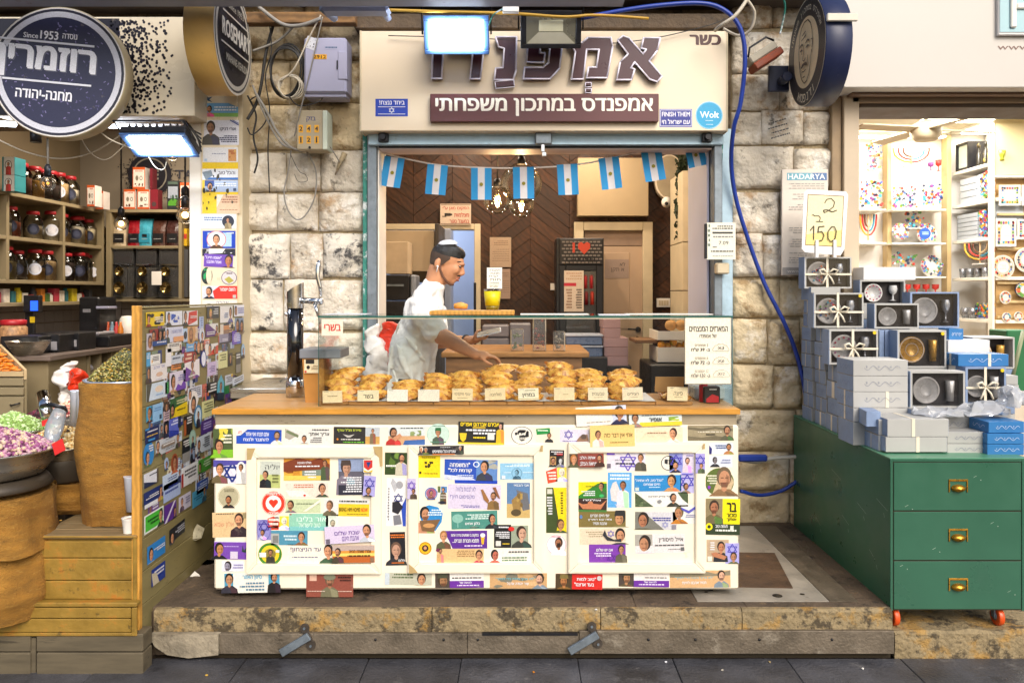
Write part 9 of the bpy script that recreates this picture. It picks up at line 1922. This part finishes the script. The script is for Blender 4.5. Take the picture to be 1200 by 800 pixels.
plaque(1170,217,1195,241,YP+.02,'square painted plaque, uppermost on the tan board');plaque(1196.5,217,1222,241,YP+.02,'square plaque cut by the right edge, top row');plaque(1166,256,1190,289,YP+.02,'arched painted plaque in the second row of the tan board','arch');plaque(1191.5,257,1216,280,YP+.02,'square plaque cut by the right edge, second row')
plaque(1161,299,1188,327,YP+.015,'round painted plate hanging on the tan board','disc');plaque(1188.5,290,1216,319,YP+.02,'round painted plate cut by the right edge','disc')
plaque(1171,341,1184,356,YP+.015,'small hamsa shaped plaque low on the tan board','disc',dn=.09);plaque(1189,330,1212,349,YP+.015,'orange and blue flower plate low at the right edge','disc',base='#26304a',dn=.12);plaque(1174,366,1184,377,YP+.01,'small round flower ornament on a hook','disc',dn=.1);plaque(1188,365,1198,376,YP+.01,'second small round flower ornament on a hook','disc',dn=.1)
def orn(px,py,w,h,Y,kind,lab,seed):
 rr_=random.Random(seed);T=Matrix.Translation(P(px,py+h,Y));W=w*Y/FX;H=h*Y/FX;b=MB()
 if kind=='cluster':
  b.box(W*.1,W*.9,0,.04,0,.008,lin('#c8c4bc'),T=T)
  for i in range(int(w*h/11)):
   x,z=rr_.uniform(0,W),rr_.uniform(.01,H);r_=rr_.uniform(.008,.017)
   b.lathe([(r_,0),(r_,.008)],6,(x,.01+.004*(i%4),z),lin(rr_.choice(PAL)),axis='Y',T=T)
  b.tube([(W*.5,.02,0),(W*.5,.02,H*.9)],.004,5,lin('#b0aca4'),T=T)
 elif kind=='menorah':
  b.box(W*.3,W*.7,0,.04,0,.01,lin('#d8d4cc'),T=T);cs_=['#e0a02a','#c8322a','#6a3a20','#3a9ab0','#d8b88a','#2f8aa8','#c8322a']
  b.tube([(W*.5,.02,0),(W*.5,.02,H)],.008,6,lin(cs_[4]),T=T)
  for i in range(3):
   R_=W*(.5-.14*i)
   for s_ in(-1,1):b.tube([(W*.5+s_*R_*sin(t*pi/8),.02,H*.85-(H*.62)*(1-i*.25)*cos(t*pi/8))for t in range(5)]+[(W*.5+s_*R_,.02,H)],.008,6,lin(cs_[i if s_<0 else 6-i]),T=T)
 elif kind=='goblet':b.lathe([(W*.35,0),(W*.1,H*.05),(W*.07,H*.4),(W*.45,H*.55),(W*.5,H)],14,(W/2,.03,0),lin(PAL[seed%8]),T=T)
 elif kind=='plate':
  T2=T@Matrix.Rotation(radians(-12),4,'X');b.lathe([(0,0),(W/2,.01),(W/2,.016),(0,.01)],26,(W/2,0,H/2),lin('#d8d4cc'),axis='Y',T=T2,cap=False)
  for i in range(60):a=rr_.uniform(0,6.3);q_=W*.48*sqrt(rr_.uniform(.25,1));b.lathe([(.01,-.003),(.01,.002)],5,(W/2+q_*cos(a),-.001-.001*(i%3),H/2+q_*sin(a)),lin(rr_.choice(PAL)),axis='Y',T=T2)
 o=b.build(name_for[kind],M('painted_metal',rough=.4,var=.05,vc=True));return tag(o,lab,cat_for[kind])
name_for=dict(cluster='floral_ornament',menorah='menorah',goblet='goblet',plate='painted_plate');cat_for=dict(cluster='ornament',menorah='menorah',goblet='goblet',plate='plate')
YB2=7.86
for a in((1017,166,17,34,'cluster','thin arch shaped flower ornament at the top left of the white shelves',1),(1009,212,26,31,'cluster','flower ornament with red and blue dots on the left shelf',2),(1009,251,19,32,'menorah','turquoise and yellow menorah on the left shelf',3),(1048,173,42,22,'menorah','multicoloured menorah on the top shelf',4),(1089,190,7,9,'goblet','small lilac goblet on the top shelf',5),(1098,187,7,13,'goblet','small red goblet on the top shelf',8),(1048,219,28,25,'cluster','bird and flower ornament in the middle of the white shelves',6),(1082,216,24,26,'cluster','blue dotted flower ornament at the right of the middle shelf',7),(1047,258,20,25,'plate','round floral plate at the left of the third shelf',9),(1062,248,22,20,'cluster','heart shaped floral ornament above the plates',10),(1076,262,24,22,'plate','floral plate with a blue tag on the third shelf',11),(1048,296,13,18,'cluster','small silver grey flowers on the fourth shelf',12),(1062,296,13,18,'cluster','second small flower group on the fourth shelf',13),(1081,299,26,25,'plate','orange and blue floral plate on the fourth shelf',14)):orn(a[0],a[1],a[2],a[3],YB2,*a[4:])
for i in range(5):orn(1050+i*11,333,8,11,YB2,'goblet','tiny silver cup, %s from the left on the lowest white shelf'%ORD[i],8)
p=PR(.11,.11,Matrix.Translation(P(1077,267,7.7)),'#2350a0',.004,shape='disc');p.L(.2,.35,.8,.65,'#a8c0e8',2);tag(p.build('round_tag'),'round blue tag before the floral plate','tag')
def sbox(ya,yb,z0_,z1_,mt_,nm,lab,cat,grp=None,x0_=.03,x1_=.28,ch=.004):q=MB();q.box(XS+x0_,XS+x1_,ya,yb,z0_,z1_,ch=ch);return single(q,nm,mt_,lab,cat,grp)
z1s=[Z(py,8.0)+.001 for py in(203,242,283,326,372)]
m_gb=M('grey_gift_box','#a4aab0',.5,var=.05,random_obj=.06)
fm=empty('glass_case',(XS+.1,7.9,z1s[0]),'small black framed glass case on the top side shelf','case')
for(a,b_,c,d)in((0,.02,0,.26),(.2,.22,0,.26),(.0201,.1999,.24,.26),(.0201,.1999,0,.02)):q=MB();q.box(XS+.0,XS+.2,7.7+a,7.7+b_,z1s[0]+c,z1s[0]+d);q.build('frame_bar',m_dark,fm)
q=MB();q.box(XS+.02,XS+.18,7.7205,7.8995,z1s[0]+.021,z1s[0]+.239);q.build('glass',M('milky_glass','#b9c4b4',.2),fm)
for i in range(7):
 y=7.66-i*.055;q=MB();q.lathe([(.02,0),(.022,.01),(.022,.12),(.01,.16),(.012,.2),(.018,.21),(.0,.24)],10,(XS+.08+.05*(i%2),y,z1s[0]));o=single(q,'dark_bottle',M('black_gold_bottle','#2c2a22',.3,var=.4,vs=30,dirt=('#c8a83a',.8,20,.58)),'small black and gold bottle, %s from the left on the top side shelf'%ORD[i],'bottle','bottles on the side shelf')
for i in range(4):y=7.4-i*.05;q=MB();q.lathe([(.025,0),(.02,.02),(.03,.05),(.035,.09)],10,(XS+.05,y,z1s[0]+.0));single(q,'green_cup',M('lime_cup','#9aa02a',.4),'lime green cup, %s from the left on the top side shelf'%ORD[i],'cup','lime cups')
for i in range(4):sbox(7.62,7.9,z1s[1]+i*.062,z1s[1]+i*.062+.058,m_gb,'grey_box','flat grey box, %s from below on the second side shelf'%ORD[i],'box','grey boxes on the side shelves')
for i in range(6):sbox(7.6,7.95,z1s[2]+i*.042,z1s[2]+i*.042+.039,m_gb,'grey_box','thin grey box, %s from below on the third side shelf'%ORD[i],'box','grey boxes on the side shelves')
for(ya,yb,k_,h,lab)in((7.45,7.6,1,.25,'standing grey box on the second side shelf'),(7.3,7.42,2,.33,'tall grey box on the third side shelf')):sbox(ya,yb,z1s[k_],z1s[k_]+h,m_gb,'grey_box',lab,'box','grey boxes on the side shelves')
def on_side(ya,z_,w,h,kind,lab,sd):
 o=orn(610,343,w,h,4.0,kind,lab,sd);o.rotation_euler=(0,0,radians(-80));o.location=(XS+.03,ya,z_);return o
on_side(7.42,z1s[1],40,60,'cluster','blue dotted floral plate on the second side shelf',21);on_side(7.5,z1s[2],22,60,'cluster','tall floral piece on the third side shelf',22)
on_side(7.55,z1s[3]+.12,95,48,'menorah','tall yellow, red and blue menorah on the fourth side shelf',23);on_side(7.45,z1s[4],60,34,'cluster','low red and yellow painted piece on the fifth side shelf',24)
for i in range(5):q=MB();q.lathe([(.028,0),(.034,.09)],12,(XS+.06,7.9-i*.13,z1s[3]),cap=True);single(q,'metal_cup',M('pewter','#8d8f94',.3,metal=.6,var=.3,vs=40),'pewter kiddush cup, %s from the left on the fourth side shelf'%ORD[i],'cup','pewter cups')
for i in range(3):q=MB();q.lathe([(.03,0),(.05,.05),(.04,.1)],12,(XS+.06,7.85-i*.13,z1s[4]),cap=True);single(q,'metal_bowl',M('pewter'),'small pewter bowl, %s from the left on the fifth side shelf'%ORD[i],'bowl','pewter bowls')
for i,(x,y)in enumerate(((2.9,6.9),(3.9,7.2),(4.6,6.4),(3.3,6.0))):
 q=MB();q.box(x-.3,x+.3,y-.1,y+.1,3.03,3.055,ch=.004);o=single(q,'ceiling_panel',M('lit_ceiling_panel','#fff3de',.5,var=0,emit=6),'lit rectangular ceiling panel in the gift shop, %s'%['left rear','middle','right front','left front'][i],'ceiling light','ceiling panels')
 ld=bpy.data.lights.new('gift_light','AREA');ld.shape='RECTANGLE';ld.size=.6;ld.size_y=.2;ld.energy=31;ld.color=(1,.96,.9);lo=bpy.data.objects.new('gift_light',ld);C.objects.link(lo);lo.location=(x,y,3.02)
 # green cabinet on casters
GX0,GX1,GY0,GY1,GZ0,GZ1=1.769,2.43,3.87,5.24,-.018,.704
gc=empty('drawer_cabinet',(2.1,4.5,-.108),'green drawer cabinet on orange casters carrying stacks of gift boxes','cabinet')
q=MB();q.box(GX0,GX1,GY0+.004,GY1,GZ0,GZ1-.0005,ch=.003);q.build('carcass',m_green,gc)
q=MB();q.box(GX0-.002,GX1+.002,GY0-.002,GY1,GZ1,GZ1+.006,ch=.002);q.build('top',m_greentop,gc)
for(a,c,b_,d,nm)in((1043,538,1046,715,'stile'),(1197,538,1200,715,'stile'),(1046.2,538,1196.8,540.5,'rail')):q=MB();q.box(X(a,GY0),X(b_,GY0),GY0-.004,GY0+.0035,Z(d,GY0),Z(c,GY0)+(.0 if nm=='rail' else 0)-.0005,ch=.001);q.build(nm,m_green,gc)
q=MB();q.box(X(1046.3,GY0),X(1196.7,GY0),GY0-.0005,GY0+.0038,GZ0+.002,Z(541,GY0));q.build('drawer_gap',m_gap,gc)
for(c,d)in((541.5,597.5),(599,655.5),(657,713)):
 dw=MB();dw.box(X(1047,GY0),X(1196,GY0),GY0-.005,GY0-.0008,Z(d,GY0),Z(c,GY0),ch=.0015);dw=dw.build('drawer_front',m_green,gc)
 hx,hz=X(1122,GY0),Z((c+d)/2-1,GY0)
 q=MB()
 for(a,b_,e,f)in((-.046,.046,.022,.031),(-.046,-.040,-.03,.0215),(.040,.046,-.03,.0215)):q.box(hx+a,hx+b_,GY0-.010,GY0-.0052,hz+e,hz+f,ch=.001)
 q.lathe([(.0,-.026),(.018,-.022),(.028,-.01),(.03,0)],20,(0,0,0),axis='Y',T=Matrix.Translation((hx,GY0-.0055,hz-.012))@Matrix.Diagonal((1.15,1,.62,1)),cap=False)
 q.build('cup_handle',m_brass,dw)
for(y_,a_,c_)in((4.25,.42,.40),(4.45,.3,.28),(4.6,.52,.55),(4.1,.22,.1),(4.85,.18,.2),(4.02,.5,.46)):
 p=PR(.16,.1,Matrix.Translation((GX0-.0003,y_,a_))@Matrix.Rotation(radians(-90),4,'Z'),None,0);p.line(0,.2,.3+c_,.5,.0016,'#b8c8b8');p.line(.5,.7,.56,.9,.003,'#a8bcaa');p.build('scuff_mark',gc)
for(x_,z_)in((1140,556),(1060,590),(1092,640),(1180,690),(1054,660),(1160,610)):
 p=PR(.05,.04,Matrix.Translation((X(x_,GY0),GY0-.0055,Z(z_,GY0))),None,0);p.line(0,.3,.3,.1,.0014,'#b0c4b0');p.E(.7,.6,.04,.05,'#c8d4c4',6);p.build('scuff_mark',gc)
m_or=M('orange_wheel','#d8501a',.4,var=.08)
for(px,y)in((1053,GY0+.05),(1176,GY0+.05),(1053,5.1),(1176,5.1)):
 x=X(px,GY0);cw=empty('caster',(x,y,-.108));cw.parent=gc;cw.location=Vector((x,y,-.108))-WLOC[gc.name]
 q=MB();q.lathe([(.024,-.014),(.042,-.013),(.044,-.009),(.044,.009),(.042,.013),(.024,.014)],24,(x,y,-.063),axis='X');q.build('wheel',m_or,cw)
 q=MB();q.lathe([(0,-.016),(.02,-.016),(.02,.016),(0,.016)],16,(x,y,-.063),axis='X');q.box(x+.017,x+.022,y-.012,y+.018,-.07,GZ0-.001);q.box(x-.022,x-.017,y-.012,y+.018,-.07,GZ0-.001);q.build('bracket',m_galv,cw)
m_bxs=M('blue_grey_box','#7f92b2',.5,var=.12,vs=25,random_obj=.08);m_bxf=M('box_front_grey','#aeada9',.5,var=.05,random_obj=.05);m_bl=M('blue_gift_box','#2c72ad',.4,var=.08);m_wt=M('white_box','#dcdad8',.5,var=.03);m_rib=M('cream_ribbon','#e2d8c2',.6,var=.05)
def scroll(w,h,T,col='#6a7da8',n=3):
 p=PR(w,h,T,None,.0004);u0,u1=.2,.85
 for i in range(n):
  a=u0+(u1-u0)*i/n;s_=(u1-u0)/n
  pts=[(a+s_*t/8,.5+.14*sin(t*pi/4))for t in range(9)]
  for k_ in range(8):p.line(*pts[k_],*pts[k_+1],.0016,col)
  p.ring(a+s_*.2,.42,.02*h/w*2,.07,.4,col,8)
 return p
def gbox(px0,py0,px1,py1,Y,d,lab,kind='grey',ribbon=None,rot=0,pattern=True,x=None,grp='gift boxes on the green cabinet'):
 """closed gift box; front face given in pixels at its depth"""
 x0_,x1_,zb_,zt_=X(px0,Y),X(px1,Y),Z(py1,Y),Z(py0,Y)
 cx_=(x0_+x1_)/2;w=x1_-x0_;h=zt_-zb_
 rt=empty('gift_box',(cx_,Y+d/2,zb_),lab,'gift box',grp)
 T=Matrix.Translation((cx_,Y+d/2,zb_))@Matrix.Rotation(radians(rot),4,'Z')
 b=MB();b.box(-w/2,w/2,-d/2,d/2,0,h,ch=.0015,T=T);b.cur=0
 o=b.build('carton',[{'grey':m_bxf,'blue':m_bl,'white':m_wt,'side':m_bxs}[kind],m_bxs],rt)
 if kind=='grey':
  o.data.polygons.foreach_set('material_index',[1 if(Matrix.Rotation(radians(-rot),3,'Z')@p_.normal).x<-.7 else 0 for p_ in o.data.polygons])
 if pattern:
  scroll(w,h,T@Matrix.Translation((-w/2,-d/2-.0002,h)),'#66708a' if kind=='grey' else '#d8e2f0').build('scroll_print',rt)
  scroll(d,h,T@Matrix.Translation((-w/2-.0002,d/2,h))@Matrix.Rotation(radians(-90),4,'Z'),'#55709c' if kind!='blue' else '#d8e2f0',2).build('scroll_print',rt)
 if ribbon is not None:
  b=MB();u=-w/2+ribbon*w
  for(a,c_,e,f,g,hh)in((u-.008,u+.008,-d/2-.002,-d/2-.0003,0,h),(u-.008,u+.008,-d/2-.002,d/2+.002,h+.0003,h+.002)):b.box(a,c_,e,f,g,hh,T=T)
  b.box(-w/2-.002,-w/2-.0003,-.008,.008,0,h,T=T);b.build('ribbon',m_rib,rt)
 return rt
tops=[(5.05,336),(4.84,384),(4.64,427),(4.46,442),(4.29,470),(4.12,488)]
colw=.185
for ci,(yc,ptop)in enumerate(tops):
 ztop=EYE-(ptop-CY)*yc/FX;n=max(2,int((ztop-GZ1-.006)/.078));hh=(ztop-GZ1-.006)/n
 for k_ in range(n):
  w=.16+(k_%2)*.02;z_=GZ1+.0065+k_*hh;dx=rnd.uniform(0,.018);dd=colw-.008-rnd.uniform(0,.02)
  x0_=GX0+.012+dx
  rt=empty('gift_box',(x0_+w/2,yc,z_),'small blue-grey box, %s up in the %s left-edge stack from the back'%(ORD[k_],ORD[ci]),'gift box','small boxes stacked along the left edge')
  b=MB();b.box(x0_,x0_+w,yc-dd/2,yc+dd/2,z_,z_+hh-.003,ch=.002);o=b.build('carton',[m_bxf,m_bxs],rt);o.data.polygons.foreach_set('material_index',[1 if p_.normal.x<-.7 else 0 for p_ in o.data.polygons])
  if(k_+ci)%3:b=MB();b.box(x0_-.0012,x0_-.0003,yc-.005+rnd.uniform(-.03,.03),yc+.005,z_,z_+hh-.003);b.build('ribbon',m_bxf if k_%2 else m_rib,rt)
  else:scroll(dd,hh,Matrix.Translation((x0_-.0003,yc+dd/2,z_+hh))@Matrix.Rotation(radians(-90),4,'Z'),'#55709c',2).build('scroll_print',rt)
def support(px0,px1,py,Y,d,n,lab):
 x0_,x1_=X(px0,Y),X(px1,Y);zt_=Z(py,Y);h=(zt_-GZ1-.006)/n
 for k_ in range(n):
  z_=GZ1+.0065+k_*h
  q=MB();q.box(x0_+.002*(k_%2),x1_,Y+.004,Y+d,z_,z_+h-.003,ch=.002);single(q,'gift_box',[m_bxf,m_bxs][(k_+int(px0))%2],'%s, %s from below'%(lab,ORD[k_]),'gift box','boxes under the display sets')
support(1003,1062,357,5.0,.2,8,'plain box under the red dotted plate set');support(1030,1052,385.5,4.75,.2,6,'box under the clear plate set');support(1066,1125,384.5,4.85,.2,7,'box under the wine glass set');support(1052,1110,431,4.5,.2,5,'box under the gold plate set')
support(1066,1132,478,4.25,.2,3,'box under the twisted cellophane set');support(1133,1182,474,4.4,.2,3,'box under the cream bow set');support(1140,1190,432,4.9,.2,6,'box at the right behind');support(1112,1138,399,4.8,.2,7,'box between the wine glass and blue boxes')
m_inner=M('charcoal_liner','#35302f',.8,var=.25,vs=30);m_cel=glass('cellophane','#f6f6f8',1.6,.12);m_plate=M('glazed_plate','#c9c7c4',.25,var=.12,vs=30);m_gold=M('gold_plate','#c99a48',.3,metal=.3,var=.2,vs=40)
def dset(px0,py0,px1,py1,Y,lab,plate='dots',cup='goblet',bow=False,frame=None,dot=None,cel=True,d=.1,px=.32,rim=None):
 """open window box standing upright: frame, dark liner, plate, cup"""
 x0_,x1_,zb_,zt_=X(px0,Y),X(px1,Y),Z(py1,Y),Z(py0,Y);w=x1_-x0_;h=zt_-zb_;t=.010
 rt=empty('gift_set',((x0_+x1_)/2,Y+d/2,zb_),lab,'gift set','gift sets in window boxes');fm_=frame or m_bxf
 T=Matrix.Translation((x0_,Y,zb_))
 b=MB();b.box(0,w,.0,d,0,t,T=T);b.box(0,w,0,d,h-t,h,T=T);b.box(0,t,0,d,t,h-t,T=T);b.box(w-t,w,0,d,t,h-t,T=T);b.build('frame',fm_,rt)
 b=MB();b.box(-.003,-.0005,.0,d,0,h,T=T);b.build('blue_side',m_bxs,rt)
 b=MB();b.box(t,w-t,d*.45,d,t,h-t,T=T);b.build('liner',m_inner,rt)
 R_=min(h*.37,w*.27);c=(w*px,d*.4,h*.48)
 b=MB();b.lathe([(0,-.004),(R_*.5,-.005),(R_*.55,-.010),(R_*.95,-.020),(R_,-.022),(R_*.97,-.016),(R_*.5,0),(0,0)],30,c,axis='Y',cap=False,T=T);pl_=b.build('plate',m_gold if plate=='gold' else m_plate,rt)
 p=PR(2*R_,2*R_,T@Matrix.Translation((c[0]-R_,c[1]-.0235,c[2]+R_)),None,0)
 if plate in('dots','many'):
  for i in range(12 if plate=='dots' else 26):a=6.28*i/(12 if plate=='dots' else 26);p.k=0;q_=.38 if plate=='dots' else RG.uniform(.1,.4);p.E(.5+q_*cos(a),.5+q_*sin(a),.045,.045,RG.choice(['#a03048','#8a3a6a','#b04a3a']if plate=='dots' else PAL),7)
 p.ring(.5,.5,.47,.47,.05,'#e2dcd6');p.ring(.5,.5,.25,.25,.08,'#b0aca8');p.build('plate_print',pl_)
 gx=w*.76;gh=h*.62;gm={'goblet':m_plate,'clear':M('silver_glass','#a9aaae',.15,metal=.5,var=.3,vs=60),'gold':m_gold}[cup if cup in('clear','gold')else 'goblet'];b=MB()
 if cup=='gold' or cup=='tumbler':b.lathe([(.018,0),(.022,gh*.7),(.023,gh*.9)],16,(gx,d*.22,h*.18),T=T)
 else:b.lathe([(.022,0),(.006,.006),(.005,gh*.4),(.02,gh*.52),(.026,gh*.75),(.022,gh)],16,(gx,d*.22,h*.16),T=T,cap=False)
 b.build('cup',gm,rt)
 if cel:b=MB();b.add([(t,.002,t),(w-t,.002,t),(w-t,.002,h-t),(t,.002,h-t)],[(0,1,2,3)],T=T);b.build('cellophane',m_cel,rt)
 if dot:p=PR(.02,.02,T@Matrix.Translation((w-.03,-.0006,h-.008)),dot,.0005,shape='disc');p.build('price_dot',rt)
 if bow:
  b=MB();b.box(w*.48-.007,w*.48+.007,-.003,-.001,0,h,T=T);b.box(0,w,-.003,-.001,h*.45-.006,h*.45+.006,T=T);b.build('ribbon',m_rib,rt)
  b=MB();c0=Vector((w*.48,-.006,h*.46))
  for s_ in(-1,1):
   b.tube([c0,c0+Vector((s_*.03,-.014,.03)),c0+Vector((s_*.055,-.016,.022)),c0+Vector((s_*.045,-.012,.0)),c0],[.003,.007,.008,.006,.003],6,T=T)
   b.tube([c0,c0+Vector((s_*.02,-.012,-.03)),c0+Vector((s_*.035,-.01,-.062))],[.004,.006,.005],6,T=T)
  b.build('bow',m_rib,rt)
 return rt
dset(943,301,998,338,5.0,'blue green plate gift set tied with a cream bow, topmost under the price card','many','clear',True)
dset(954,343,1012,384,4.78,'gift set with diagonal cream ribbon and yellow dot, second from the top left','many','clear',True,dot='#e0c21a')
dset(972,386,1029,427,4.58,'pink dotted plate gift set with cream ribbon, third down the left edge','dots','clear',True,dot='#e0c21a')
dset(1008,328,1061,357,5.0,'red dotted plate and cup set below the long white box','dots','goblet',cel=False)
dset(1067,342,1124,384,4.85,'silver plate and wine glass set in a blue edged box','plain','clear',frame=m_bxs);dset(1025,355.5,1077,385,4.75,'clear plate set in the middle with a small tied tumbler','plain','tumbler')
dset(1052,387,1109,431,4.5,'gold plate and gold tumbler set in the middle','gold','gold',dot='#e0c21a');dset(1067,435,1131,478,4.22,'grey plate and glass set under twisted cellophane','plain','tumbler');dset(1132,430,1179,474,4.38,'plate set with a big cream bow and yellow dot at the right','plain','tumbler',True,dot='#e0c21a',frame=m_bxs)
dset(1140,395,1189,432,4.9,'open grey box with a small gold bowl at the right rear','gold','gold',cel=False,d=.2)
gbox(1012,313,1073,328,5.02,.16,'long plain white box above the red dotted plate set','white',pattern=False)
for i,px in enumerate((1030.5,1037,1043.5)):gbox(px,387,px+5.6,431,4.6,.12,'grey-blue box standing on edge, %s of three beside the pink plate set'%['left','middle','right'][i],'side',pattern=False)
gbox(1111,398.5,1160,414,4.65,.15,'white box above the blue ribboned one','white',pattern=False);gbox(1123,415,1182,429,4.42,.16,'bright blue box with scroll print and ribbon lying above the cream bow set','blue',.62);gbox(1112,385,1129,398,4.7,.12,'small bright blue box beside the wine glass set','blue')
nmS=['upper','middle','lower']
for i in range(3):gbox(1000,422+i*18.6,1064,440.2+i*18.6,4.2,.22,'large pale grey box with scroll line, %s of the stack of three'%nmS[i],'grey',.62 if i==2 else None)
gbox(1000,478,1064,494,4.2,.22,'pale grey box under the stack of three','grey',.3);gbox(1000,494.5,1064,521.5,4.2,.2,'bottom grey box under the big stack','grey',pattern=False)
gbox(1018,482,1034,500,4.06,.14,'small blue-grey box turned sideways left of the ribboned pair','side',rot=-8,pattern=False)
gbox(1040,491,1112,511.5,3.98,.2,'large pale grey ribboned box, upper of the front pair','grey',.42,pattern=False);gbox(1038,512,1110,529.5,3.98,.2,'large pale grey ribboned box, lower of the front pair','grey',.52,pattern=False)
gbox(1088,488,1138,505,4.14,.16,'grey box with scroll line behind the front pair','grey');gbox(1110,506,1155,519.5,4.0,.14,'small cream box with scroll line, upper of two at the front','grey');gbox(1110,520,1155,532,4.0,.14,'small cream box with scroll line, lower of two at the front','grey')
gbox(1157,494,1200,507,3.97,.16,'bright blue box, topmost of the blue stack at the right front','blue',rot=3);gbox(1157,508,1200,520,3.96,.16,'bright blue box, middle of the blue stack at the right front','blue');gbox(1157,520.5,1200,533,3.96,.16,'bright blue box, lowest of the blue stack at the right front','blue')
for i in range(3):gbox(1179+i,440+11*i,1193+i,450.5+11*i,4.6,.2,'pale box %s behind the cream bow set at the right'%nmS[i],'grey',pattern=False)
gbox(1068,479,1185,489,4.16,.3,'flat pale box tray under the cellophane heap','grey',pattern=False)
def wrap(px,py,w,h,Y,lab,sd):
 b=MB();c=P(px,py,Y);b.ell(c,(w,.09,h),26,14);b.v=[(v[0]+noise.noise(Vector(v)*16+Vector((sd,0,0)))*.05,v[1]+noise.noise(Vector(v)*18)*.03,max(c.z-h*.5,v[2]+noise.noise(Vector(v)*20+Vector((0,sd,0)))*.045))for v in b.v]
 b.sm=[False]*len(b.f);single(b,'cellophane_wrap',glass('crumpled_film','#eef0f4',2.2,.12,.35),lab,'wrap')
wrap(1150,482,.14,.03,4.1,'crumpled clear cellophane spread over the boxes',1);wrap(1184,468,.07,.06,4.1,'standing tuft of clear cellophane at the right',2);wrap(1100,484,.12,.02,4.1,'flat torn cellophane before the cellophane set',3)
pc2=empty('price_card',P(968,300,4.98),'white framed handwritten price card 2 for 150 on a clip on the topmost gift set','price card')
w,h=X(994,4.96)-X(942,4.96),Z(222,4.96)-Z(297,4.96)
p=PR(w,h,Matrix.Translation(P(942,222,4.96))@Matrix.Rotation(radians(3),4,'Y'),'#f0eeea',.003,shape=[(.08,0),(.95,0),(1,.05),(.98,.9),(.9,1),(.1,.98),(.02,.93),(0,.05)])
p.R(.09,.07,.91,.87,'#7d5a1e');p.R(.105,.082,.895,.858,'#f2e6b8');p.poly([(.105,.7),(.895,.6),(.895,.858),(.105,.858)],'#f0dc8a')
def hand(pts,t=.006,k='#3d3216'):
 for i in range(len(pts)-1):p.line(*pts[i],*pts[i+1],t,k)
hand([(.48,.2),(.52,.14),(.62,.12),(.7,.17),(.68,.25),(.58,.31),(.48,.35),(.46,.31),(.54,.3),(.66,.33),(.76,.3)]);hand([(.2,.4),(.24,.385),(.26,.405),(.36,.4),(.4,.43),(.38,.49)],.004);hand([(.3,.49),(.46,.49)],.004)
hand([(.18,.64),(.26,.56),(.27,.78)]);hand([(.5,.56),(.37,.57),(.36,.66),(.44,.64),(.5,.7),(.46,.78),(.36,.8)]);hand([(.66,.56),(.58,.64),(.59,.75),(.66,.8),(.75,.74),(.77,.63),(.72,.56),(.65,.56)])
p.build('card',pc2)
for px in(956,977):q=MB();q.box(X(px,4.94),X(px+4,4.94),4.945,4.952,Z(302,4.94),Z(281,4.94),ch=.002);q.build('clip',m_wt,pc2)
q=MB();q.tube([P(1187,440,4.9),P(1199,388,4.95)],.012,8);single(q,'easel_leg',M('green_grey_wood','#8d9270',.6),'slanting greenish wooden easel leg at the right edge','easel')
thing1(1180,387,1215,470,5.1,5.3,'green_crate',M('deep_green','#1f6a3c',.5),'deep green crate side behind the boxes at the right edge','crate',.006)
def latch(px,py,lab):
 rt=empty('hasp',P(px,py,3.81),lab,'hasp','hasps on the steel facing');T=Matrix.Translation(P(px,py,3.812))@Matrix.Rotation(radians(-31),4,'Y')
 q=MB();q.box(-.125,.03,-.03,-.012,-.021,.016,ch=.003,T=T);q.build('hinged_bar',m_galv,rt)
 T2=Matrix.Translation(P(px+4,py-1,3.812))@Matrix.Rotation(radians(-20),4,'Y');q=MB();q.box(-.016,.016,-.011,0,-.035,.035,ch=.003,T=T2)
 for s_ in(-1,1):q.lathe([(.022,-.0105),(.022,0)],14,(0,0,s_*.042),axis='Y',T=T2)
 q.build('back_plate',M('worn_iron','#4a423a',.5,metal=.4,var=.3,vs=30),rt)
 q=MB();q.lathe([(.006,-.016),(.006,-.0108)],10,(0,0,.044),axis='Y',T=T2);q.lathe([(.006,-.016),(.006,-.0108)],10,(0,0,-.044),axis='Y',T=T2);q.build('bolts',m_galv,rt)
latch(357,746,'iron hasp hanging on the steel facing, left one');latch(693,744,'iron hasp hanging on the steel facing, right one')
for i,(px,y,c,nm)in enumerate(((779,3.79,'#d8d8dc','white'),(1012,3.72,'#d8d4cc','pale'),(627,3.69,'#c87a1a','orange'),(700,3.83,'#d0ccc4','white'),(846,3.72,'#b0a898','grey'),(900,3.8,'#a08a60','tan'),(240,3.66,'#c8a040','yellow'))):
 zf=-.232 if y<3.81 else .001
 q=MB();q.box(X(px,y),X(px,y)+.012,y,y+.009,zf,zf+.006,ch=.002,T=rz(i,(X(px,y),y,0)));single(q,'litter_scrap',M('scrap_'+nm+str(i),c,.8),'tiny %s litter scrap on the %s'%(nm,['paving under the right hasp','paving at the right','paving left of the centre','ochre edge','paving between hasps and cabinet','paving near the facing end','paving at the left'][i]),'litter')
